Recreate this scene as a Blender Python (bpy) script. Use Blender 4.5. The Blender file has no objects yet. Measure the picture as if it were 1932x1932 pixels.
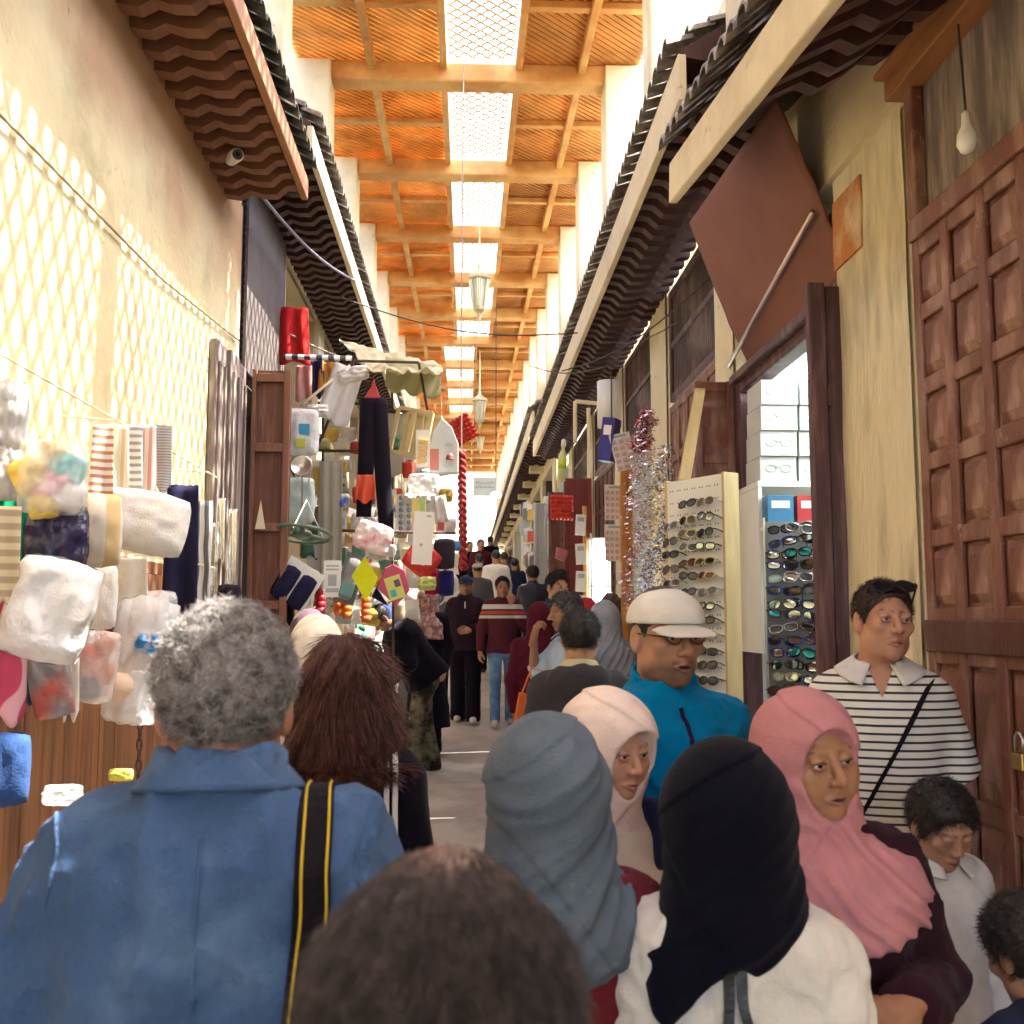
import bpy, math, random
import numpy as np
from mathutils import Vector, Matrix, Euler, noise as mnoise
R = math.radians
sc = bpy.context.scene
C = sc.collection
random.seed(7); rng = np.random.default_rng(7)

# ------------------------------------------------------------------ camera, sky, sun, exposure
CAM_Z, PITCH, YAW = 1.70, R(6.0), R(2.55)
cam_d = bpy.data.cameras.new('camera'); cam = bpy.data.objects.new('camera', cam_d); C.objects.link(cam)
cam.location = (0, 0, CAM_Z); cam.rotation_euler = (R(90) + PITCH, 0, -YAW)
cam_d.sensor_width = 36; cam_d.lens = 36; cam_d.clip_start = 0.05; cam_d.clip_end = 500
cam_d.dof.use_dof = True; cam_d.dof.focus_distance = 6.0; cam_d.dof.aperture_fstop = 8.0
sc.camera = cam
SUN_EL, SUN_AZ = R(62), R(84)          # azimuth measured clockwise from +Y
w = bpy.data.worlds.new('World'); sc.world = w; w.use_nodes = True
nt = w.node_tree; sky = nt.nodes.new('ShaderNodeTexSky'); sky.sky_type = 'NISHITA'; sky.sun_disc = False
sky.sun_elevation = SUN_EL; sky.sun_rotation = SUN_AZ; sky.dust_density = 3.0; sky.air_density = 1.0; sky.ozone_density = 0.3
bg = nt.nodes['Background']; bg.inputs['Strength'].default_value = 0.15
tint = nt.nodes.new('ShaderNodeMix'); tint.data_type = 'RGBA'; tint.blend_type = 'MULTIPLY'; tint.inputs[0].default_value = 1; tint.inputs[7].default_value = (1.0, .97, .95, 1)   # the hazy, warm white balance of the day
nt.links.new(sky.outputs[0], tint.inputs[6]); nt.links.new(tint.outputs[2], bg.inputs[0])
sl = bpy.data.lights.new('sun', 'SUN'); sl.energy = 2.4; sl.angle = R(0.5); sl.color = (1.0, 0.93, 0.80)
sun = bpy.data.objects.new('sun', sl); C.objects.link(sun)
sdir = Vector((math.cos(SUN_EL)*math.sin(SUN_AZ), math.cos(SUN_EL)*math.cos(SUN_AZ), math.sin(SUN_EL)))
sun.rotation_euler = (-sdir).to_track_quat('-Z', 'Y').to_euler(); sun.location = (6, 4, 14)
sc.view_settings.view_transform = 'Standard'; sc.view_settings.look = 'None'
sc.view_settings.gamma = 1; sc.view_settings.exposure = 3.85
cy = sc.cycles; cy.use_denoising = True; cy.max_bounces = 7; cy.diffuse_bounces = 5; cy.glossy_bounces = 3
cy.transmission_bounces = 6; cy.transparent_max_bounces = 8; cy.sample_clamp_indirect = 6.0; cy.caustics_reflective = False; cy.caustics_refractive = False
cy.use_adaptive_sampling = True; cy.adaptive_threshold = 0.02

# ------------------------------------------------------------------ photo ray -> world point at street depth Y
_f = Vector((math.sin(YAW)*math.cos(PITCH), math.cos(YAW)*math.cos(PITCH), math.sin(PITCH)))
_r = Vector((math.cos(YAW), -math.sin(YAW), 0)); _u = _r.cross(_f)
def P(px, py, Y):
    d = _f + _r*((px-966)/1932) + _u*((966-py)/1932)
    return d*(Y/d.y) + Vector((0, 0, CAM_Z))
GY = [-8, 7, 8.5, 10, 12.2, 15.3, 17.6, 20, 30, 48]
GZ = [0, 0, .10, .26, .50, .86, 1.2, 1.5, 2.7, 4.6]
def gz(y): return float(np.interp(y, GY, GZ))

# ------------------------------------------------------------------ things, parts
def tag(o, label=None, cat=None, group=None, kind=None):
    if label: o['label'] = label
    if cat: o['category'] = cat
    if group: o['group'] = group
    if kind: o['kind'] = kind
    return o
def thing(name, label, cat, loc=(0,0,0), rz=0, group=None):
    o = bpy.data.objects.new(name, None); C.objects.link(o); o.empty_display_size = .1
    o.location = loc; o.rotation_euler = (0, 0, rz)
    return tag(o, label, cat, group)
class MB:
    """collects geometry for ONE mesh object"""
    def __init__(s): s.v = []; s.f = []; s.mi = []; s.cur = 0; s.M = None
    def add(s, vs, fs):
        n = len(s.v)
        if s.M is not None: vs = [s.M @ Vector(p) for p in vs]
        s.v += [tuple(p) for p in vs]; s.f += [tuple(i+n for i in f) for f in fs]; s.mi += [s.cur]*len(fs); return s
    def box(s, c, d, rot=None):
        x, y, z = d[0]/2, d[1]/2, d[2]/2
        vs = [Vector((a*x, b*y, e*z)) for e in (-1,1) for b in (-1,1) for a in (-1,1)]
        if rot is not None:
            m = Euler(rot).to_matrix() if not isinstance(rot, Matrix) else rot
            vs = [m @ p for p in vs]
        vs = [p + Vector(c) for p in vs]
        return s.add(vs, [(0,2,3,1),(4,5,7,6),(0,1,5,4),(2,6,7,3),(1,3,7,5),(0,4,6,2)])
    def bb(s, x0, x1, y0, y1, z0, z1): return s.box(((x0+x1)/2,(y0+y1)/2,(z0+z1)/2), (abs(x1-x0),abs(y1-y0),abs(z1-z0)))
    def tube(s, pts, r, n=8, caps=True):
        pts = [Vector(p) for p in pts]; rs = r if hasattr(r, '__len__') else [r]*len(pts)
        vs = []; fs = []; up = None
        for i, p in enumerate(pts):
            t = (pts[min(i+1, len(pts)-1)] - pts[max(i-1, 0)])
            t = t.normalized() if t.length > 1e-9 else Vector((0,0,1))
            if up is None: up = t.orthogonal().normalized()
            up = (up - t*up.dot(t)); up = up.normalized() if up.length > 1e-6 else t.orthogonal().normalized()
            b = t.cross(up)
            for k in range(n):
                a = 2*math.pi*k/n; vs.append(p + (up*math.cos(a) + b*math.sin(a))*rs[i])
        for i in range(len(pts)-1):
            for k in range(n): fs.append((i*n+k, i*n+(k+1)%n, (i+1)*n+(k+1)%n, (i+1)*n+k))
        if caps: fs += [tuple(range(n))[::-1], tuple((len(pts)-1)*n+k for k in range(n))]
        return s.add(vs, fs)
    def lathe(s, prof, n=16, c=(0,0,0), sq=None):
        vs = []; fs = []; c = Vector(c)
        for (r, z) in prof:
            for k in range(n):
                a = 2*math.pi*(k+.5)/n; vs.append(c + Vector((r*math.cos(a), r*math.sin(a), z)))
        for i in range(len(prof)-1):
            for k in range(n): fs.append((i*n+k, i*n+(k+1)%n, (i+1)*n+(k+1)%n, (i+1)*n+k))
        fs += [tuple(range(n))[::-1], tuple((len(prof)-1)*n+k for k in range(n))]
        return s.add(vs, fs)
    def grid(s, fn, nu, nv):
        vs = [fn(i/(nu-1), j/(nv-1)) for j in range(nv) for i in range(nu)]
        return s.add(vs, [(j*nu+i, j*nu+i+1, (j+1)*nu+i+1, (j+1)*nu+i) for j in range(nv-1) for i in range(nu-1)])
    def sheet(s, fn, nu, nv, th):
        """a surface with real thickness th"""
        A = [Vector(fn(i/(nu-1), j/(nv-1))) for j in range(nv) for i in range(nu)]
        N = []
        for j in range(nv):
            for i in range(nu):
                du = A[j*nu+min(i+1,nu-1)] - A[j*nu+max(i-1,0)]; dv = A[min(j+1,nv-1)*nu+i] - A[max(j-1,0)*nu+i]
                q = du.cross(dv); N.append(q.normalized() if q.length > 1e-12 else Vector((0,0,1)))
        n = nu*nv; vs = [a + b*th/2 for a, b in zip(A, N)] + [a - b*th/2 for a, b in zip(A, N)]
        fs = [(j*nu+i, j*nu+i+1, (j+1)*nu+i+1, (j+1)*nu+i) for j in range(nv-1) for i in range(nu-1)]
        fs += [tuple(q+n for q in f[::-1]) for f in fs]
        rim = [i for i in range(nu)] + [j*nu+nu-1 for j in range(1, nv)] + [(nv-1)*nu+i for i in range(nu-2, -1, -1)] + [j*nu for j in range(nv-2, 0, -1)]
        for a, b in zip(rim, rim[1:]+rim[:1]): fs.append((b, a, a+n, b+n))
        return s.add(vs, fs)
    def prism(s, poly, d0, d1, axis='y'):
        """2-D outline extruded along an axis"""
        n = len(poly)
        def pt(a, b, d): return {'y': (a, d, b), 'x': (d, a, b), 'z': (a, b, d)}[axis]
        vs = [pt(a, b, d0) for a, b in poly] + [pt(a, b, d1) for a, b in poly]
        fs = [tuple(range(n)), tuple(range(n, 2*n))[::-1]] + [(i, n+i, n+(i+1)%n, (i+1)%n) for i in range(n)]
        return s.add(vs, fs)
    def build(s, name, mats, parent=None, smooth=False, bevel=0, loc=None, rot=None):
        me = bpy.data.meshes.new(name); me.from_pydata(s.v, [], s.f); me.validate(); me.update()
        for m in (mats if isinstance(mats, (list, tuple)) else [mats]): me.materials.append(m)
        if any(s.mi) and len(me.polygons) == len(s.mi): me.polygons.foreach_set('material_index', s.mi)
        if smooth: me.polygons.foreach_set('use_smooth', [True]*len(me.polygons))
        o = bpy.data.objects.new(name, me); C.objects.link(o)
        if parent: o.parent = parent
        if loc is not None: o.location = loc
        if rot is not None: o.rotation_euler = rot
        if bevel:
            b = o.modifiers.new('bevel', 'BEVEL'); b.width = bevel; b.segments = 2; b.limit_method = 'ANGLE'
        if smooth == 'auto':
            me.polygons.foreach_set('use_smooth', [False]*len(me.polygons))
        return o
def copy_tree(o, parent=None):
    c = o.copy(); C.objects.link(c)
    if parent: c.parent = parent
    for ch in list(o.children): copy_tree(ch, c)
    return c

# ------------------------------------------------------------------ materials
MATS = {}
def mat(name, col, rough=.75, var=.18, scale=6, bump=.15, bscale=60, metal=0, stretch=(1,1,1), col2=None, c2amt=.5, c2scale=2.0, sheen=0,
        transl=0, attr=None, spec=.4, bdist=.01, coat=0, alpha=1):
    if name in MATS: return MATS[name]
    m = bpy.data.materials.new(name); m.use_nodes = True; n = m.node_tree.nodes; L = m.node_tree.links
    b = n['Principled BSDF']; tc = n.new('ShaderNodeTexCoord'); mp = n.new('ShaderNodeMapping'); mp.inputs['Scale'].default_value = stretch
    L.new(tc.outputs['Object'], mp.inputs[0])
    nz = n.new('ShaderNodeTexNoise'); nz.inputs['Scale'].default_value = scale; nz.inputs['Detail'].default_value = 6; nz.inputs['Roughness'].default_value = .65
    L.new(mp.outputs[0], nz.inputs['Vector'])
    rmp = n.new('ShaderNodeMapRange'); rmp.inputs['From Min'].default_value = .25; rmp.inputs['From Max'].default_value = .75
    rmp.inputs['To Min'].default_value = 1-var; rmp.inputs['To Max'].default_value = 1+var; L.new(nz.outputs[0], rmp.inputs['Value'])
    mul = n.new('ShaderNodeMix'); mul.data_type = 'RGBA'; mul.blend_type = 'MULTIPLY'; mul.inputs[0].default_value = 1
    src = None
    if attr:
        a = n.new('ShaderNodeAttribute'); a.attribute_name = attr; src = a.outputs['Color']
    elif col2 is not None:
        n2 = n.new('ShaderNodeTexNoise'); n2.inputs['Scale'].default_value = c2scale; n2.inputs['Detail'].default_value = 7; n2.inputs['Roughness'].default_value = .6
        L.new(mp.outputs[0], n2.inputs['Vector'])
        cr = n.new('ShaderNodeMapRange'); cr.inputs['From Min'].default_value = .62-c2amt*.35; cr.inputs['From Max'].default_value = .75-c2amt*.3; L.new(n2.outputs[0], cr.inputs['Value'])
        mx = n.new('ShaderNodeMix'); mx.data_type = 'RGBA'; L.new(cr.outputs[0], mx.inputs[0])
        mx.inputs[6].default_value = (*col, 1); mx.inputs[7].default_value = (*col2, 1); src = mx.outputs[2]
    if src: L.new(src, mul.inputs[6])
    else: mul.inputs[6].default_value = (*col, 1)
    L.new(rmp.outputs[0], mul.inputs[7]); L.new(mul.outputs[2], b.inputs['Base Color'])
    b.inputs['Roughness'].default_value = rough; b.inputs['Metallic'].default_value = metal; b.inputs['Specular IOR Level'].default_value = spec
    if sheen: b.inputs['Sheen Weight'].default_value = sheen
    if coat: b.inputs['Coat Weight'].default_value = coat
    if bump:
        nb = n.new('ShaderNodeTexNoise'); nb.inputs['Scale'].default_value = bscale; nb.inputs['Detail'].default_value = 4
        L.new(mp.outputs[0], nb.inputs['Vector']); bp = n.new('ShaderNodeBump'); bp.inputs['Strength'].default_value = bump; bp.inputs['Distance'].default_value = bdist
        L.new(nb.outputs[0], bp.inputs['Height']); L.new(bp.outputs[0], b.inputs['Normal'])
    if transl:
        out = n['Material Output']; tr = n.new('ShaderNodeBsdfTranslucent'); ms = n.new('ShaderNodeMixShader'); ms.inputs[0].default_value = transl
        L.new(mul.outputs[2], tr.inputs[0]); L.new(b.outputs[0], ms.inputs[1]); L.new(tr.outputs[0], ms.inputs[2]); L.new(ms.outputs[0], out.inputs[0])
    if alpha < 1: b.inputs['Alpha'].default_value = alpha
    MATS[name] = m; return m
def clear_mat(name, tint=(.9,.92,.95), amt=.35, rough=.2):
    """thin clear plastic film: mostly see-through with glossy crinkles"""
    if name in MATS: return MATS[name]
    m = mat(name, tint, rough, .05, 10, .8, 25, bdist=.02, spec=.6)
    n = m.node_tree.nodes; L = m.node_tree.links
    t = n.new('ShaderNodeBsdfTransparent'); ms = n.new('ShaderNodeMixShader'); ms.inputs[0].default_value = amt
    L.new(t.outputs[0], ms.inputs[1]); L.new(n['Principled BSDF'].outputs[0], ms.inputs[2]); L.new(ms.outputs[0], n['Material Output'].inputs[0])
    return m
def glow(name, col, s):
    if name in MATS: return MATS[name]
    m = bpy.data.materials.new(name); m.use_nodes = True; b = m.node_tree.nodes['Principled BSDF']
    b.inputs['Emission Color'].default_value = (*col, 1); b.inputs['Emission Strength'].default_value = s; b.inputs['Base Color'].default_value = (*col, 1)
    MATS[name] = m; return m
def cloth(name, col, var=.16, bump=.45, **k): return mat('cloth_'+name, col, .92, var, 9, bump, 160, sheen=.05, spec=.06, bdist=.004, **k)
WOOD = mat('brown_wood', (.15,.055,.032), .55, .35, 4, .35, 30, stretch=(6,6,.6), col2=(.24,.12,.08), c2amt=.35, c2scale=3)
WOODD = mat('dark_wood', (.06,.022,.016), .6, .35, 4, .35, 30, stretch=(6,6,.6))
WOODP = mat('plum_wood', (.075,.03,.035), .5, .3, 4, .3, 30, stretch=(6,6,.6), col2=(.16,.09,.09), c2amt=.3)
WOODO = mat('plank_wood', (.22,.095,.035), .6, .4, 3, .3, 30, stretch=(9,9,.5), col2=(.12,.05,.025), c2amt=.5, c2scale=2)
WOODL = mat('pale_wood', (.55,.40,.20), .65, .2, 4, .2, 30, stretch=(5,5,.7))
GREYWOOD = mat('grey_wood', (.17,.13,.12), .8, .35, 4, .5, 25, stretch=(5,5,.7), col2=(.30,.24,.2), c2amt=.5)
PLASTER = mat('plaster', (.62,.535,.31), .9, .10, 3, .45, 22, col2=(.46,.39,.22), c2amt=.25, c2scale=1.6, bdist=.02)
def grime(m, col, sc_, lo, hi):
    n = m.node_tree.nodes; L = m.node_tree.links; tc = n.new('ShaderNodeTexCoord'); mu = n.new('ShaderNodeTexMusgrave') if False else n.new('ShaderNodeTexNoise'); mu.inputs['Scale'].default_value = sc_; mu.inputs['Detail'].default_value = 12; mu.inputs['Roughness'].default_value = .72; mu.inputs['Distortion'].default_value = 1.2; L.new(tc.outputs['Object'], mu.inputs[0])
    r = n.new('ShaderNodeMapRange'); r.inputs['From Min'].default_value = lo; r.inputs['From Max'].default_value = hi; L.new(mu.outputs[0], r.inputs[0]); b = n['Principled BSDF']; old = b.inputs['Base Color'].links[0].from_socket; mx = n.new('ShaderNodeMix'); mx.data_type = 'RGBA'; L.new(r.outputs[0], mx.inputs[0]); L.new(old, mx.inputs[6]); mx.inputs[7].default_value = (*col, 1); L.new(mx.outputs[2], b.inputs['Base Color']); return m
grime(PLASTER, (.30,.24,.16), 5, .62, .70)
PLASTERW = mat('cream_plaster', (.72,.63,.42), .9, .08, 3, .3, 22, col2=(.60,.50,.33), c2amt=.3, c2scale=1.2, bdist=.015)
grime(PLASTERW, (.40,.33,.22), 5, .60, .70)
CEMENT = mat('cement_patch', (.36,.34,.27), .95, .15, 4, .4, 30, bdist=.02)
TILE = mat('green_tile', (.055,.075,.06), .35, .4, 8, .2, 30, col2=(.16,.15,.12), c2amt=.5, c2scale=9)
TILEB = mat('brown_tile', (.13,.10,.08), .5, .4, 8, .3, 30, col2=(.28,.25,.21), c2amt=.55, c2scale=9)
ROOFW = mat('roof_wood', (.66,.40,.15), .65, .22, 3, .2, 40, col2=(.52,.25,.07), c2amt=.5, c2scale=1.2)
ROOFSS = [mat('roof_slat_%d' % i, c, .7, .28, 3, .1, 40, transl=t_+.12, col2=c2, c2amt=.5, c2scale=.8) for i, (c, c2, t_) in enumerate((((.70,.46,.19), (.58,.36,.13), .30), ((.62,.37,.14), (.50,.28,.10), .24), ((.74,.47,.17), (.6,.34,.1), .34), ((.56,.31,.11), (.45,.23,.08), .22)))]  # slat tones per bay: golden lit bays and dimmer ones put into colour
STEEL = mat('steel', (.55,.54,.52), .3, .1, 8, .05, 60, metal=1)
IRON = mat('rusty_iron', (.10,.06,.05), .6, .4, 20, .3, 80, metal=.5)
WHITEP = mat('white_paint', (.78,.77,.72), .5, .06, 5, .1, 40)
WIRE = mat('wire_rubber', (.05,.04,.04), .6, .1, 5, 0)
# ================================================================== SETTING
gm = mat('concrete', (.52,.50,.46), .85, .14, 1.4, .5, 40, col2=(.36,.345,.32), c2amt=.5, c2scale=1.1, bdist=.012)
mb = MB(); ys = sorted(set(list(np.arange(-8, 60, .5))))
mb.grid(lambda u, v: (-6+12*u, -8+68*v, gz(-8+68*v) + .006*mnoise.noise(Vector((u*9, v*60, 0)))), 25, 137)
tag(mb.build('street_ground', gm, smooth=True), kind='structure')

XL, XR = -1.6, 1.6
def zroof(y): return 7.0 + .055*(min(y, 22)-9.4) + .03*(max(y, 22)-22)
# ---- left wall
lw = thing('plaster_wall', 'sunlit ochre plaster wall on the left with red stain below the eave', 'wall', (XL, 2, 0))
def wall_mat():
    m = PLASTER.copy(); m.name = 'stained_plaster'; n = m.node_tree.nodes; L = m.node_tree.links
    tc = n.new('ShaderNodeTexCoord'); sp = n.new('ShaderNodeSeparateXYZ'); L.new(tc.outputs['Object'], sp.inputs[0])
    nz = n.new('ShaderNodeTexNoise'); nz.inputs['Scale'].default_value = 1.3; nz.inputs['Detail'].default_value = 5; L.new(tc.outputs['Object'], nz.inputs[0])
    ad = n.new('ShaderNodeMath'); ad.operation = 'MULTIPLY_ADD'; L.new(nz.outputs[0], ad.inputs[0]); ad.inputs[1].default_value = 1.1; L.new(sp.outputs[2], ad.inputs[2])
    r = n.new('ShaderNodeMapRange'); r.inputs['From Min'].default_value = 4.3; r.inputs['From Max'].default_value = 4.75; r.inputs['To Max'].default_value = .62; L.new(ad.outputs[0], r.inputs[0])
    b = n['Principled BSDF']; old = b.inputs['Base Color'].links[0].from_socket
    mx = n.new('ShaderNodeMix'); mx.data_type = 'RGBA'; L.new(r.outputs[0], mx.inputs[0]); L.new(old, mx.inputs[6]); mx.inputs[7].default_value = (.36,.13,.055,1)
    L.new(mx.outputs[2], b.inputs['Base Color']); return m
mb = MB(); mb.bb(-.35, 0, -10, 5.1, -.2, 4.62); o = mb.build('wall_face', wall_mat(), lw)
mb = MB()   # projecting ledge moulding and plank dado under it
mb.bb(0.003, .02, -3, 5.05, 1.93, 1.99); mb.build('ledge', WOODO, lw)
mb = MB()
for i in range(34):
    y = -2.4 + i*.19; mb.bb(.003, .03+.006*random.random(), y, y+.184, 0, 1.925)
mb.build('plank_panel', WOODO, lw)
mb = MB(); mb.tube([(.02, -3, 3.28), (.02, 0, 3.33), (.02, 1.5, 3.4), (.02, 3.2, 3.45), (.02, 5.0, 3.62)], .006, 6)
tag(mb.build('wall_cable', mat('pale_cable', (.34,.27,.18), .7, .1, 5, 0), loc=(XL, 2, 0)), 'thin brownish cable running along the sunlit left plaster wall', 'cable')

def pier(parent, x0, x1, y0, y1, z0, z1): MB().bb(x0, x1, y0, y1, z0, z1).build('pier', PLASTERW, parent, bevel=.015)
BY = [9.4 + 2.35*k for k in range(-7, 16)]     # beam positions
for side, nm, lab in ((-1, 'left', 'cream upper wall above the left eaves with bright pale piers'), (1, 'right', 'cream upper wall above the right eaves carrying the timber roof')):
    t = thing('upper_wall', lab, 'wall', (side*1.6, 0, 0))
    seg = [(-9, 7.1, 4.62), (7.1, 58, 5.0)] if side < 0 else [(-9, 5.0, 3.64), (5.0, 58, 4.6)]
    mb = MB()
    for i, y in enumerate(BY):
        y0, y1 = y, y + 2.35
        zb = [s[2] for s in seg if s[0] <= y0 + .3 < s[1]][0]
        zt = zroof(y0) - (.80 if side < 0 else 1.15)
        mb.bb(0 if side > 0 else -.3, .3 if side > 0 else 0, y0, y1, zb+.003, zt)
    mb.build('wall_face', PLASTERW, t)
    for y in BY: 
        zb = 5.3 if side < 0 and y < 7 else (5.2 if side < 0 else (4.3 if y < 5 else 4.75))
        if side < 0: pier(t, -.34, .30, y-.16, y+.16, zb, zroof(y)-.02)
        else: pier(t, -.30, .34, y-.16, y+.16, zb, zroof(y)-.02)
# ---- timber roof
rt = thing('timber_roof', 'orange timber roof with diagonal lattice panels and a bright open central strip', 'roof', (0, 0, 0))
SX0, SX1 = -.24, .48
def diag_slats(mb, x0, x1, y0, y1, pitch, wd, th, z0, z1y, sgn):
    """flat slats running diagonally, clipped to the rectangle"""
    c = -(y1-y0) if sgn > 0 else 0; 
    lo = x0 - (y1-y0); hi = x1 + (y1-y0); q = lo
    while q < hi:
        # line x = q + (y-y0)*1  (sgn>0)  or mirrored
        pts = []
        for (yy) in (y0, y1):
            pass
        a0 = max(y0, y0 + (x0-q)); a1 = min(y1, y0 + (x1-q))
        if a1 - a0 > .03:
            xa, xb = q + (a0-y0), q + (a1-y0)
            if sgn < 0: xa, xb = x0+x1-xa, x0+x1-xb
            za, zb = z0 + z1y*(a0-y0), z0 + z1y*(a1-y0)
            d = Vector((xb-xa, a1-a0, 0)).normalized(); nn = Vector((-d.y, d.x, 0))*wd/2
            A, B = Vector((xa, a0, za)), Vector((xb, a1, zb)); h = Vector((0, 0, th))
            mb.add([A-nn, A+nn, B+nn, B-nn, A-nn+h, A+nn+h, B+nn+h, B-nn+h], [(0,1,2,3),(4,7,6,5),(0,4,5,1),(1,5,6,2),(2,6,7,3),(3,7,4,0)])
        q += pitch*math.sqrt(2)
STRIP = mat('weathered_slat', (.55,.44,.30), .75, .15, 4, .1, 40, transl=.2)
for i, y in enumerate(BY):
    z = zroof(y); z2 = zroof(y+2.35); sl_ = (z2-z)/2.35
    if y < 21 or True:
        mb = MB(); mb.bb(-1.68, 1.68, y-.11, y+.11, z-.20, z); mb.build('beam', ROOFW, rt, bevel=.02)
    y0, y1 = y+.11, y+2.24; SX1 = 1.15 if 1 < y < 6 else .48  # unseen near bays opened wider than the strip, to let more sun in
    ops = ((-1.62, SX0-.04, -1), (SX1+.04, 1.62, 1))
    shift = 0 if y < 21 else -.30
    open_strip = y < 30
    for (a, b, sg) in ops:
        if shift: a, b = (a, b+shift) if sg < 0 else (a+shift, b)
        if not open_strip and sg > 0: a = ops[0][1]+shift+.01
        mb = MB(); diag_slats(mb, a, b, y0-.09, y1+.09, .060, .030, .012, z+.016, sl_, 1); diag_slats(mb, a-.03, b+.03, y0-.10, y1+.10, .0551, .0548, .012, z+.036, sl_, 1)
        mb.build('lattice_panel', ROOFSS[(i*2+(sg > 0)*3) % 4], rt)
    for x in ((-.92, 1.08) if y > 6 or y < 1 else (-.92,)):
        mb = MB(); mb.box((x, (y0+y1)/2, (z+z2)/2-.045), (.075, y1-y0, .10), (math.atan(sl_),0,0)); mb.build('rafter', ROOFW, rt, bevel=.01)
    ym = y+1.175
    for (a, b) in ((-1.6, SX0+shift), (SX1+shift, 1.6)):
        mb = MB(); mb.bb(a, b, ym-.04, ym+.04, (z+z2)/2-.06, (z+z2)/2+.005); mb.build('purlin', ROOFW, rt, bevel=.008)
    for x in (SX0, SX1):
        mb = MB(); mb.box((x+shift, (y0+y1)/2, (z+z2)/2-.02), (.07, y1-y0, .09), (math.atan(sl_),0,0)); mb.build('trimmer', ROOFW, rt, bevel=.008)
    if open_strip:
        mb = MB()
        diag_slats(mb, SX0+.05+shift, SX1-.05+shift, y0, y1, .098, .038 if y < 7 else .022, .012, z+.035, sl_, 1)  # thicker slats in the unseen near bays shape the sun pattern below
        diag_slats(mb, SX0+.05+shift, SX1-.05+shift, y0, y1, .098, .038 if y < 7 else .022, .012, z+.052, sl_, -1)
        mb.build('skylight_lattice', STRIP, rt)
# ---- tiled eaves
def eave(side, y0, y1, z, xw, xo, label, tile, fascia, fh, nj_pitch=.19, joist_m=WOODD, sof=WOODD, je=None, hi=0):
    t = thing('tiled_eave', label, 'eave', (0, y0, z)); L_ = y1-y0; s = side
    je = je or L_
    mb = MB(); mb.prism([(s*xw, .06+hi), (s*xo, 0), (s*xo, .03), (s*xw, .10+hi)], 0, je); mb.build('soffit', sof, t)
    mb = MB(); mb.bb(s*xo, s*(xo-.045), 0, L_, -.05, fh); mb.build('fascia', fascia, t, bevel=.008)
    # scalloped bracket joists
    jm = MB(); prof = [(xw, .05), (xw, -.10), (xw-.10, -.115), (xw-.17, -.075), (xw-.25, -.10), (xw-.34, -.10), (xw-.40, -.045), (xo+.01, -.035), (xo+.01, -.002)]
    jm.prism([(s*a, b+hi*(a-xo)/(xw-xo)) for a, b in prof], 0, .085); j0 = jm.build('joist', joist_m, t)
    k = 1; j0.location.y = .03
    while .03+k*nj_pitch < je-.09:
        j = j0.copy(); C.objects.link(j); j.location.y = .03+k*nj_pitch; k += 1
    # half-round tiles: rows of barrels running down towards the street
    mb = MB(); n = int(L_/.145); top, bot = Vector((s*xw, 0, .55+hi)), Vector((s*(xo-.10), 0, fh+.03))
    for i in range(n):
        y = (i+.5)*L_/n
        for row in range(5):
            A = bot.lerp(top, row/5); B = bot.lerp(top, (row+1.25)/5); lift = Vector((0, 0, .02)); jy = random.uniform(-.008, .008); jz = random.uniform(-.006, .008)
            vs = []
            for (Q, rr, dz) in ((A, .072, .03), (B, .058, .0)):
                for q in range(7):
                    a = math.pi*q/6; vs.append(Q + Vector((0, y+jy+rr*math.cos(a), rr*.85*math.sin(a)+dz+jz)))
                for q in range(6, -1, -1):
                    a = math.pi*q/6; vs.append(Q + Vector((0, y+jy+(rr-.014)*math.cos(a), (rr-.014)*.85*math.sin(a)+dz+jz)))
            m_ = 14; mb.add(vs, [(q, (q+1) % m_, m_+(q+1) % m_, m_+q) for q in range(m_)] + [(q, 13-q, 12-q, q+1) for q in range(6)])
    mb.build('roof_tiles', tile, t)
    mb = MB(); mb.prism([(s*xw, .12+hi), (s*(xo-.02), fh-.012), (s*(xo-.02), fh+.03), (s*xw, .55+hi)], .01, L_-.01); mb.build('roof_bed', WOODD, t)
    return t
BROWNF = mat('fascia_brown', (.30,.13,.05), .6, .25, 4, .2, 30, stretch=(4,.6,4))
eave(-1, 1.0, 6.75, 4.58, 1.6, 1.13, 'dark green tiled eave with scalloped joists over the sunlit left wall', TILE, BROWNF, .10, joist_m=mat('joist_brown', (.17,.07,.035), .65, .3, 5, .3, 30), sof=WOODD)
eave(-1, 6.9, 22, 5.0, 1.6, 1.13, 'long left eave beyond the camera with a cream board edge', TILEB, PLASTERW, .14)
eave(-1, 22.2, 46, 5.9, 1.6, 1.15, 'farthest left tiled eave near the end of the street', TILEB, PLASTERW, .14, .4)
eave(1, 1.0, 4.95, 3.20, 1.6, 1.05, 'near right tiled eave with a cream fascia above the near panelled door', TILEB, PLASTERW, .15, joist_m=WOODD, je=2.6, hi=.30).rotation_euler = (R(9.1), 0, 0)
eave(1, 4.955, 16.5, 4.40, 1.6, 1.12, 'long right eave with rounded tiles above the grille windows', TILEB, PLASTERW, .20)
eave(1, 16.7, 46, 4.95, 1.6, 1.12, 'farthest right tiled eave above the small shops', TILEB, PLASTERW, .2, .4)
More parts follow.
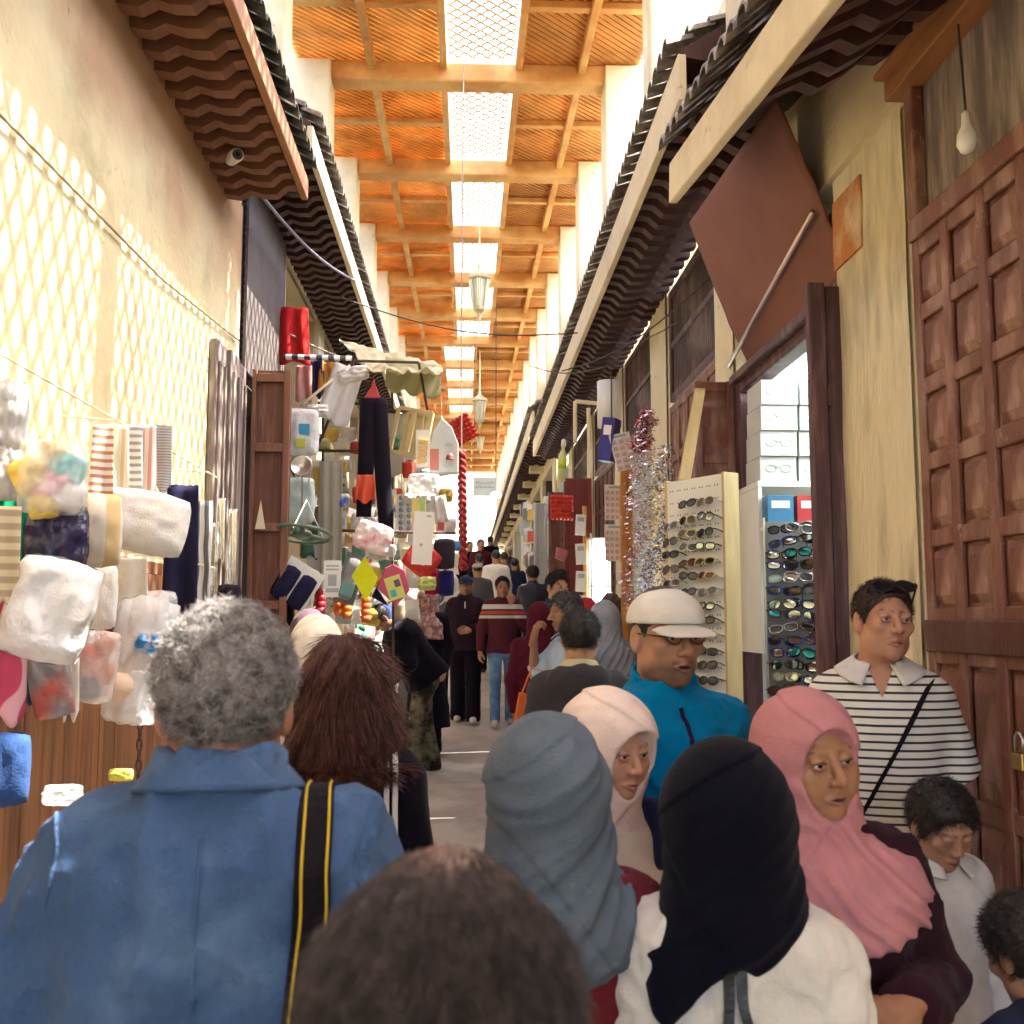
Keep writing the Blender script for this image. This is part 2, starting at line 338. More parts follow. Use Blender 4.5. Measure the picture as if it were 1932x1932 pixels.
# ================================================================== signed-distance modelling (numpy), surface nets
f4 = np.float32
def V(*a): return np.array(a, f4)
def ln(p): return np.sqrt((p*p).sum(-1))
def caps(p, a, b, ra, rb=None):
    rb = ra if rb is None else rb; a = V(*a); b = V(*b); ab = b-a
    t = np.clip(((p-a)@ab)/max(float(ab@ab), 1e-9), 0, 1)
    return ln(p-a-t[:,None]*ab) - (ra+(rb-ra)*t)
def ell(p, c, r):
    r = V(*r); q = (p-V(*c))/r; k = ln(q); return (k-1)*k/np.maximum(ln(q/r), 1e-6)
def rbox(p, c, b, r):
    q = np.abs(p-V(*c))-V(*b); return ln(np.maximum(q, 0)) + np.minimum(q.max(-1), 0) - r
def smin(a, b, k):
    if k <= 0: return np.minimum(a, b)
    h = np.maximum(k-np.abs(a-b), 0)/k; return np.minimum(a, b)-h*h*k*.25
def smax(a, b, k): return -smin(-a, -b, k)
def prof(p, rows):
    """elliptical loft along z: rows of z, half width, half depth, centre y"""
    z = [r[0] for r in rows]; a = np.interp(p[:,2], z, [r[1] for r in rows]); b = np.interp(p[:,2], z, [r[2] for r in rows]); c = np.interp(p[:,2], z, [r[3] for r in rows])
    x = p[:,0]; y = p[:,1]-c; k = ((np.abs(x)/a)**2.5+(np.abs(y)/b)**2.5)**.4; g = np.sqrt((x/(a*a))**2+(y/(b*b))**2)
    d = np.where(k > .3, .95*(k-1)*np.sqrt((x/a)**2+(y/b)**2)/np.maximum(g, 1e-5), -.7*np.minimum(a, b))
    return smax(smax(d, p[:,2]-z[-1], .03), z[0]-p[:,2], .012).astype(f4)
def wob(p, f, seed=0):
    """cheap smooth noise, about -1..1"""
    s = seed*1.7; x, y, z = p[:,0]*f, p[:,1]*f, p[:,2]*f
    a = np.sin(x+1.3*np.sin(y*.9+s)+s)+np.sin(y*1.1+1.5*np.sin(z*.8+s*2)+2*s)+np.sin(z*1.2+1.4*np.sin(x*1.1+s*3)+3*s)
    b = np.sin(2.3*x+1.1*np.sin(2.1*z+s)+s*5)*np.sin(2.1*y+1.7*z+s)
    return (a*.28+b*.3).astype(f4)
def polygonize(f, lo, hi, h):
    lo = np.array(lo, f4); n = np.ceil((np.array(hi)-lo)/h).astype(int)+1; B = 4
    n = ((n+B-1)//B)*B
    nb = n//B
    ax = [lo[i]+h*(np.arange(nb[i])*B+(B-1)/2) for i in range(3)]
    cp = np.stack(np.meshgrid(*ax, indexing='ij'), -1).reshape(-1, 3).astype(f4)
    cd = f(cp).reshape(nb).astype(f4); near = np.abs(cd) < B*h*1.25
    F = np.repeat(np.repeat(np.repeat(cd, B, 0), B, 1), B, 2)
    M = np.repeat(np.repeat(np.repeat(near, B, 0), B, 1), B, 2)
    idx = np.argwhere(M); F[M] = f((lo+idx*h).astype(f4))
    S = F < 0; c = [(i, j, k) for i in (0,1) for j in (0,1) for k in (0,1)]
    sl = lambda A, o: A[o[0]:n[0]-1+o[0], o[1]:n[1]-1+o[1], o[2]:n[2]-1+o[2]]
    cnt = sum(sl(S, o).astype(np.int8) for o in c); act = (cnt > 0) & (cnt < 8)
    ids = -np.ones(act.shape, np.int64); ai = np.argwhere(act); ids[act] = np.arange(len(ai))
    acc = np.zeros((len(ai), 3)); wt = np.zeros(len(ai))
    for a in c:
        for d in range(3):
            if a[d]: continue
            b = list(a); b[d] = 1
            fa = F[ai[:,0]+a[0], ai[:,1]+a[1], ai[:,2]+a[2]]; fb = F[ai[:,0]+b[0], ai[:,1]+b[1], ai[:,2]+b[2]]
            x = (fa < 0) != (fb < 0); t = np.where(x, fa/np.where(x, fa-fb, 1), 0); q = np.tile(np.array(a, float), (len(ai), 1)); q[:,d] += t
            acc += q*x[:,None]; wt += x
    vs = lo+h*(ai+acc/np.maximum(wt, 1)[:,None]); faces = []
    for d in range(3):
        e1, e2 = (d+1) % 3, (d+2) % 3
        s0 = [slice(1, n[i]-1) for i in range(3)]; s0[d] = slice(0, n[d]-1); s1 = list(s0); s1[d] = slice(1, n[d])
        A, Bq = S[tuple(s0)], S[tuple(s1)]; ch = np.argwhere(A != Bq)
        if not len(ch): continue
        off = np.ones(3, int); off[d] = 0; base = ch+off
        sgn = A[ch[:,0], ch[:,1], ch[:,2]]
        def cell(i, j):
            q = base.copy(); q[:,e1] -= i; q[:,e2] -= j; return ids[q[:,0], q[:,1], q[:,2]]
        Q = np.stack([cell(1,1), cell(0,1), cell(0,0), cell(1,0)], 1); Q[~sgn] = Q[~sgn][:, ::-1]; faces.append(Q)
    Q = np.concatenate(faces) if faces else np.zeros((0, 4), int)
    Q = Q[(Q >= 0).all(1)]
    return vs.astype(f4), Q
def mesh_np(name, parts, mats, parent=None, cols=None, smooth=True):
    """parts: list of (verts, quads[, material index]); cols: per-vertex rgb lists"""
    vs = []; fs = []; mi = []; n = 0
    for pt in parts:
        vs.append(np.asarray(pt[0])); fs.append(np.asarray(pt[1])+n); n += len(pt[0]); mi += [pt[2] if len(pt) > 2 else 0]*len(pt[1])
    v = np.concatenate(vs); me = bpy.data.meshes.new(name); fl = [q for f in fs for q in f.tolist()]
    me.from_pydata(v.tolist(), [], fl); me.update()
    for m in (mats if isinstance(mats, (list, tuple)) else [mats]): me.materials.append(m)
    if any(mi): me.polygons.foreach_set('material_index', mi)
    if smooth: me.polygons.foreach_set('use_smooth', [True]*len(fl))
    if cols is not None:
        at = me.color_attributes.new('col', 'FLOAT_COLOR', 'POINT'); cc = np.ones((len(v), 4), f4); cc[:, :3] = np.concatenate(cols); at.data.foreach_set('color', cc.ravel())
    o = bpy.data.objects.new(name, me); C.objects.link(o); o.parent = parent
    return o
def rotm(rx=0, ry=0, rz=0): return np.array(Euler((rx, ry, rz)).to_matrix(), f4)

# ------------------------------------------------------------------ head: origin at its middle, facing -Y, adult size
EYE = (.031, -.0775, .006)
def head_sdf(p, o):
    fe = o.get('female', 0); ch = o.get('child', 0); q = p.copy(); q[:,0] = np.abs(q[:,0])
    jw = o.get('wide', 1)-.06*fe-.08*ch
    d = ell(p, (0, .014, .034), (.0745, .094, .086))
    d = smin(d, ell(p, (0, -.024, -.034), (.0585*jw, .066, .080)), .03)
    d = smin(d, ell(p, (0, -.064, -.094), (.024*jw, .020, .019)), .035)
    d = smin(d, ell(q, (.046*jw, -.014, -.066), (.017, .028, .026)), .035)
    d = smin(d, ell(q, (.043, -.064, -.016), (.022, .018, .019)), .022); d = smin(d, ell(q, (.040, -.058, -.042), (.022, .022, .026)), .03) if o.get('wide', 1) > 1 else d
    d = smin(d, caps(q, (0, -.081, .026), (.041, -.074, .027), .0105), .014)
    d = smax(d, -ell(q, (.031, -.099, .007), (.0165, .019, .0125)), .014)          # sockets
    nl = o.get('nose', 1.0)
    d = smin(d, caps(p, (0, -.086, .016), (0, -.090-.019*nl, -.026), .0075, .0105*nl), .013)
    d = smin(d, ell(q, (.0125, -.098, -.031), (.0085, .011, .008)), .008)
    d = smax(d, -ell(q, (.0065, -.103, -.0385), (.0035, .005, .003)), .003)
    lt = .0062+.0012*fe
    d = smin(d, caps(q, (.001, -.0955, -.0585), (.021, -.0855, -.063), lt*.85, .003), .006)
    d = smin(d, caps(q, (0, -.0945, -.0705), (.019, -.0855, -.065), lt, .003), .006)
    ag = o.get('age', .5)
    if ag: d = smax(d, -caps(q, (.021, -.099, -.034), (.037, -.083, -.064), .0016+.0014*ag), .007); d = smax(d, -caps(q, (.018, -.094, -.0085), (.040, -.086, -.013), .001+.001*ag), .006); d = d+.0009*ag*wob(p, 75, 3)
    op = o.get('open', 0)
    d = smax(d, -ell(q, (0, -.100, -.0645), (.021, .012, .0012+.004*op)), .0025)
    lid = caps(q, (.018, -.0865, .0075), (.031, -.0925, .0135), .0036); lid = np.minimum(lid, caps(q, (.031, -.0925, .0135), (.045, -.083, .0085), .0036))
    lid = np.minimum(lid, caps(q, (.019, -.0865, .001), (.032, -.0895, -.004), .003)); lid = np.minimum(lid, caps(q, (.032, -.0895, -.004), (.044, -.082, .001), .003))
    d = smin(d, lid, .005)
    d = smin(d, ell(q, (.031, -.0775, .0135), (.0158, .0142, .0095)), .003)
    if o.get('closed'): d = smin(d, ell(q, (.031, -.079, .005), (.0155, .0145, .0135)), .003)
    e = ell(q, (.077, .012, -.004), (.0105, .021, .033)); e = smax(e, -ell(q, (.088, .004, .0), (.008, .012, .020)), .006)
    d = smin(d, e, .008)
    nr = .058 if not fe else .049
    if ch: nr = .046
    d = smin(d, caps(p, (0, .016, -.05), (0, .036, -.165), nr, nr+.006), .03)
    return d
def head_col(p, o):
    sk = np.array(o.get('skin', (.36, .17, .095)), f4); q = p.copy(); q[:,0] = np.abs(q[:,0])
    c = np.tile(sk, (len(p), 1)); m = lambda d, w: np.clip(.5-d/w, 0, 1)[:,None]
    front = np.clip((-.03-p[:,1])/.03, 0, 1)[:,None]
    ruddy = m(ell(q, (.043, -.08, -.022), (.020, .03, .017)), .04)*.18+m(ell(p, (0, -.11, -.028), (.014, .02, .016)), .015)*.3
    c = c*(1-ruddy*np.array([0, .22, .25], f4)); c = c*(1+.035*wob(p, 45, 7)[:,None]+.04*wob(p, 140, 9)[:,None]); ag = o.get('age', .5)
    gr = m(caps(q, (.021, -.100, -.034), (.038, -.084, -.066), .0018), .006)*.25*ag; c = c*(1-gr*np.array([.8, 1, 1], f4))
    stb = o.get('stubble', 0)
    if stb:
        a = np.clip((-.040-p[:,2]-.25*np.clip(p[:,1]+.06, 0, .1))/.03, 0, 1)*np.clip((.03-p[:,1])/.04, 0, 1)
        a2 = m(caps(q, (.004, -.10, -.048), (.026, -.085, -.056), .0065), .006)[:,0]
        low = np.clip((p[:,2]+.14)/.02, 0, 1); a = np.maximum(a*low*(.62+.2*wob(p, 90, 3)), a2*.9)[:,None]*stb
        c = c*(1-a)+np.array([.035, .022, .018], f4)*a
    lip = np.array(o.get('lip', (sk[0]*.92, sk[1]*.62, sk[2]*.68)), f4)
    l = np.minimum(caps(q, (.001, -.0965, -.0585), (.022, -.086, -.063), .0062, .002), caps(q, (0, -.0955, -.0705), (.019, -.086, -.065), .0068, .002)); a = m(l, .004)
    c = c*(1-a)+lip*a
    a = m(ell(q, (0, -.098, -.0645), (.020, .012, .0022+.004*o.get('open', 0))), .002); c = c*(1-a)+np.array([.06, .02, .018], f4)*a
    bc = np.array(o.get('brow', (.03, .02, .016)), f4); th = .0036 if o.get('female') else .005
    b = np.minimum(caps(q, (.013, -.094, .0275), (.032, -.093, .0345), th, th), caps(q, (.032, -.093, .0345), (.053, -.076, .0285), th, .002)); a = m(b, .004)*.9
    c = c*(1-a)+bc*a
    lid = np.minimum(caps(q, (.017, -.090, .007), (.031, -.096, .0118), .0022), caps(q, (.031, -.096, .0118), (.046, -.085, .007), .0026)); a = m(lid, .003)*(.75 if o.get('female') else .5)
    c = c*(1-a)+np.array([.03, .02, .018], f4)*a
    a = m(ell(q, (.032, -.092, -.007), (.018, .02, .008)), .008)*.22; c = c*(1-a*np.array([.6, 1, .8], f4))
    hp = o.get('scalp')
    if hp is not None:
        a = np.clip(hairline(p)/.012, 0, 1)[:,None]*.85; c = c*(1-a)+np.array(hp, f4)*a
    return c
def hairline(p, front=.075, drop=0.0):
    """>0 where scalp hair grows"""
    ax = np.abs(p[:,0])
    d = (p[:,1]+.070+drop)*.846+(p[:,2]-front+.10*np.clip(ax-.035, 0, .05)*4*.1)*.533
    ear = ell(np.stack([ax, p[:,1], p[:,2]], 1), (.078, .010, -.006), (.02, .024, .034))
    d = np.minimum(d, p[:,2]+.078-.25*np.clip(.02-p[:,1], 0, .1)); return np.minimum(d, ear+.004)
SKIN = mat('skin', (.4,.2,.12), .5, .07, 30, .12, 260, attr='col', bdist=.002, spec=.35)
SKIN.node_tree.nodes['Principled BSDF'].inputs['Subsurface Weight'].default_value = .0
EYEW = mat('eye_white', (.62,.58,.55), .15, .03, 5, 0); IRIS = mat('iris', (.025,.012,.008), .08, .1, 5, 0)
def hair_mat(name, col, col2): return mat('hair_'+name, col, .5, .3, 60, .6, 180, stretch=(1,1,1), col2=col2, c2amt=.5, c2scale=45, bdist=.004, spec=.4)
HBLACK = hair_mat('black', (.014,.010,.010), (.035,.026,.024)); HBROWN = hair_mat('brown', (.028,.014,.010), (.07,.03,.02))
HGREY = hair_mat('grey', (.28,.26,.26), (.09,.08,.085)); HSALT = hair_mat('salt', (.05,.045,.045), (.16,.15,.15))
def eye_mesh(parent, T, side):
    c = np.array([side*EYE[0], EYE[1], EYE[2]]); vs = []; fs = []; mi = []; n, m = 16, 12; r = .0128
    for j in range(m+1):
        a = math.pi*j/m
        for k in range(n):
            b = 2*math.pi*k/n; vs.append(c+r*np.array([math.sin(a)*math.cos(b), -math.cos(a), math.sin(a)*math.sin(b)]))
    for j in range(m):
        for k in range(n): fs.append((j*n+k, j*n+(k+1) % n, (j+1)*n+(k+1) % n, (j+1)*n+k)); mi.append(1 if j < 2 else 0)
    vs = T(np.array(vs, f4)); mb = MB(); mb.v = [tuple(x) for x in vs.tolist()]; mb.f = fs; mb.mi = mi
    return mb.build('eye', [EYEW, IRIS], parent, smooth=True)

# ------------------------------------------------------------------ hands
def frame_from(d, nrm):
    z = np.array(d, float); z /= np.linalg.norm(z); n = np.array(nrm, float); n -= z*(n@z); n /= max(np.linalg.norm(n), 1e-6)
    return np.stack([np.cross(n, z), n, z], 1)      # columns: thumbward/side, palm normal, along fingers
def hand_sdf(p, wrist, d, nrm, thumb=1, curl=.5, spread=.25, k=.006, pinch=0):
    """palm + five unequal fingers with knuckle bends + a thumb from the side of the palm base; nrm = direction the palm faces"""
    F = frame_from(d, nrm); q = (p-V(*wrist)) @ F.astype(f4); q[:,0] *= thumb
    D = rbox(q, (0, 0, .045), (.028, .004, .030), .010); D = smin(D, caps(q, (0, 0, -.035), (0, 0, .018), .024, .024), .02)
    for i, (x, l, r) in enumerate(((.030, .070, .0088), (.0105, .079, .0092), (-.010, .074, .0088), (-.029, .058, .0078))):
        a = spread*(x/.03)*.35; pt = np.array([x, 0, .082]); ang = 0; c = curl*(1+.12*i) if not (pinch and i == 0) else curl*.6
        for seg, fr in enumerate((.45, .31, .24)):
            ang += c*(.75, 1.0, .7)[seg]
            st = np.array([math.sin(a)*math.cos(ang), math.sin(ang), math.cos(a)*math.cos(ang)])*l*fr; n2 = pt+st
            D = smin(D, caps(q, pt, n2, r*(1-.08*seg), r*(.92-.08*seg)), k if seg == 0 else .002); pt = n2
    t0 = np.array([.026, .006, .022]); t1 = np.array([.052, .016, .050]); t2 = np.array([.056+.0*curl-.012*pinch, .024+.022*curl, .078]); t3 = np.array([.050-.02*pinch, .030+.034*curl, .098])
    D = smin(D, caps(q, t0, t1, .015, .0115), .012); D = smin(D, caps(q, t1, t2, .0115, .010), .003); D = smin(D, caps(q, t2, t3, .010, .0085), .002)
    return D

def strands(name, parent, m, roots, dirs, ln_, r, seed, curl=.0, segs=4, grav=0, wav=0):
    """many fine hairs as ONE hair mesh"""
    rr = np.random.default_rng(seed); n = len(roots); V_ = []; Fs = []; k3 = np.array([0, 2*math.pi/3, 4*math.pi/3])
    d = dirs/np.linalg.norm(dirs, axis=1)[:,None]; p = roots.copy(); t = np.cross(d, rr.normal(size=(n, 3))); t /= np.linalg.norm(t, axis=1)[:,None]; rings = []
    L_ = ln_*rr.uniform(.7, 1.25, n)
    for s_ in range(segs+1):
        rad = r*(1-.75*s_/segs); b = np.cross(d, t); b /= np.linalg.norm(b, axis=1)[:,None]+1e-9; tt = np.cross(b, d)
        rings.append(p[:,None,:]+rad*(np.cos(k3)[None,:,None]*tt[:,None,:]+np.sin(k3)[None,:,None]*b[:,None,:]))
        if curl: c, s2 = math.cos(curl), math.sin(curl); d = d*c+t*s2; t = np.cross(np.cross(d, t), d); 
        d = d+np.array([0, 0, -grav])+rr.normal(size=(n, 3))*wav; d /= np.linalg.norm(d, axis=1)[:,None]
        p = p+d*(L_/segs)[:,None]
    A = np.stack(rings, 1).reshape(-1, 3); base = np.arange(n)[:,None]*(segs+1)*3; q = []
    for s_ in range(segs):
        for j in range(3): q.append(np.concatenate([base+s_*3+j, base+s_*3+(j+1) % 3, base+(s_+1)*3+(j+1) % 3, base+(s_+1)*3+j], 1))
    return mesh_np(name, [(A.astype(f4), np.concatenate(q))], m, parent)
def sample_surface(o, n, seed, keep=None):
    rr = np.random.default_rng(seed); me = o.data; v = np.empty(len(me.vertices)*3, f4); me.vertices.foreach_get('co', v); v = v.reshape(-1, 3); nv = np.empty(len(me.vertices)*3, f4); me.vertices.foreach_get('normal', nv); nv = nv.reshape(-1, 3)
    i = rr.integers(0, len(v), n); p = v[i]+rr.normal(size=(n, 3))*.0015; q = nv[i]
    if keep is not None: k = keep(p); p, q = p[k], q[k]
    return p, q
# ------------------------------------------------------------------ the person
TORSO = [(.84, .166, .122, 0), (.95, .170, .128, .005), (1.08, .152, .112, 0), (1.2, .158, .115, -.004), (1.32, .170, .122, 0), (1.40, .160, .108, .008), (1.455, .135, .085, .018), (1.50, .072, .064, .022), (1.53, .060, .056, .02)]
ARM0 = dict(el=(.220, .03, 1.14), wr=(.225, -.07, .90))
def person(label, px, Y, rz, H=None, top=None, legs=None, head=None, lod=1, pose=None, group=None, ptop=None, x=None, zoff=0, hands=(1, 1)):
    """px, ptop: where the crown of the head shows in the photo; Y: distance along the street; rz: 0 faces the camera"""
    pose = pose or {}; head = head or {}; top = top or {}; legs = legs or {}
    W = P(px, ptop if ptop else 1100, Y); z0 = gz(Y)+zoff
    if H is None: H = W.z-z0
    s = H/1.765; xx = W.x if x is None else x
    t = thing('person', label, 'person', (xx, Y, z0), R(rz), group); t.scale = (s, s, s)
    person.n = getattr(person, 'n', 0)+1
    h0 = {0: .0030, 1: .0045, 2: .008}[lod]; hb = {0: .008, 1: .012, 2: .02}[lod]
    lean, side, tw = R(pose.get('lean', 0)), R(pose.get('side', 0)), R(pose.get('twist', 0)); hip = np.array([0, 0, .97], f4)
    MU = rotm(lean, side, tw); toU = lambda p: (p-hip)@MU+hip; frU = lambda p: (p-hip)@MU.T+hip
    hy, hp, hr = R(pose.get('yaw', 0)), R(pose.get('nod', 0)), R(pose.get('tilt', 0)); npv = np.array([0, .02, 1.50], f4)
    MH = rotm(0, 0, hy)@rotm(hp, 0, 0)@rotm(0, hr, 0); hs = pose.get('hs', 1.0); hc = np.array([0, -.028, .137-pose.get('sink', 0)], f4); SWd = .163*pose.get('sw', 1.0)
    toH = lambda p: (((toU(p)-npv)@MH)-hc)/hs; frH = lambda q: frU(((q*hs)+hc)@MH.T+npv)
    # crown exactly where the photo shows it
    crown = frH(np.array([[0, .014, .12]], f4))[0]; k = math.cos(R(rz)), math.sin(R(rz))
    if x is None: t.location.x -= (crown[0]*k[0]-crown[1]*k[1])*s
    t.location.y -= (crown[0]*k[1]+crown[1]*k[0])*s
    if pose.get('drop', True):
        t.location.z = z0; t.scale = (s*1.765/crown[2],)*3 if not pose.get('lean') else (s,)*3
    arms = {}
    for sd, nm in ((-1, 'r'), (1, 'l')):
        a = pose.get(nm, ARM0); e, w_ = a['el'], a['wr']; arms[sd] = (np.array([sd*SWd, .012, 1.405]), np.array([sd*e[0], e[1], e[2]]), np.array([sd*w_[0], w_[1], w_[2]]), a)
    # ---- body: head, neck, hands, and the limbs under the clothes
    sk = np.array(head.get('skin', (.36, .17, .095)), f4)
    pts = []; cols = []
    if not head.get('hidden'):
        v, q = polygonize(lambda p: smax(head_sdf(p, head), -.17-p[:,2], .01), (-.105, -.14, -.18), (.105, .13, .14), h0)
        pts.append((frH(v), q)); cols.append(head_col(v, head))
    fl = head.get('fat', 1.0)
    def inner(p):
        u = toU(p); d = prof(u, [(a, b*.9, c*.9, e) for a, b, c, e in TORSO])
        for sd in (-1, 1):
            S_, E, Wr, a = arms[sd]; d = smin(d, caps(u, S_, E, .05, .041), .03); d = smin(d, caps(u, E, Wr, .041, .029), .012)
            hx = np.array([sd*.085, 0, .93]); kn = np.array([sd*.095, -.015, .50]); an = np.array([sd*.095, .015, .08])
            st = pose.get('step', 0)*sd; kn[1] -= st*.5; an[1] -= st
            d = smin(d, caps(p, hx, kn, .07, .05), .02); d = smin(d, caps(p, kn, an, .05, .035), .01)
        return d
    barms = pose.get('bare')
    v, q = polygonize(inner, (-.62, -.75, .0), (.62, .55, 1.75), .03 if not barms else .010)
    pts.append((v, q)); cols.append(np.tile(sk, (len(v), 1)))
    for sd, on in zip((-1, 1), hands):
        if not on: continue
        S_, E, Wr, a = arms[sd]; d = np.array(a.get('hd', Wr-E), float); nr = np.array(a.get('pn', (-sd, .2, 0)), float)
        f = lambda p: hand_sdf(p, Wr, d, nr, thumb=a.get('th', sd if a.get('pn') is None else a.get('ths', sd)), curl=a.get('curl', .45), pinch=a.get('pinch', 0))
        c0 = Wr+d/np.linalg.norm(d)*.08
        v, q = polygonize(f, c0-.14, c0+.14, .0032 if lod == 0 else (.0045 if lod == 1 else .009)); pts.append((frU(v), q)); cols.append(np.tile(sk*np.array([.95, .9, .9], f4), (len(v), 1)))
    mesh_np('body', pts, SKIN, t, cols)
    if lod < 2 and not head.get('hidden') and not head.get('closed') and not head.get('noeyes'):
        for sd in (-1, 1): eye_mesh(t, frH, sd)
    # ---- clothes on the upper body
    if top.get('mat'):
        off = top.get('off', .014); fat = top.get('fat', 1.0); hem = top.get('hem', .86); rows = [(a, b*fat+off, c*(1+(fat-1)*1.4)+off, e) for a, b, c, e in TORSO if a > hem+.05]
        hw = top.get('flare', 0); neck = top.get('neck', 1.515)
        rows = [(hem, (.170*fat+off+hw+.018), (.126*(1+(fat-1)*1.4)+off+hw*.8+.018), .003)]+[r for r in rows if r[0] < neck]+[(neck, .066+top.get('nw', 0), .062+top.get('nw', 0), .02)]
        sleeve = top.get('sleeve', 1.0); sr = top.get('sr', .014); wr_a = top.get('wrinkle', .004); seed = top.get('seed', 1)
        def fabric(p):
            u = toU(p); d = prof(u, rows)
            for sd in (-1, 1):
                d = smin(d, caps(u, (sd*.05, .016, 1.425), (sd*(SWd-.02), .014, 1.412), .062+off*.6, .060+off), .05)
            if top.get('bust'): 
                uu = u.copy(); uu[:,0] = np.abs(uu[:,0]); d = smin(d, ell(uu, (.075, -.085, 1.27), (.075, .07, .07)), .06)
            aw = None
            for sd in (-1, 1):
                S_, E, Wr, a = arms[sd]
                if sleeve < .6:
                    t_ = sleeve/.5; b = S_+(E-S_)*t_; c = caps(u, S_, b, .058+sr, .056+sr*1.6); ax = (E-S_)/np.linalg.norm(E-S_); c = smax(c, ((u-b.astype(f4))@ax.astype(f4)), .004); d = smin(d, c, .035)
                else:
                    b = E+(Wr-E)*((sleeve-.5)*2); d = smin(d, caps(u, S_, E, .054+sr, .046+sr), .045); c = caps(u, E, b, .046+sr, .034+sr); ax = (Wr-E)/np.linalg.norm(Wr-E); c = smax(c, ((u-b.astype(f4))@ax.astype(f4)), .006); d = smin(d, c, .02)
            col = top.get('collar')
            if col:
                q = u-V(0, .02, top.get('cz', 1.505)); q[:,2] -= q[:,1]*top.get('ctilt', .35); rr = np.sqrt((q[:,0]/1.08)**2+q[:,1]**2)
                ring = np.sqrt(np.maximum(np.abs(rr-(.066+top.get('nw', 0)+.25*np.clip(-q[:,2], -.03, .05)))-.001, 0)**2+np.maximum(np.abs(q[:,2])-col, 0)**2)-.007; d = smin(d, ring, .010)
            if top.get('hood'):
                d = smin(d, smax(ell(u, (0, .095, 1.445), (.14, .085, .095)), -ell(u, (0, .06, 1.53), (.095, .07, .085)), .02), .02)
            d = d+wr_a*wob(u*V(1, 1, .55), 24, seed)*.7+wr_a*.8*wob(u, 55, seed+2)
            d = d-wr_a*1.5*np.clip(1-np.abs(wob(u*V(1, 1, .5), 13, seed+9)), 0, 1)**4-wr_a*.9*np.clip(1-np.abs(wob(u*V(.7, 1, 1), 27, seed+11)), 0, 1)**4
            if top.get('fold'):
                A, fq, an = top['fold']; w_ = u[:,0]*math.cos(an)+u[:,2]*math.sin(an); w_ = w_+.03*wob(u, 9, seed+5); d = d+A*np.clip(np.sin(w_*fq)+.2*np.sin(w_*fq*2.3+1), -.7, 1)*np.clip((1.42-u[:,2])/.1, .1, 1)
            inn = ell(toH(p), (0, .03, -.17), (.056+top.get('nw', 0), .056+top.get('nw', 0), .075)); d = smax(d, -inn, .006)
            if top.get('vneck'):
                zb = 1.50-top['vneck']; d = smax(d, -np.maximum(np.maximum(np.abs(u[:,0])-(u[:,2]-zb)*top.get('vw', .42), u[:,1]+.03), zb-u[:,2]), .004)
            return d
        v, q = polygonize(fabric, (-.68, -.85, min(hem, .75)-.12), (.68, .62, 1.66), hb)
        garment = mesh_np(top.get('name', 'jacket'), [(v, q)], top['mat'], t); t['_f'] = 0
        person.last = (fabric, garment)
    # ---- trousers / skirt, shoes
    if legs.get('mat'):
        lr = legs.get('r', .014); ln_ = legs.get('to', .07); st = pose.get('step', 0)
        def trs(p):
            d = smax(prof(p, [(.72, .17, .115, .0), (.88, .172+lr, .122+lr, .0), (1.02, .160+lr, .112+lr, 0)]), .80-p[:,2], .05) if not legs.get('skirt') else prof(p, [(ln_, .25, .20, 0), (.6, .215, .165, 0), (.92, .178, .125, 0), (1.05, .16, .11, 0)])
            if not legs.get('skirt'):
                for sd in (-1, 1):
                    hx = (sd*.088, 0, .90); kn = (sd*.095, -.015-st*sd*.5, .50); an = (sd*.095, .015-st*sd, ln_)
                    d = smin(d, caps(p, hx, kn, .082+lr, .056+lr), .03); d = smin(d, caps(p, kn, an, .056+lr, .042+lr*1.4), .02)
            return d+.004*wob(p*V(1, 1, .7), 30, 4)+.0035*wob(p*V(.6, .6, 1), 70, 6)
        v, q = polygonize(trs, (-.32, -.4, .02), (.32, .4, 1.08), hb if lod < 2 else .02); mesh_np(legs.get('name', 'trousers'), [(v, q)], legs['mat'], t)
        for sd in (-1, 1):
            yo = -st*sd
            def shoe(p): return smax(smin(ell(p, (sd*.10, -.055+yo, .045), (.043, .085, .042)), ell(p, (sd*.097, .03+yo, .05), (.038, .05, .052)), .04), .004-p[:,2], .006)
            v, q = polygonize(shoe, (sd*.1-.08, -.2+yo, -.03), (sd*.1+.08, .13+yo, .13), .008); mesh_np('shoe', [(v, q)], legs.get('shoe', SHOE), t)
    # ---- head covering
    hk = head.get('hair'); hm = head.get('hmat', HBLACK); th = head.get('hth', .010)
    if hk in ('short', 'quiff'):
        def hr_(p):
            d = ell(p, (0, .016, .036), (.0745+th, .094+th, .086+th))
            if hk == 'quiff': d = smin(d, ell(p, (0, -.055, .115), (.05, .045, .03)), .03)
            d = smax(d, -hairline(p, head.get('hl', .075), head.get('hdrop', 0)), .012); n_ = wob(p, 130, 2)*.6+wob(p, 240, 5)*.4
            return d+head.get('rough', .0025)*n_
        v, q = polygonize(hr_, (-.12, -.14, -.12), (.12, .15, .17), h0); ho_ = mesh_np('hair', [(frH(v), q)], hm, t)
        if lod < 2 and not head.get('cap') and not head.get('nostrand'): p_, n2_ = sample_surface(ho_, 4500, 5); fl_ = n2_*.55+np.random.default_rng(1).normal(size=n2_.shape)*.25+(MU@MH@np.array([0, -.5, -.15])); strands('hair_lock', ho_, hm, p_, fl_, head.get('slen', .020), .0009, 3, segs=3, wav=.1)
    elif hk == 'long':
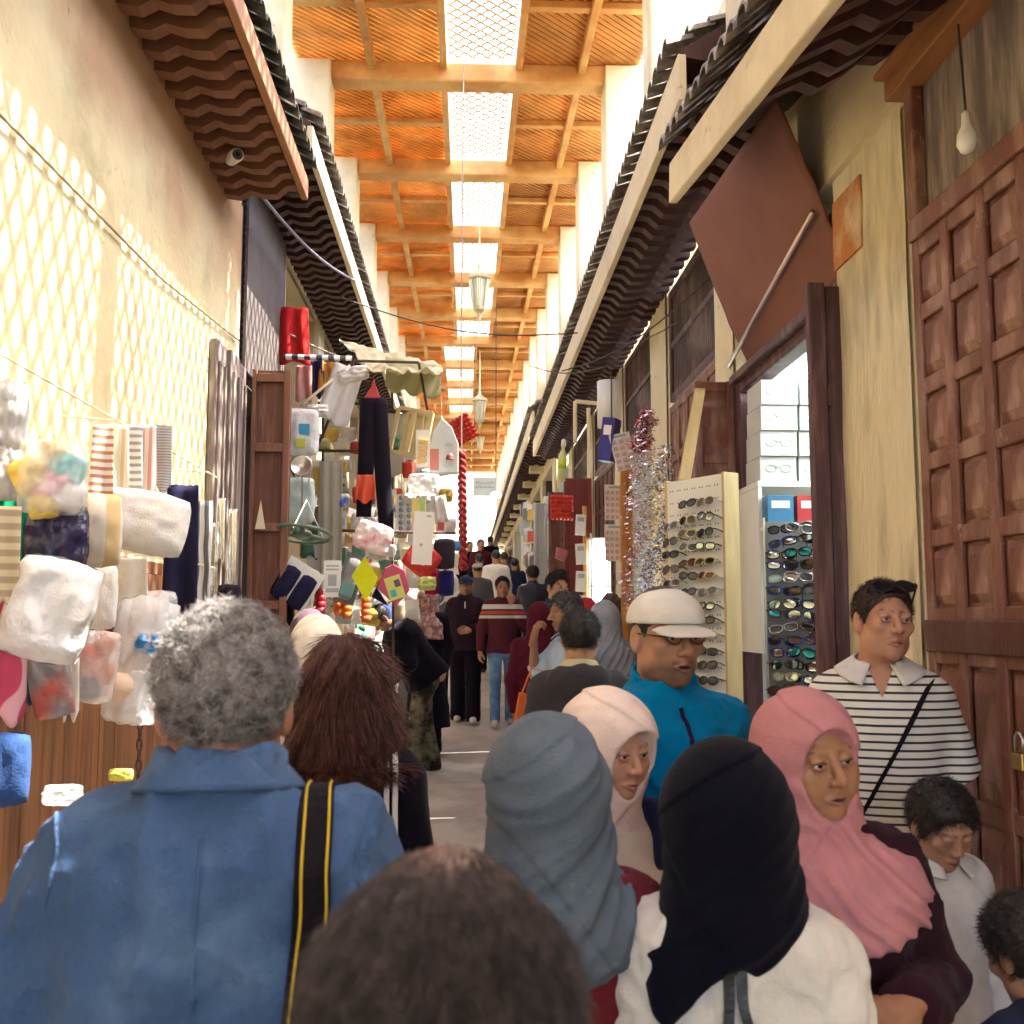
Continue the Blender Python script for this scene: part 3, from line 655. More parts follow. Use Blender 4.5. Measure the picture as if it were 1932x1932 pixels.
        def hr_(p):
            d = ell(p, (0, .02, .032), (.088, .106, .098)); L_ = head.get('hlen', .22)
            dr = smax(prof(p, [(-L_, .125, .075, .055), (-.12, .128, .085, .05), (-.02, .105, .095, .035), (.06, .09, .10, .02)]), -(p[:,1]+.02+.25*np.abs(p[:,0])), .02)
            d = smin(d, dr, .03); d = smax(d, -ell(p, (0, -.115, -.02), (.062, .085, .095)), .015)
            return d+.004*np.sin(p[:,0]*150+14*np.sin(p[:,2]*9)+6*p[:,1])+.004*wob(p, 40, 3)
        v, q = polygonize(hr_, (-.17, -.13, -.33), (.17, .19, .16), h0*1.2); mesh_np('hair', [(frH(v), q)], hm, t)
    if head.get('cap'):
        cm, bm = head['cap']
        def cp(p):
            d = ell(p, (0, .014, .040), (.087, .107, .081+head.get('caph', 0))); d = smin(d, ell(p, (0, -.03, .05), (.076, .07, .055)), .03); d = smax(d, -(p[:,2]-.035-.12*(p[:,1]+.02)*-.3), .006); d = smax(d, -ell(p, (0, .012, .036), (.080, .10, .08)), .004); return d+.0012*wob(p, 50, 2)
        v, q = polygonize(cp, (-.11, -.13, .0), (.11, .14, .15), h0*1.1); cpo = mesh_np('cap', [(frH(v), q)], cm, t)
        if not head.get('nobrim'):
            def br(p):
                e = np.sqrt((p[:,0]/.078)**2+((p[:,1]+.085)/.085)**2)
                zc = .036-.9*(p[:,0]**2)*3-.28*np.clip(-.085-p[:,1], 0, 1); d = np.abs(p[:,2]-zc)-.0028
                d = smax(d, (e-1)*.08, .003); return smax(d, p[:,1]+.062, .003)
            v, q = polygonize(br, (-.10, -.20, -.05), (.10, -.03, .07), .0035 if lod < 2 else .006); mesh_np('brim', [(frH(v), q)], bm, cpo)
    hj = head.get('hijab')
    if hj:
        L_ = hj.get('len', .30); fa = hj.get('fold', .006); wd = hj.get('w', .0); seed = hj.get('seed', 1); fo = hj.get('face', 1.0); bk = hj.get('bulk', .012); fq = hj.get('fq', 120); back = hj.get('back', 0)
        up = hj.get('angle', .6)
        def hjf(p):
            q = toH(p); u = toU(p)
            d = ell(q, (0, .018, .034), (.0775+bk, .100+bk+back*.4, .087+bk)); d = smin(d, ell(q, (0, -.010, -.034), (.066+bk, .070+bk*.35, .088+bk)), .04)
            if back: d = smin(d, ell(q, (0, .075, .0), (.062, .06, .07)), .05)
            hb_ = frH(np.array([[0, .03, -.02]], f4))[0]; d = smin(d, caps(u, toU(hb_[None])[0], (0, .02, hj.get('ce', 1.40)), .088+bk*.6, hj.get('cone', .125)), .05)
            rows = [(1.50-L_-.04, .205+wd, .150+wd, 0), (1.36, .215+wd, .150+wd, .0), (1.43, .190+wd, .132+wd, .01), (1.49, .10+wd*.4, .098+wd*.4, .012), (1.56, .075, .085, .0)]
            rows = [rows[0]]+[r for r in rows[1:] if r[0] > 1.50-L_-.03]
            dr = prof(u, rows)
            if hj.get('bust'): ub = u.copy(); ub[:,0] = np.abs(ub[:,0]); dr = smin(dr, smax(ell(ub, (.075, -.090, 1.27), (.10, .10, .10)), 1.50-L_-u[:,2], .02), .05)
            if hj.get('mx'): dr = smax(dr, np.abs(u[:,0]-hj.get('cx', 0))-hj['mx']-.02*wob(u, 9, seed), .03)
            dr = smax(dr, 1.50-L_+.022*wob(u, 12, seed+7)-u[:,2], .012)
            tipw = hj.get('tip', 0)
            if tipw: dr = smax(dr, (1.50-L_)+tipw*np.abs(u[:,0]-hj.get('tipx', 0))-u[:,2], .02)
            d = smin(d, dr, .05)
            ph = u[:,2]*math.sin(up)+u[:,0]*math.cos(up)*hj.get('dirx', 1)+.3*u[:,1]; ph = ph+hj.get('wp', .022)*wob(u, 11, seed)
            amt = np.clip((1.70-u[:,2])/.22, hj.get('topf', .12), 1)
            amt = amt*np.clip((u[:,2]-(1.50-L_))/.06, .5, 1)
            rg = 1-2*np.abs(np.sin(ph*fq*.5))**.75; mod = np.clip(.55+.7*wob(u, 7, seed+8), .1, 1.1); d = d-fa*amt*mod*rg-.35*fa*amt*(1-2*np.abs(np.sin(ph*fq*1.13+2)))+.0015*wob(u, 30, seed+4)
            for (nx, ny, nz2, cc) in hj.get('layers', ((.5, -.2, .8, 1.39), (-.75, .1, .6, .88))): sd_ = (u[:,0]*nx+u[:,1]*ny+u[:,2]*nz2-cc)/math.sqrt(nx*nx+ny*ny+nz2*nz2)+.006*wob(u, 16, seed+3); d = d-.0055*np.clip(sd_/.005+.5, 0, 1)
            if fo: 
                cut = ell(q, (0, -.125, -.022), (.062*fo, .085, .083*fo)); d = smax(d, -cut, .008)
            return d
        v, q = polygonize(hjf, (-.36, -.45, 1.50-L_-.12), (.36, .40, 1.84), {0: .0046, 1: .007, 2: .012}[lod]); mesh_np('headscarf', [(v, q)], hj['mat'], t)
    return t, frU, frH, arms
SHOE = mat('black_shoe', (.02,.018,.018), .5, .2, 8, .2, 60); SHOEW = mat('white_trainer', (.55,.55,.53), .6, .12, 12, .2, 60)
# ================================================================== RIGHT SIDE
def col(c, rough=.6, name=None, **k):
    nm = name or 'paint_%02x%02x%02x_%d' % (*[int(255*min(1, v)**.4545) for v in c], int(rough*10)); return mat(nm, c, rough, .1, 8, .1, 50, **k)
def panel_part(parent, m, x, yc, zc, wy, hz, face=-1, th=.016):
    """raised-and-fielded door panel on a wall plane facing -x (face=-1)"""
    a, b = wy/2, hz/2; k = .68; d = th*face
    vs = [(0, -a, -b), (0, a, -b), (0, a, b), (0, -a, b), (d, -a*k, -b*k), (d, a*k, -b*k), (d, a*k, b*k), (d, -a*k, b*k)]
    o = MB().add(vs, [(4,5,6,7), (0,1,5,4), (1,2,6,5), (2,3,7,6), (3,0,4,7), (3,2,1,0)]).build('panel', m, parent, loc=(x, yc, zc)); return o
DOORM = mat('worn_red_door', (.17,.062,.042), .5, .3, 3, .35, 35, stretch=(3,3,1), col2=(.30,.17,.13), c2amt=.42, c2scale=2.2)
grime(DOORM, (.36,.24,.19), 14, .60, .68)
DOORD = mat('dark_red_door', (.085,.028,.022), .5, .3, 3, .35, 35, stretch=(3,3,1), col2=(.16,.075,.06), c2amt=.35, c2scale=2.2)
def wall_door(label, y0, y1, z1, cols, rows, m=DOORM, base=0, x=XR+.035, zsplit=None, name='panelled_door', group=None):
    t = thing(name, label, 'door', (x, y0, base), 0, group); W, H = y1-y0, z1-base
    mb = MB(); mb.bb(0, .045, 0, W, 0, H); mb.build('leaf', m, t)
    cw = W/cols; st = .05; zs = rows if isinstance(rows, list) else [H*i/rows for i in range(rows+1)]
    mb = MB()
    for i in range(cols+1):
        y = min(max(i*cw, st/2), W-st/2); wd = st if i in (0, cols) else .055; mb.bb(-.022, -.001, y-wd/2, y+wd/2, 0, H)
    for z in zs:
        z = min(max(z, .03), H-.03)
        for i in range(cols):
            a = i*cw+(st if i == 0 else .0285); b = (i+1)*cw-(st if i == cols-1 else .0285); mb.bb(-.020, -.001, a, b, z-.03, z+.03)
    mb.build('frame', m, t, bevel=.006)
    for i in range(cols):
        for a, b in zip(zs, zs[1:]): panel_part(t, m, -.0015, (i+.5)*cw, (a+b)/2, cw-.085, b-a-.085)
    return t
t = wall_door('tall worn red-brown panelled wooden door behind the man in the striped polo', 1.6, 3.54, 3.06, 8, [0, .12, .62, 1.10, 1.58, 1.71, 1.98, 2.25, 2.52, 2.79, 3.04])
mb = MB(); mb.bb(-.035, -.0225, .0, 1.94, 1.59, 1.70); mb.build('rail', DOORD, t, bevel=.006)
pl = thing('padlock', 'brass padlock hanging from a staple on the near red-brown door', 'padlock', (XR-.01, 2.93, 1.29))
MB().bb(-.012, .012, -.03, .03, -.02, .03).build('lock_body', mat('brass', (.45,.30,.10), .35, .1, 8, .05, metal=1), pl, bevel=.005)
MB().tube([(0, -.02, .03), (0, -.02, .07), (0, -.01, .085), (0, .01, .085), (0, .02, .07), (0, .02, .03)], .005).build('shackle', STEEL, pl, smooth=True)
tr = thing('transom_panel', 'dark plank panel closing the wall above the near red-brown door', 'panel', (XR+.02, 1.6, 3.11))
MB().bb(.03, .07, 0, 1.94, .0, .52).build('board', GREYWOOD, tr)
mb = MB(); mb.bb(-.02, .03, 0, 1.94, -.05, .03); mb.bb(-.015, .03, 1.87, 1.94, .031, .52); mb.build('frame', DOORM, tr, bevel=.006)
mb = MB(); mb.bb(-.06, .05, -.2, 2.0, .521, .60); mb.bb(-.10, .05, -.2, 2.0, .601, .625); mb.build('cornice', BROWNF, tr, bevel=.006)
bl = thing('light_bulb', 'small unlit white bulb hanging in front of the dark transom panel', 'bulb', (XR-.03, 3.02, 3.20))
MB().lathe([(.004, .10), (.014, .09), (.016, .05), (.03, .02), (.033, -.01), (.02, -.035), (.003, -.04)], 14).build('glass', WHITEP, bl, smooth=True)
MB().tube([(0, 0, .09), (0, .02, .40)], .004, 6).build('cable', WIRE, bl)
t = thing('side_wall', 'plain cream wall continuing behind the camera on the right', 'wall', (XR, 0, 0)); MB().bb(.0, .4, -9, 1.58, -.1, 3.9).build('wall_face', PLASTERW, t)
# plaster pillars of the right row
PILL = [(3.55, 4.24, 3.60), (5.96, 6.40, 4.36), (8.0, 8.7, 4.4), (10.3, 10.9, 4.4), (12.8, 13.4, 4.4), (15.3, 15.9, 4.4), (18.2, 18.9, 4.95), (21.3, 22.0, 4.95), (25, 25.7, 4.95), (29, 29.8, 4.95), (34, 35, 5.4), (40, 41, 5.8)]
LAB = ['rough cream plaster pillar between the near red-brown door and the eyewear shop', 'cream plaster pillar behind the open leaf of the eyewear shop door', 'cream plaster pillar between the two large grille windows on the right',
       'narrow cream pillar behind the blue carton on the right', 'cream pillar beside the open red door leaf farther along on the right', 'cream pillar past the open red door leaf on the right',
       'cream pillar under the start of the farthest right eave', 'cream pillar one bay into the farthest right eave', 'cream pillar two bays into the farthest right eave', 'cream pillar three bays into the farthest right eave', 'cream pillar far along the right shops', 'last cream pillar at the far end of the right shops']
for (a, b, h), lb in zip(PILL, LAB):
    t = thing('plaster_pillar', lb, 'pillar', (XR, (a+b)/2, gz(a)-.1))
    mb = MB(); q = (b-a)/2
    mb.grid(lambda u, v: (-.006*mnoise.noise(Vector((u*2+a, v*9, 0)))-.004, -q+2*q*u, v*(h-gz(a)+.1)), 10, 40)
    mb.build('face', PLASTERW if a > 5 else mat('worn_plaster', (.66,.58,.38), .9, .1, 4, .6, 18, col2=(.40,.34,.24), c2amt=.35, c2scale=2.2, stretch=(2,2,.5), bdist=.02), t, smooth=True)
    MB().bb(.012, .5, -q, q, 0, h-gz(a)+.1).build('core', PLASTERW, t)
    if a < 4: MB().bb(-.014, -.006, q*.1, q, 3.30, 3.60).build('paint_patch', mat('orange_paint', (.45,.17,.04), .7, .3, 6, .4, 30, col2=(.66,.55,.36), c2amt=.4), t)
# back wall of every bay, so that shops are recesses
def recess(y0, y1, ztop, depth, name, label, wallm, zfront=None, base=None):
    t = thing('shop_recess', label, 'shop', (XR+.06, y0, 0)); b = gz(y0)-.1; W = y1-y0
    mb = MB(); mb.bb(depth, depth+.06, 0, W, b, ztop); mb.bb(.0, depth, -.05, -.005, b, ztop); mb.bb(.0, depth, W+.005, W+.05, b, ztop); mb.build('inner_wall', wallm, t)
    MB().bb(.0, depth, 0, W, ztop, ztop+.05).build('ceiling', wallm, t); return t
SHOPW = mat('shop_white', (.66,.70,.68), .6, .05, 5, .05)
# ---- eyewear shop, open and lit
es = recess(4.26, 5.94, 3.10, 1.5, 'eyewear', 'bright white lit interior of the eyewear shop on the right', mat('shop_pale', (.50,.54,.52), .6, .05, 5, .05))
MB().bb(.25, .31, .25, 1.45, 3.02, 3.06).build('tube_lamp', glow('tube_white', (.93,1,.97), 4), es)
MB().bb(.9, .96, .25, 1.45, 3.02, 3.06).build('tube_lamp', glow('tube_white', (.93,1,.97), 4), es)
mb = MB(); mb.bb(-.07, .03, 1.56, 1.68, 0, 3.1); mb.bb(-.07, .03, 0, 1.56, 3.02, 3.10); mb.build('door_frame', WOODP, es, bevel=.01)
t = thing('shop_shelf', 'white shelf holding the stacked cartons inside the eyewear shop', 'shelf', (2.0, 5.70, 2.42)); MB().bb(-.42, .35, -.25, .16, 0, .03).build('board', WHITEP, t); MB().bb(-.42, -.40, -.25, .16, -.9, -.003).build('bracket', WHITEP, t)
CART = mat('white_carton', (.52,.54,.52), .6, .05, 8, .1, 40); PRINT = mat('print_grey', (.35,.40,.40), .6, .1, 20, 0)
for c_ in range(3):
    for r_ in range(4):
        mb = MB(); w_, h_ = .20, .135; mb.bb(-w_/2, w_/2, 0, .28, 0, h_); mb.cur = 1
        for s_ in (-1, 1): mb.tube([(s_*.042+.03*math.cos(a), -.003, .07+.02*math.sin(a)) for a in np.linspace(0, 6.3, 16)], .002, 4)
        mb.tube([(-.012, -.003, .078), (.012, -.003, .078)], .002, 4)
        o = mb.build('carton', [CART, PRINT], None, loc=(1.70+c_*.215, 5.47-.02*r_, 2.452+r_*(h_+.003)))
        tag(o, 'white spectacle carton, %s row from the shelf, %s stack in the eyewear shop' % (['bottom', 'second', 'third', 'top'][r_], ['left', 'middle', 'right'][c_]), 'carton', 'spectacle cartons on the shop shelf')
for i, (c_, lb) in enumerate((((.05,.18,.35), 'blue packet under the white shelf in the eyewear shop'), ((.45,.04,.05), 'red packet beside the blue one under the white shop shelf'))):
    mb = MB(); mb.bb(-.07, .07, 0, .1, 0, .16); mb.cur = 1; mb.bb(-.05, .05, -.003, -.001, .09, .13); mb.cur = 0
    tag(mb.build('packet', [col(c_, .4), WHITEP], None, bevel=.006, loc=(1.67+i*.16, 5.35, 2.20)), lb, 'packet')
mb = MB(); mb.bb(-.16, .36, 0, .3, 0, .02); tag(mb.build('shop_ledge', WHITEP, loc=(1.75, 5.3, 2.175)), 'narrow white ledge with two packets in the eyewear shop', 'shelf')
# folded door leaf and iron post at the near jamb, open leaf at the far jamb
t = thing('folded_door_leaf', 'narrow plum-brown folded shop door leaf standing against the near jamb', 'door', (1.53, 4.22, 0))
MB().bb(-.075, .0, -.02, .03, 0, 3.14).build('leaf', WOODP, t, bevel=.008); MB().bb(.006, .075, .0, .05, 0, 3.13).build('leaf', WOODP, t, bevel=.008)
mb = MB(); 
for z in (.6, 1.6, 2.6): mb.bb(-.004, .010, -.03, .0, z, z+.09)
mb.build('hinge', IRON, t)
tag(MB().tube([(1.655, 4.19, 0), (1.655, 4.19, 2.9)], .018, 10).build('iron_pole', WIRE, smooth=True), 'dark iron pole between the folded leaf and the cream pillar', 'pole')
t = thing('open_door_leaf', 'red-brown open door leaf with square panels behind the white sunglasses board', 'door', (1.36, 5.97, 0))
MB().bb(0, .235, 0, .04, 0, 3.12).build('leaf', DOORM, t, bevel=.006)
mb = MB(); mb.bb(0, .045, -.02, -.001, 0, 3.12); mb.bb(.19, .235, -.02, -.001, 0, 3.12)
for i in range(8): mb.bb(.0455, .1895, -.018, -.001, i*.437+.0, i*.437+.055)
mb.build('frame', DOORM, t, bevel=.005)
# awning
t = thing('upper_panel', 'dark filler panel above the eyewear shop behind the raised awning', 'panel', (XR+.14, 4.25, 3.2)); MB().bb(0, .05, 0, 1.70, 0, .70).build('board', WOODD, t); MB().bb(0.004, .05, 0, 1.70, .701, 1.46).build('plaster_strip', PLASTERW, t)  # dark board added as filler to close the sky gap behind the awning
A = [P(1465, 185, 4.32), P(1302, 420, 5.85), P(1415, 690, 5.85), P(1606, 505, 4.32)]
aw = thing('shop_awning', 'flat brown-pink canvas awning raised over the eyewear shop', 'awning', (0, 0, 0))
def awf(u, v):
    p = A[0].lerp(A[1], u).lerp(A[3].lerp(A[2], u), v); sag = .012*math.sin(math.pi*v)*(.3+.7*u); k = .008*math.exp(-((v-.72)/.06)**2)
    return p+Vector((.0-sag-k, 0, -.02*math.sin(math.pi*u)*v))
MB().sheet(awf, 24, 28, .012).build('canvas', mat('awning_canvas', (.21,.085,.062), .8, .12, 3, .25, 150, bdist=.004), aw, smooth=True)
q0, q1 = awf(.02, .62)+Vector((-.03, 0, -.03)), awf(1.12, .93)+Vector((-.05, 0, -.02))
MB().tube([q0, q1], .013, 10).build('bar', mat('alu', (.6,.52,.48), .35, .1, 8, 0, metal=1), aw, smooth=True)
MB().bb(1.55, 1.62, 4.28, 5.9, 3.08, 3.13).build('header', WOODP, aw, bevel=.008)
# ---- grille windows and doors below them
GRM = mat('grille_wood', (.12,.085,.08), .7, .3, 6, .3, 50, col2=(.24,.18,.16), c2amt=.4)
def grille(label, y0, y1, z0, z1, x=XR+.04, s=1, pitch=.055):
    t = thing('window_grille', label, 'window', (x, y0, z0)); W, H = y1-y0, z1-z0
    mb = MB(); mb.bb(-.02, .04, 0, .06, 0, H); mb.bb(-.02, .04, W-.06, W, 0, H); mb.bb(-.018, .04, .061, W-.061, 0, .06); mb.bb(-.018, .04, .061, W-.061, H-.06, H); mb.bb(-.016, .03, .061, W-.061, H/2-.025, H/2+.025)
    mb.build('frame', WOODP, t, bevel=.006)
    mb = MB(); n = int((W-.12)/pitch)
    for i in range(1, n): y = .06+(W-.12)*i/n; mb.bb(-.004, .012, y-.009, y+.009, .061, H-.061)
    n = int((H-.12)/pitch)
    for i in range(1, n): z = .06+(H-.12)*i/n; mb.bb(.0125, .026, .061, W-.061, z-.011, z+.011)
    mb.build('lattice', GRM, t)
    MB().bb(.06, .08, 0, W, 0, H).build('backing', mat('dusty_board', (.10,.08,.075), .9, .3, 5, .2), t)
grille('large wooden grille window beside the raised brown awning', 6.42, 7.98, 3.42, 4.32)
grille('second wooden grille window along the right wall past a cream pillar', 8.72, 10.28, 3.45, 4.32)
grille('third wooden grille window along the right wall', 10.92, 12.78, 3.5, 4.32)
grille('fourth wooden grille window along the right wall', 13.42, 15.28, 3.6, 4.32)
wall_door('closed red-brown panelled doors under the large right grille window', 6.42, 7.98, 3.38, 5, 8)
wall_door('closed dark red doors under the third right grille window', 10.92, 12.78, 3.45, 5, 7, DOORD, base=.3)
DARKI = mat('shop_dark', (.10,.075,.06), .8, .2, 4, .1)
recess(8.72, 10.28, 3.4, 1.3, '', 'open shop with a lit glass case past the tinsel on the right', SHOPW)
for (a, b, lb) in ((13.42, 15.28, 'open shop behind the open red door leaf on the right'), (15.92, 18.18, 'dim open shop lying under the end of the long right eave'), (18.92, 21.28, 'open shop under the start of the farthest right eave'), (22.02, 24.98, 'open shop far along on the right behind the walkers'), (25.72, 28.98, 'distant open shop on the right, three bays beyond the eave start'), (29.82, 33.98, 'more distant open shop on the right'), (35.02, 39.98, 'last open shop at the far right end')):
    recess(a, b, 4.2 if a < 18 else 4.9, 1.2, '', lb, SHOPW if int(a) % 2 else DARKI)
# open red leaves standing into the street
def street_leaf(label, x0, x1, y, z0, z1, m, rows=7, s=-1):
    t = thing('open_door_leaf', label, 'door', (x0, y, z0)); W = x1-x0; H = z1-z0
    MB().bb(0, W, 0, .045, 0, H).build('leaf', m, t, bevel=.006); mb = MB(); mb.bb(0, .05, -.02, -.001, 0, H); mb.bb(W-.05, W, -.02, -.001, 0, H)
    for i in range(rows+1): mb.bb(.0505, W-.0505, -.018, -.001, max(0, i*H/rows-.03), min(H, i*H/rows+.03))
    mb.build('frame', m, t, bevel=.005); return t
RED = mat('red_door', (.24,.05,.04), .5, .2, 4, .2, 30, stretch=(4,4,.7))
street_leaf('tall open red door leaf far along the right side behind the red tray', 1.24, 1.60, 12.95, .55, 3.50, RED)
street_leaf('second open red door leaf farther along with a dark gap beside it', 1.22, 1.56, 15.2, .85, 3.6, DOORM)
t = street_leaf('wide grey steel shutter leaf beyond the red doors on the right', 1.10, 1.32, 16.6, .95, 3.6, mat('grey_steel', (.42,.44,.45), .5, .1, 4, .1), 3)
# ---- white pegboard with sunglasses
B0, B1 = Vector((1.245, 4.92, 1.29)), Vector((1.045, 5.26, 1.29)); bu = (B1-B0).normalized(); bn = Vector((-bu.y, bu.x, 0)); bn = -bn if bn.y > 0 else bn
BM = Matrix((bu, -bn, Vector((0, 0, 1)))).transposed().to_4x4(); BW, BH = (B1-B0).length, 1.12
bd = thing('display_board', 'white perforated pegboard with rows of sunglasses on the shop door', 'display board', B0)
bd.matrix_world = Matrix.Translation(B0) @ BM
mb = MB(); mb.bb(0, BW, 0, .012, 0, BH); mb.cur = 1
for i in range(7):
    for j in range(17):
        for dx in (-.009, .009):
            c_ = Vector((.035+i*(BW-.07)/6+dx, -.0012, .05+j*(BH-.1)/16)); mb.add([c_+Vector((.0045*math.cos(a), 0, .0045*math.sin(a))) for a in np.linspace(0, 2*math.pi, 9)[:8]], [tuple(range(8))])
mb.build('panel', [mat('pegboard_white', (.70,.71,.66), .5, .05, 5, .05), WIRE], bd)
mb = MB(); mb.bb(-.018, -.001, -.002, .10, -.01, BH+.01); mb.bb(BW+.001, BW+.018, -.002, .10, -.01, BH+.01); mb.build('side_frame', WOODL, bd, bevel=.003)
mb = MB(); mb.bb(-.0, BW, .014, .095, BH-.015, BH+.005); mb.bb(-.0, BW, .014, .095, -.005, .015); mb.build('end_frame', WOODL, bd)
def shades(kind, fm, lm):
    """sunglasses facing -y, about 14 cm wide: rim, lenses, bridge, temples"""
    mb = MB(); n = 16
    for s_ in (-1, 1):
        out = []
        for k in range(n):
            a = 2*math.pi*k/n; ca, sa = math.cos(a), math.sin(a); e = (1, .82, .72)[kind]
            x = .029*math.copysign(abs(ca)**e, ca); z = (.024, .021, .019)[kind]*math.copysign(abs(sa)**e, sa)
            if kind == 0: x += .006*s_*(-z/.024)*.6
            if z > 0: z *= .85
            out.append(Vector((s_*.034+x, .006*abs(x*s_+.03)/.06, z)))
        mb.cur = 1; c_ = sum(out, Vector())/n; mb.add([c_+Vector((0, -.003, 0))]+out, [(0, k+1, (k+1) % n+1) for k in range(n)])
        mb.cur = 0; mb.tube(out+[out[0]], .0022 if kind == 0 else .0036, 5, False)
        mb.tube([(s_*.062, .002, .008), (s_*.070, .012, .010), (s_*.070, .10, .006), (s_*.066, .128, -.018)], [.003, .0035, .0025, .003], 5)
    mb.tube([(-.008, -.001, .006), (0, -.003, .009), (.008, -.001, .006)], .0026, 5)
    me = mb.build('sunglasses', [fm, lm], smooth=True); C.objects.unlink(me); return me.data
FR = [mat('frame_black', (.012,.012,.014), .15, .1, 5, 0), mat('frame_tort', (.10,.035,.015), .15, .5, 60, 0), mat('frame_gold', (.5,.36,.16), .25, .1, 5, 0, metal=1), mat('frame_blue', (.02,.03,.20), .15, .1, 5, 0), mat('frame_steel', (.4,.4,.42), .25, .1, 5, 0, metal=1)]
LN = [mat('lens_dark', (.012,.012,.016), .04, .1, 5, 0), mat('lens_brown', (.07,.028,.015), .05, .1, 5, 0), mat('lens_blue', (.02,.03,.16), .04, .1, 5, 0), mat('lens_mirror', (.35,.42,.40), .06, .3, 30, 0, metal=1), mat('lens_grey', (.07,.07,.075), .05, .1, 5, 0), mat('lens_teal', (.02,.20,.24), .06, .4, 30, 0, metal=.8)]
CN = ['black', 'tortoiseshell', 'gold', 'blue', 'steel']; LNN = ['dark', 'brown', 'blue', 'mirrored', 'grey', 'teal']; SH = {}
def put_shades(M, label, group, k, f, l):
    if (k, f, l) not in SH: SH[k, f, l] = shades(k, FR[f], LN[l])
    o = bpy.data.objects.new('sunglasses', SH[k, f, l]); C.objects.link(o); o.matrix_world = M; tag(o, label, 'sunglasses', group)
ORD = ['top', 'second', 'third', 'fourth', 'fifth', 'sixth', 'seventh', 'eighth', 'ninth', 'tenth', 'eleventh', 'twelfth', 'thirteenth', 'fourteenth', 'fifteenth', 'sixteenth']
r2 = random.Random(3)
for j in range(13):
    for i in range(3):
        if j == 0 and i == 2: continue
        k, f, l = r2.choice([0,0,1,1,2]), r2.choice([0,0,0,1,2,4]), r2.choice([0,0,1,4,4,3])
        if j == 8 and i == 1: k, f, l = 1, 3, 2
        if j == 9 and i == 1: k, f, l = 0, 2, 3
        if j == 10 and i == 1: k, f, l = 1, 3, 5
        loc = Vector((.068+i*.127+r2.uniform(-.006, .006), -.055, BH-.135-j*.072+(-.03 if i == 2 else 0)+r2.uniform(-.006, .006)))
        M = bd.matrix_world @ Matrix.Translation(loc) @ Euler((R(r2.uniform(-24, -8)), R(r2.uniform(-7, 7)), R(r2.uniform(-8, 8)))).to_matrix().to_4x4() @ Matrix.Scale(.97, 4)
        put_shades(M, '%s sunglasses with %s lenses, %s row, %s column of the white pegboard' % (CN[f], LNN[l], ORD[j], ['right', 'middle', 'left'][i]), 'sunglasses on the white pegboard', k, f, l)
# rack just inside the shop door
rk = thing('display_rack', 'tall white rack of sunglasses just inside the lit eyewear shop', 'display rack', (1.66, 5.12, .9))
MB().bb(-.13, .15, .05, .07, 0, 1.30).build('panel', mat('rack_grey', (.22,.22,.23), .5, .1, 5, 0), rk); MB().tube([(-.14, .04, 0), (-.14, .04, 1.32)], .008).build('post', STEEL, rk); MB().tube([(.16, .04, 0), (.16, .04, 1.32)], .008).build('post', STEEL, rk)
for j in range(16):
    for i in range(3):
        k, f, l = r2.choice([0,1,1,2]), r2.choice([0,0,1,2,4,3]), r2.choice([0,1,4,3,3,5])
        loc = Vector((1.585+i*.085+r2.uniform(-.012, .012), 5.10-i*.03+r2.uniform(-.02, .02), 2.16-j*.062+r2.uniform(-.008, .008)))
        M = Matrix.Translation(loc) @ Euler((R(r2.uniform(-20, 5)), R(r2.uniform(-12, 12)), R(-30+r2.uniform(-18, 18)))).to_matrix().to_4x4() @ Matrix.Scale(1.1, 4)
        put_shades(M, '%s sunglasses with %s lenses, %s row, %s side of the rack inside the shop' % (CN[f], LNN[l], ORD[j], ['left', 'middle', 'right'][i]), 'sunglasses on the rack inside the shop', k, f, l)
# ---- goods hung along the right side
def yr(px, x): return x*1932/(px-880)
t = thing('pale_lumber', 'pale yellow plank leaning upright against the open red-brown door leaf', 'plank', (0, 0, 0))
a, b = P(1322, 732, 5.75), P(1292, 905, 5.75); mb = MB(); mb.add([a+Vector(q) for q in ((-.03,0,0),(.03,0,0),(.03,.03,0),(-.03,.03,0))]+[b+Vector(q) for q in ((-.035,0,0),(.035,0,0),(.035,.03,0),(-.035,.03,0))], [(0,1,2,3),(7,6,5,4),(0,4,5,1),(1,5,6,2),(2,6,7,3),(3,7,4,0)]); mb.build('plank', WOODL, t, bevel=.003)
def tinsel(label, px, py0, py1, Y, wpx, cols_, seed):
    rn = random.Random(seed); a, b = P(px, py0, Y), P(px-12, py1, Y); L_ = (a-b).length; w_ = wpx*Y/1932
    ms = [mat('tinsel_%s' % n_, c_, .18, .5, 60, 0, metal=.9) for n_, c_ in cols_]; mb = MB()
    for k in range(1500):
        v = rn.random(); c_ = a.lerp(b, v); st = rn.randrange(5); c_ = c_+Vector(((st-2)*w_/5+rn.gauss(0, w_*.09)+.02*math.sin(v*14+st), rn.gauss(0, .05), 0)); mb.cur = min(len(ms)-1, (st+int(v*5+rn.random()*1.4)) % len(ms))
        d = Vector((rn.gauss(0, 1), rn.gauss(0, 1), rn.gauss(-.4, .6))).normalized()*rn.uniform(.012, .032); n_ = d.orthogonal().normalized()*.0035; n_ = n_+d.cross(n_)*rn.uniform(-20, 20)*.3
        mb.add([c_-n_, c_+n_, c_+d+n_, c_+d-n_], [(0,1,2,3)])
    tag(mb.build('tinsel_garland', ms), label, 'garland')
SILV = ('silver', (.75,.72,.70)); tinsel('silver and pink tinsel garland hanging outermost beside the white pegboard', 1212, 850, 1165, 6.1, 46, [SILV, ('rose', (.62,.32,.36)), SILV], 1)
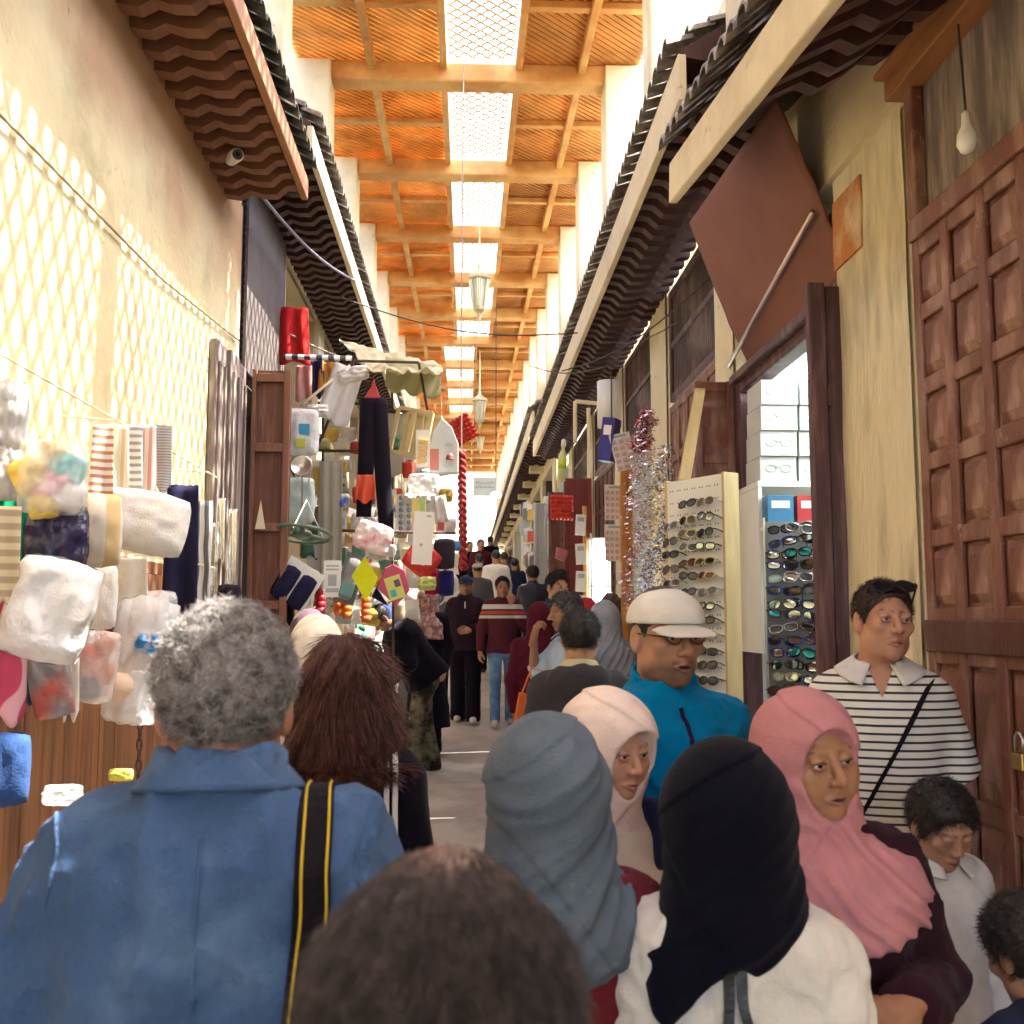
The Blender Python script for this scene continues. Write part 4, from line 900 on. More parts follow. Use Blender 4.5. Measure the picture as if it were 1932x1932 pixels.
tinsel('silver tinsel garland with gold and blue lengths hanging next to the white pegboard', 1252, 842, 1160, 5.9, 42, [SILV, ('slate', (.10,.11,.16)), SILV, ('gold', (.75,.58,.12)), ('blue', (.10,.18,.5))], 2)
tinsel('short red and silver tinsel garland hanging highest above the others', 1222, 775, 850, 6.2, 26, [('red', (.55,.05,.10)), SILV], 3)
def place(mb, name, mats, label, cat, px, py, Y, rx=0, ry=0, rz=0, group=None, bevel=0, smooth=False, dx=0):
    o = mb.build(name, mats, None, smooth=smooth, bevel=bevel); o.location = P(px, py, Y)+Vector((dx, 0, 0)); o.rotation_euler = (R(rx), R(ry), R(rz)); return tag(o, label, cat, group)
def hang_line(o_loc, up, name='string'):
    mb = MB(); mb.tube([Vector(o_loc), Vector(o_loc)+Vector((0, 0, up))], .002, 4); return mb
CARDW = mat('card_white', (.74,.74,.70), .5, .05, 8, .05); CLR = clear_mat('clear_film'); PINKP = col((.62,.40,.40), .5)
def blister(w_, h_, nx, nz_, m2):
    mb = MB(); mb.bb(-w_/2, w_/2, 0, .004, -h_/2, h_/2); mb.cur = 1
    for i in range(nx):
        for j in range(nz_):
            x = -w_/2+w_*(i+.5)/nx; z = -h_/2+h_*.86*(j+.5)/nz_; mb.lathe([(.35*w_/nx, 0), (.33*w_/nx, .008), (.2*w_/nx, .012)], 8, (0, 0, 0)) if False else mb.box((x, -.005, z), (.6*w_/nx, .010, .5*h_/nz_))
    mb.cur = 2; mb.bb(-w_*.3, w_*.3, -.002, -.0005, h_*.40, h_*.46); return mb
s8 = 8.5/1932
place(blister(40*s8, 68*s8, 4, 5, 0), 'blister_card', [CARDW, PINKP, PRINT], 'upper white blister card of pink pieces hung on the right', 'card', 1160, 948, 8.5, rz=8)
place(blister(38*s8, 70*s8, 4, 5, 0), 'blister_card', [CARDW, PINKP, PRINT], 'lower white blister card of pink pieces hung under its twin', 'card', 1159, 1024, 8.5, rz=8)
s7 = 7.2/1932
place(blister(42*s7, 72*s7, 3, 5, 0), 'blister_card', [CARDW, PINKP, PRINT], 'tilted white card of small items beside the blue carton', 'card', 1176, 852, 7.2, ry=-14, rz=10)
mb = MB(); w_, h_, d_ = 26*s7, 84*s7, .13; mb.bb(-w_/2, w_/2, 0, d_, -h_/2, h_/2); mb.cur = 1; mb.bb(-w_/2-.002, -w_/2-.0005, .01, d_-.01, -.04, h_/2-.02); mb.cur = 2; mb.bb(-w_/2-.002, -w_/2-.0005, .01, d_-.01, -h_/2+.01, -.05); mb.cur = 1; mb.bb(-w_*.3, w_*.3, -.002, -.0005, .03, .10)
place(mb, 'detergent_carton', [col((.035,.03,.24), .45), WHITEP, col((.72,.42,.12), .5)], 'deep blue carton with white and orange side hanging at an angle', 'carton', 1144, 828, 7.2, ry=8, rz=-28, bevel=.003)
mb = MB(); mb.lathe([(.001, -.165), (.036, -.16), (.038, -.02), (.036, .06), (.014, .11), (.014, .13)], 14); mb.cur = 1; mb.lathe([(.017, .131), (.022, .15), (.02, .19), (.008, .20)], 12); mb.cur = 2; mb.lathe([(.0392, -.06), (.0392, .02)], 14)
place(mb, 'spray_bottle', [col((.62,.66,.30), .3), WHITEP, col((.50,.62,.05), .4)], 'green and white squeeze bottle hanging above the red tray', 'bottle', 1061, 872, 8.6, ry=4, smooth=True)
EGG = mat('red_tray', (.58,.055,.035), .45, .1, 8, .1)
def egg_tray(w_):
    def f(u, v): return (w_*(u-.5), -.016*math.sin(u*6*math.pi*1.0)**2*math.sin(v*6*math.pi)**2*2.0, w_*(v-.5)*1.05)
    return MB().sheet(f, 49, 49, .004)
place(egg_tray(46*9/1932), 'egg_tray', EGG, 'red moulded egg tray hanging on the right by the red doors', 'tray', 1060, 958, 9.0, rz=12, smooth=True)
mb = MB(); mb.lathe([(.001, -.05), (.05, -.05), (.068, .05), (.072, .055), (.066, .052), (.05, -.04)], 20)
place(mb, 'plastic_pot', col((.40,.13,.15), .4), 'dusky pink plastic pot hanging low by the red door leaf', 'pot', 1059, 1047, 10, ry=18, smooth=True)
for i, (py, lb) in enumerate(((990, 'topmost white packet on the yellow pole at right'), (1045, 'second white packet on the yellow pole at right'), (1097, 'third white packet on the yellow pole at right'), (1143, 'lowest white packet on the yellow pole at right'))):
    mb = MB(); mb.bb(-.045, .045, 0, .05, -.095, .095); mb.cur = 1; mb.bb(-.03, .03, -.002, -.0005, .03, .07); place(mb, 'packet', [CARDW, PRINT], lb, 'packet', 1096, py, 9.4, ry=3*(-1)**i, bevel=.006, group='white packets strung on the yellow pole')
tag(MB().tube([P(1103, 955, 9.5), P(1106, 1165, 9.5)], .022, 8).build('yellow_pole', mat('yellow_wood', (.60,.28,.06), .5, .15, 5, .1), smooth=True), 'thin yellow-orange pole standing behind the white packets', 'pole')
t = thing('orange_door_frame', 'orange wooden door post beside the hanging tinsel', 'post', P(1185, 1169, 8.3)); t.location.z = 0; 
MB().bb(-.05, .0, -.02, .05, .15, 2.92).build('post', mat('orange_wood', (.50,.22,.05), .5, .2, 5, .15, stretch=(5,5,.6)), t, bevel=.006); MB().bb(.003, .05, .0, .06, .15, 2.94).build('post', mat('orange_wood', (.5,.22,.05)), t, bevel=.006)
t = thing('lit_glass_case', 'bright lit glass display case in the open shop on the right', 'display case', P(1128, 1160, 9.6)); t.location.z = .3
mb = MB(); mb.bb(-.08, .10, 0, .02, .9, 2.15); mb.build('back', SHOPW, t); mb = MB()
for x in (-.085, .095): mb.bb(x, x+.015, -.16, -.14, 0, 2.2)
for z in (.9, 1.3, 1.7, 2.15): mb.bb(-.085, .11, -.139, -.001, z, z+.012)
mb.build('frame', STEEL, t); MB().tube([(.04, -.07, .98), (.04, -.07, 2.08)], .022, 10).build('tube_lamp', glow('tube_case', (.95,1,.95), 5), t, smooth=True); MB().bb(-.08, .1, -.14, .02, 0, .885).build('base', WHITEP, t)
mb = MB(); f_ = [P(1085, 757, 8.4), P(1085, 835, 8.4), P(1135, 762, 8.4)]
for a, b in ((f_[0], f_[2]), (f_[0], f_[1]), (P(1110, 770, 8.4), P(1112, 845, 8.4))): mb.tube([a, b], .017, 6)
tag(mb.build('white_hanging_frame', PLASTERW), 'white wooden hanging frame fixed under the long right eave', 'frame')
mb = MB(); mb.tube([(0, 0, -.16), (0, 0, .22)], .10, 14); mb.cur = 1; mb.tube([(.0, -.105, -.16), (.0, -.105, .3)], .006, 4)
place(mb, 'paper_roll_pack', [CARDW, WIRE], 'white wrapped roll hanging upright under the long right eave', 'roll', 1150, 770, 8.2, smooth=True)
# sign, disc lamp and lanterns over the street
sg = thing('hanging_sign', 'grey-white sign with dark script hanging across the far street', 'sign', P(915, 918, 17.5)); mb = MB(); mb.bb(-.20, .20, 0, .03, -.16, .16); mb.build('board', col((.52,.56,.54), .5), sg)
mb = MB(); rn = random.Random(5)
for r_ in range(2):
    x = .16
    while x > -.16:
        l_ = rn.uniform(.015, .035); z = .06-.075*r_; mb.tube([(x, -.006, z+rn.uniform(0, .03)), (x-l_*.3, -.006, z-.005), (x-l_, -.006, z+rn.uniform(-.012, .006))], .0045, 4)
        if rn.random() < .6: mb.box((x-l_*.5, -.006, z+.028), (.007, .004, .007))
        x -= l_+.008
mb.build('script', WIRE, sg)
for x in (-.18, .18): MB().tube([(x, .015, .16), (x, .015, 3.0)], .004, 4).build('chain', WIRE, sg)
dl = thing('disc_lamp', 'small glowing round lamp below the hanging sign', 'lamp', P(936, 934, 16.5)); MB().lathe([(.001, -.05), (.06, -.04), (.085, 0), (.06, .04), (.02, .05)], 16).build('globe', glow('globe', (1,.97,.9), 6), dl, smooth=True); MB().tube([(0, 0, .05), (0, 0, 3.2)], .005, 5).build('cord', WIRE, dl)
BRASS = mat('pale_brass', (.55,.47,.28), .4, .15, 8, .1, metal=.55); LGL = mat('lantern_glass', (.75,.72,.6), .25, .1, 8, .1, transl=.45)
def lantern(label, px, py, Y, hpx):
    p = P(px, py, Y); s = hpx*Y/1932; t = thing('hanging_lantern', label, 'lantern', p, 0, 'lanterns along the middle of the street')
    MB().lathe([(.21*s, .23*s), (.225*s, .25*s), (.19*s, .30*s), (.10*s, .36*s), (.04*s, .42*s), (.03*s, .5*s), (.012*s, .52*s)], 6).build('lantern_cap', BRASS, t)
    MB().lathe([(.10*s, -.22*s), (.165*s, .23*s)], 6).build('glass', LGL, t)
    mb = MB()
    for k in range(6):
        a = 2*math.pi*(k+.5)/6
        for o_ in (-.18, 0, .18): a2 = a+o_; mb.tube([(.104*s*math.cos(a2), .104*s*math.sin(a2), -.22*s), (.172*s*math.cos(a2), .172*s*math.sin(a2), .23*s)], .010*s, 5)
    mb.build('rib_cage', BRASS, t)
    MB().lathe([(.012*s, -.48*s), (.03*s, -.40*s), (.05*s, -.33*s), (.10*s, -.27*s), (.115*s, -.225*s)], 6).build('finial', BRASS, t)
    MB().tube([(0, 0, .5*s), (0, 0, zroof(Y)-p.z-.1)], .012, 6).build('chain', BRASS, t)
lantern('large pale brass lantern hanging nearest under the roof strip', 904, 555, 13.5, 118)
lantern('smaller brass lantern hanging in the middle distance', 905, 775, 22, 76)
lantern('tiny farthest brass lantern hanging above the distant sign', 906, 836, 34, 44)
# ================================================================== LEFT SIDE
def left_recess(y0, y1, ztop, depth, label, wallm):
    t = thing('shop_recess', label, 'shop', (XL-.06, y0, 0)); b = gz(y0)-.1; W = y1-y0
    mb = MB(); mb.bb(-depth-.06, -depth, 0, W, b, ztop); mb.bb(-depth, 0, -.05, -.005, b, ztop); mb.bb(-depth, 0, W+.005, W+.05, b, ztop); mb.build('inner_wall', wallm, t)
    MB().bb(-depth, 0, 0, W, ztop, ztop+.05).build('ceiling', wallm, t); return t
# wood grille above the second shop, cream post, stained lintels
g = grille('dark wooden grille window above the shop past the sunlit left wall', 7.12, 8.6, 3.45, 4.98, x=XL-.04)
LP_ = [(8.62, 8.85), (10.9, 11.3), (13.4, 13.9), (16.2, 16.8), (19.4, 20.0), (23, 23.7), (27.5, 28.2), (33, 34), (40, 41)]
LL = ['narrow cream post beside the dark left grille window', 'cream post behind the crowded left stall', 'cream pillar past the crowded left stall', 'cream pillar along the left shops beyond the stall', 'cream pillar farther along the left shops', 'distant cream pillar on the left', 'more distant cream pillar on the left', 'far cream pillar on the left', 'last cream pillar at the far end on the left']
for (a, b), lb in zip(LP_, LL):
    t = thing('plaster_pillar', lb, 'pillar', (XL, (a+b)/2, gz(a)-.1)); h = (5.02 if a < 22 else 5.9)-gz(a)+.1
    MB().bb(-.3, .0, -(b-a)/2, (b-a)/2, 0, h).build('face', PLASTERW, t, bevel=.01)
SHOPC = mat('shop_cream', (.50,.42,.28), .8, .12, 4, .2)
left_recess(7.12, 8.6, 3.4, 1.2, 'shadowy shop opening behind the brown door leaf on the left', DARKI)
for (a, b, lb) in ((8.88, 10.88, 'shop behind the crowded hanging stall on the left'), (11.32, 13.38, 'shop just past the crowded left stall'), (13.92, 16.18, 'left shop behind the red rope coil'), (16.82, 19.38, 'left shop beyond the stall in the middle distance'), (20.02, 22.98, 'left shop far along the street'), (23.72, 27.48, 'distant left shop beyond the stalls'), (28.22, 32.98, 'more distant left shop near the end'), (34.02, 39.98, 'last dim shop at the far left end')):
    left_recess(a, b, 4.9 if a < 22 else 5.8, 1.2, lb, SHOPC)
# sun-dappled weathered leaves at the end of the plaster wall and the brown leaf standing open
t = thing('weathered_door', 'weathered grey-brown folded door leaves at the end of the sunlit plaster wall', 'door', (XL+.002, 6.28, 0))
for i, (y, ex) in enumerate(((0, .02), (.28, .045), (.54, .03))):
    MB().bb(.003, .03+ex, y, y+.25, 0, 3.44).build('leaf', GREYWOOD, t, bevel=.008)
    mb = MB(); mb.bb(.031+ex, .045+ex, y+.03, y+.07, .2, 3.3); mb.bb(.031+ex, .045+ex, y+.18, y+.22, .2, 3.3); mb.build('batten', GREYWOOD, t)
t = thing('open_door_leaf', 'tall brown open door leaf with three deep panels facing the camera on the left', 'door', P(466, 1169, 7.2)); t.location.z = 0
W_ = 72*7.2/1932; MB().bb(0, W_, 0, .03, .9, 3.46).build('leaf', WOOD, t)
mb = MB(); mb.bb(0, .03, -.045, -.001, .9, 3.46); mb.bb(W_-.045, W_, -.045, -.001, .9, 3.46)
for z in (3.40, 2.90, 2.34, 1.80, 1.25): mb.bb(.0305, W_-.0455, -.043, -.001, z-.03, z+.03)
mb.build('frame', mat('brown_frame', (.20,.085,.05), .55, .3, 4, .3, 30, stretch=(5,5,.7)), t, bevel=.004)
place(MB().prism([(0, 0), (.07, 0), (.035, .2)], 0, .008).add([], []), 'paper_scrap', PLASTERW, 'torn cream paper scrap stuck on the brown open door leaf', 'paper', 481, 998, 7.14)
# cctv camera, cable
cc = thing('security_camera', 'white bullet security camera under the dark green left eave', 'camera', P(442, 296, 6.0)); m_ = Euler((R(-14), 0, R(205))).to_matrix().to_4x4()
b = MB(); b.M = m_; b.tube([(0, -.10, 0), (0, .09, 0)], .040, 18); o = b.build('housing', WHITEP, cc, bevel=.006); b = MB(); b.M = m_; b.tube([(0, .0905, 0), (0, .098, 0)], .031, 18); b.build('lens_ring', WIRE, cc); b = MB(); b.M = m_; b.tube([(0, .0985, 0), (0, .102, 0)], .014, 12); b.build('lens', LN[0], cc)
MB().tube([(0, 0, .04), (-.03, .02, .12), (-.16, .02, .16)], .012, 8).build('bracket', WHITEP, cc, smooth=True)
def wire(pts, label, r=.007, m=WIRE): return tag(MB().tube(pts, r, 6).build('cable', m, smooth=True), label, 'cable')
def sagw(a, b, s, n=14): return [a.lerp(b, i/n)+Vector((0, 0, -s*math.sin(math.pi*i/n))) for i in range(n+1)]
wire(sagw(P(462, 330, 6.4), P(670, 530, 9.6), .10), 'grey cable swagging from the security camera along the left eave', .012, mat('grey_cable', (.16,.15,.18), .5, .1, 5, 0))
wire(sagw(P(545, 630, 8.3), P(700, 690, 9.8), .03), 'thin cable sagging over the red cloth on the left', .008, GREYWOOD)
wire(sagw(P(640, 560, 9), P(1090, 628, 9.5), .15), 'thin dark cable crossing the street under the roof', .006)
wire(sagw(P(1060, 700, 9), P(1345, 520, 6.6), .12), 'thin cable sagging across the right grille windows', .006)
wire(sagw(P(1130, 640, 9.5), P(1290, 600, 7.2), .10), 'second thin cable across the right grille windows', .005)
wire(sagw(P(1000, 690, 12), P(1150, 690, 9), .08), 'thin cable strung under the long right eave', .006)
# ------------------------------------------------------------------ builders for goods
def pillow_mb(w_, h_, t_, seed=0, crump=.12, n=18, pw=4):
    """soft bag or cushion: an inflated closed form with a seam, crumpled a little"""
    mb = MB()
    def f(sg):
        def g(u, v):
            a, b = 2*u-1, 2*v-1; pin = 1-.10*(a*a*b*b); e = max(0, (1-abs(a)**pw)*(1-abs(b)**pw))
            nz = mnoise.noise(Vector((a*2.2+seed*7, b*2.2, sg*3)))+.5*mnoise.noise(Vector((a*5+seed, b*5, sg)))
            return Vector((a*w_/2*pin*(1+.05*nz*crump*4), sg*t_/2*(e**.55)*(1+crump*1.6*nz), b*h_/2*pin*(1+.05*nz)))
        return g
    mb.grid(f(-1), n, n); mb.grid(f(1), n, n); return mb
def cloth_mb(w_, h_, folds=3, amp=.02, flare=0, seed=0, th=.005, n=20, twist=0):
    def f(u, v):
        a = u-.5; k = 1+flare*v; ph = a*folds*2*math.pi+seed+.8*math.sin(v*3+seed)
        return Vector((a*w_*k+twist*v, amp*(.25+.75*v)*math.sin(ph), -v*h_+.02*math.sin(a*9+seed)*v))
    return MB().sheet(f, n, n, th)
def film_bag(w_, h_, t_, seed): return pillow_mb(w_, h_, t_, seed, .3, 16, 6)
STR = mat('string', (.35,.30,.24), .8, .1, 8, 0)
def good(mb, name, mats, label, cat, px, py, Y, ry=0, rz=0, rx=0, string=0, smooth=True, group=None, bevel=0, top=None):
    """a ware hung in the stall: mesh on an Empty when it hangs from its own string, else a single mesh"""
    if string:
        t = thing(name, label, cat, P(px, py, Y), 0, group); t.rotation_euler = (R(rx), R(ry), R(rz)); mb.build('goods_body', mats, t, smooth=smooth, bevel=bevel)
        MB().tube([(0, 0, top or 0), (0, 0, (top or 0)+string)], .0025, 5).build('string', STR, t); return t
    o = mb.build(name, mats, None, smooth=smooth, bevel=bevel); o.location = P(px, py, Y); o.rotation_euler = (R(rx), R(ry), R(rz)); return tag(o, label, cat, group)
WHT = cloth('white', (.72,.71,.68)); NAVY = cloth('navy', (.016,.015,.045)); GREEN = cloth('green', (.0,.22,.11)); BEI = cloth('beige', (.60,.48,.30)); BLK = cloth('black', (.012,.010,.018)); GRY = cloth('grey', (.25,.25,.27))
def Yl(px, x=1.34): return x*1932/(880-px)
def stripes(name, c1, c2, sc_, ax=2, w_=.5, wav=0):
    if name in MATS: return MATS[name]
    m = mat(name, c1, .85, .1, 6, .25, 200, bdist=.003); n = m.node_tree.nodes; L = m.node_tree.links; tc = n.new('ShaderNodeTexCoord'); wv = n.new('ShaderNodeTexWave'); wv.wave_type = 'BANDS'; wv.bands_direction = 'XYZ'[ax]; wv.wave_profile = 'SIN'
    wv.inputs['Scale'].default_value = sc_; wv.inputs['Distortion'].default_value = wav; wv.inputs['Detail'].default_value = 0; L.new(tc.outputs['Object'], wv.inputs[0])
    th = n.new('ShaderNodeMapRange'); th.inputs['From Min'].default_value = w_-.06; th.inputs['From Max'].default_value = w_+.06; L.new(wv.outputs[1], th.inputs[0]); mx = n.new('ShaderNodeMix'); mx.data_type = 'RGBA'; L.new(th.outputs[0], mx.inputs[0]); mx.inputs[6].default_value = (*c1, 1); mx.inputs[7].default_value = (*c2, 1)
    b = n['Principled BSDF']; L.new(mx.outputs[2], b.inputs['Base Color']); return m
# ------------------------------------------------------------------ near left stall: clothes, cushions and bags on the sunlit wall
rail = thing('hanging_rail', 'thin pale rail carrying the goods along the sunlit left wall', 'rail', (0, 0, 0))
MB().tube([(-1.36, 2.4, 2.47), (-1.36, 5.6, 2.47)], .004, 6).build('bar', PLASTERW, rail); MB().tube([(-1.36, 2.4, 1.98), (-1.36, 5.6, 1.98)], .004, 6).build('bar', PLASTERW, rail)
for y in (2.6, 4.0, 5.4):
    for z in (2.47, 1.98): MB().tube([(-1.36, y, z), (-1.597, y, z+.02)], .004, 6).build('bracket', PLASTERW, rail)
def gl(mb, name, mats, label, cat, px, py, dx=1.34, **k): return good(mb, name, mats, label, cat, px, py, Yl(px, dx), **k)
def px2(n, px, dx=1.34): return n*Yl(px, dx)/1932
GBAG = mat('grey_film', (.52,.52,.52), .35, .15, 6, .6, 14, bdist=.02, transl=.3)
q = px2(1, 22)
gl(pillow_mb(62*q, 150*q, .12, 1, .25), 'plastic_bag', GBAG, 'crumpled grey plastic bag hanging topmost at the left edge', 'bag', 20, 790, rz=20)
gl(cloth_mb(70*q, 210*q, 1.5, .02, .2, 2), 'jacket', GREEN, 'bright green garment hanging at the far left edge', 'jacket', 38, 895, rz=35)
gl(pillow_mb(50*q, 110*q, .10, 12, .2), 'plastic_bag', GBAG, 'grey bag with dark bottom hanging under the topmost bag', 'bag', 15, 890, rz=25)
gl(cloth_mb(46*q, 170*q, 1, .012, .1, 1), 'knit_top', stripes('rib_knit', (.55,.46,.30), (.34,.27,.17), 9, 2), 'beige ribbed knit hanging below the green garment', 'knitwear', 12, 955, 1.22, rz=30)
gl(cloth_mb(60*q, 210*q, 1, .015, .1, 3), 'patterned_towel', stripes('pink_wave', (.52,.06,.13), (.72,.40,.44), 5, 0, .72, 9), 'pink towel with pale wavy lines hanging lowest at the left edge', 'towel', 18, 1122, 1.24, rz=30)
gl(cloth_mb(45*q, 200*q, 2, .02, .1, 4), 'trousers', cloth('teal', (.02,.06,.08)), 'dark teal trousers hanging behind the pink towel', 'trousers', 62, 1120, rz=25)
q = px2(1, 100)
t = gl(film_bag(112*q, 128*q, .16, 3), 'toy_bag', CLR, 'clear bag of yellow, pink and teal soft toys on the upper rail', 'bag', 100, 902, 1.2, rz=25)
for (x, z, r_, c_, nm) in ((-.055, .01, .060, (.75,.55,.12), 'filling'), (.0, -.02, .062, (.70,.35,.36), 'filling'), (.035, .03, .055, (.10,.50,.52), 'filling'), (.04, -.05, .052, (.68,.66,.66), 'filling'), (.0, .075, .04, (.72,.58,.18), 'filling'), (-.02, -.08, .045, (.72,.55,.14), 'filling')):
    o = pillow_mb(r_*1.9, r_*1.7, .1, r_*99, .3, 12, 3).build(nm, cloth('toy%d' % int(x*1000+z*77), c_), t, smooth=True); o.location = (x, .01, z); o.rotation_euler = (0, x*9, 0)
gl(pillow_mb(104*q, 135*q, .13, 4, .25), 'clothing_pack', mat('navy_film', (.025,.02,.06), .22, .3, 6, .7, 18, bdist=.02), 'navy clothing pack in shiny plastic under the toy bag', 'pack', 106, 1022, 1.22, rz=25)
q = px2(1, 95)
gl(pillow_mb(130*q, 165*q, .17, 5, .22, pw=5), 'pillow', mat('white_fluff', (.74,.74,.74), .7, .06, 8, .5, 30, bdist=.02), 'large white fluffy pillow in plastic hanging lower left', 'pillow', 95, 1150, 1.14, ry=14, rz=25)
q = px2(1, 178)
gl(pillow_mb(90*q, 125*q, .16, 6, .08, pw=3), 'cushion', stripes('beige_band', (.62,.60,.53), (.58,.43,.22), 3.2, 0, .55), 'round cream cushion with a wide beige band', 'cushion', 178, 1000, 1.2, rz=25)
gl(pillow_mb(68*q, 125*q, .05, 7, .15), 'clothing_pack', mat('white_film', (.72,.73,.73), .3, .08, 6, .5, 20, bdist=.02), 'folded white shirt in a plastic sleeve below the beige cushion', 'pack', 186, 1125, rz=20)
q = px2(1, 275)
gl(pillow_mb(140*q, 108*q, .15, 8, .12, pw=5), 'cushion', WHT, 'big plain white rectangular cushion on the lower rail', 'cushion', 276, 985, 1.22, ry=10, rz=22)
gl(cloth_mb(66*q, 100*q, 1.5, .012, .15, 5), 'towel', WHT, 'small white towel hanging below the white cushion', 'towel', 240, 1052, rz=20)
gl(cloth_mb(12*q, 130*q, 1, .01, 1.2, 6), 'belt', cloth('wine', (.16,.02,.06)), 'thin wine-red belt hanging between the white packs', 'belt', 212, 1060, rz=20)
for i, (px, c1, c2) in enumerate(((196, (.70,.66,.60), (.45,.20,.13)), (226, (.72,.70,.66), (.62,.5,.3)), (252, (.72,.70,.68), (.30,.30,.34)), (278, (.70,.60,.58), (.55,.30,.30)), (308, (.40,.38,.40), (.22,.21,.24)))):
    gl(cloth_mb(30*q, 128*q, 1, .012, .25, i), 'leggings', stripes('legging%d' % i, c1, c2, 11 if i < 4 else 26, 2 if i in (0, 2, 4) else 0, .6), ['white baby leggings with rust bands, leftmost of the striped row', 'white and tan baby leggings second in the striped row', 'white and grey baby leggings in the middle of the striped row', 'pinkish baby leggings beside the grey ribbed pair', 'grey ribbed baby leggings at the right end of the striped row'][i], 'leggings', px, 802, 1.30, rz=20, group='striped baby leggings on the upper rail')
q = px2(1, 348)
gl(cloth_mb(54*q, 265*q, 1.3, .02, .15, 7), 'trousers', NAVY, 'long navy trousers with pale loops hanging right of the white cushion', 'trousers', 340, 915, 1.30, rz=15, twist=0) if False else gl(cloth_mb(54*q, 265*q, 1.3, .02, .15, 7), 'trousers', NAVY, 'long navy trousers hanging right of the white cushion', 'trousers', 346, 915, 1.30, rz=15)
gl(cloth_mb(36*q, 230*q, 1.3, .012, .1, 8), 'shirt', stripes('grey_stripe', (.55,.56,.58), (.10,.11,.14), 7, 0, .5, 1.5), 'grey and white striped shirt hanging next to the navy trousers', 'shirt', 383, 945, 1.38, rz=15)
q = px2(1, 180)
t = gl(film_bag(70*q, 125*q, .05, 9), 'clothing_pack', CLR, 'orange and red clothing pack in clear plastic below the white packs', 'pack', 182, 1258, 1.25, ry=6, rz=20)
for (x, z, w_, c_) in ((-.02, .03, .07, (.60,.08,.04)), (.02, -.02, .075, (.55,.16,.10)), (-.01, -.07, .06, (.12,.12,.17)), (.02, .08, .06, (.65,.20,.06))):
    o = pillow_mb(w_, .07, .03, x*99, .2, 10).build('filling', cloth('pk%d' % int(x*1e3+z*7e3), c_), t, smooth=True); o.location = (x, .0, z); o.rotation_euler = (0, .6*x*30, 0)
gl(pillow_mb(62*q, 110*q, .04, 10, .3), 'clothing_pack', mat('grey_pack', (.22,.22,.24), .3, .3, 6, .6, 16, bdist=.02, col2=(.40,.06,.04), c2amt=.4, c2scale=6), 'grey and red clothing pack hanging below the white pillow', 'pack', 96, 1290, 1.28, ry=-10, rz=22)
gl(cloth_mb(16*q, 120*q, 1, .01, .4, 3), 'cloth_strip', WHT, 'narrow white cloth strip hanging between two packs', 'cloth', 140, 1215, 1.3, rz=20)
q = px2(1, 262)
t = gl(film_bag(105*q, 215*q, .12, 11), 'gift_bag', CLR, 'clear crinkled gift bag with a blue bow and a cream pompom', 'bag', 266, 1245, 1.22, ry=8, rz=20)
o = pillow_mb(62*q, 34*q, .05, 3, .5, 14).build('bow', mat('blue_foil', (.03,.22,.50), .25, .2, 8, .5, 20, bdist=.01), t, smooth=True); o.location = (.03, -.05, .06)
mb = MB(); mb.lathe([(.001, -.05)]+[(.058*math.sin(math.pi*k/10), -.058*math.cos(math.pi*k/10)) for k in range(1, 10)]+[(.001, .058)], 16); o = mb.build('pompom', cloth('cream_fluff', (.66,.52,.40)), t, smooth=True); o.location = (-.06, -.03, -.10)
o = pillow_mb(.11, .13, .06, 5, .35, 12).build('filling', mat('white_film', (.7,.7,.7)), t, smooth=True); o.location = (.02, 0, -.10)
gl(pillow_mb(80*q, 90*q, .10, 14, .5, 16, 3), 'plastic_bag', CLR, 'empty clear crinkled bag puffed above the blue bow', 'bag', 292, 1160, 1.26, rz=20)
mb = MB(); c0 = P(266, 1330, Yl(266, 1.5))
for i in range(9):
    c_ = c0+Vector((0, 0, -.045*i+.05)); a = [(c_+Vector(((.012*math.cos(k) if i % 2 else 0), (0 if i % 2 else .012*math.cos(k)), .028*math.sin(k)))) for k in np.linspace(0, 2*math.pi, 11)]; mb.tube(a, .0045, 5, False)
tag(mb.build('iron_chain', IRON, smooth=True), 'rusty iron chain hanging against the plank panel', 'chain')
gl(pillow_mb(62*q*.8, 105*q*.8, .06, 15, .1), 'bag', cloth('denim_blue', (.03,.07,.20)), 'blue cloth bag at the bottom left edge of the picture', 'bag', 14, 1452, 1.2, rz=20)
gl(pillow_mb(.11, .06, .08, 16, .3), 'toy_pack', CLR, 'clear pack of small toys on the plank panel behind the grey-haired man', 'pack', 118, 1500, 1.2)
gl(pillow_mb(.09, .045, .05, 17, .2), 'yellow_sponge', mat('sponge_yellow', (.70,.62,.10), .9, .1, 20, .4, 80), 'small yellow sponge just left of the grey-haired man', 'sponge', 228, 1462, 1.3)
# straps and chains on the weathered door leaves
rn = random.Random(11)
for i, (px, py, ln_, c_, lb) in enumerate(((405, 985, 190, 'steel', 'longest silvery foil strip on the weathered doors'), (440, 960, 170, 'steel', 'silvery foil strip nearest the brown leaf'), (418, 940, 120, 'steel', 'short silvery foil strip on the weathered doors'), (388, 960, 150, 'steel', 'silvery foil strip nearest the sunlit wall'))):
    Y = 6.2; k = Y/1932; good(cloth_mb(15*k, ln_*k, 1, .012, .2, i), 'foil_strip', mat('foil', (.62,.60,.58), .25, .3, 12, .5, 30, metal=.8, bdist=.01), lb, 'strip', px, py, Y, group='foil strips on the weathered doors')
good(pillow_mb(.14, .16, .10, 20, .2), 'black_bag', BLK, 'small black bag hanging low on the weathered doors', 'bag', 432, 1128, 6.1, string=.3, top=.07)
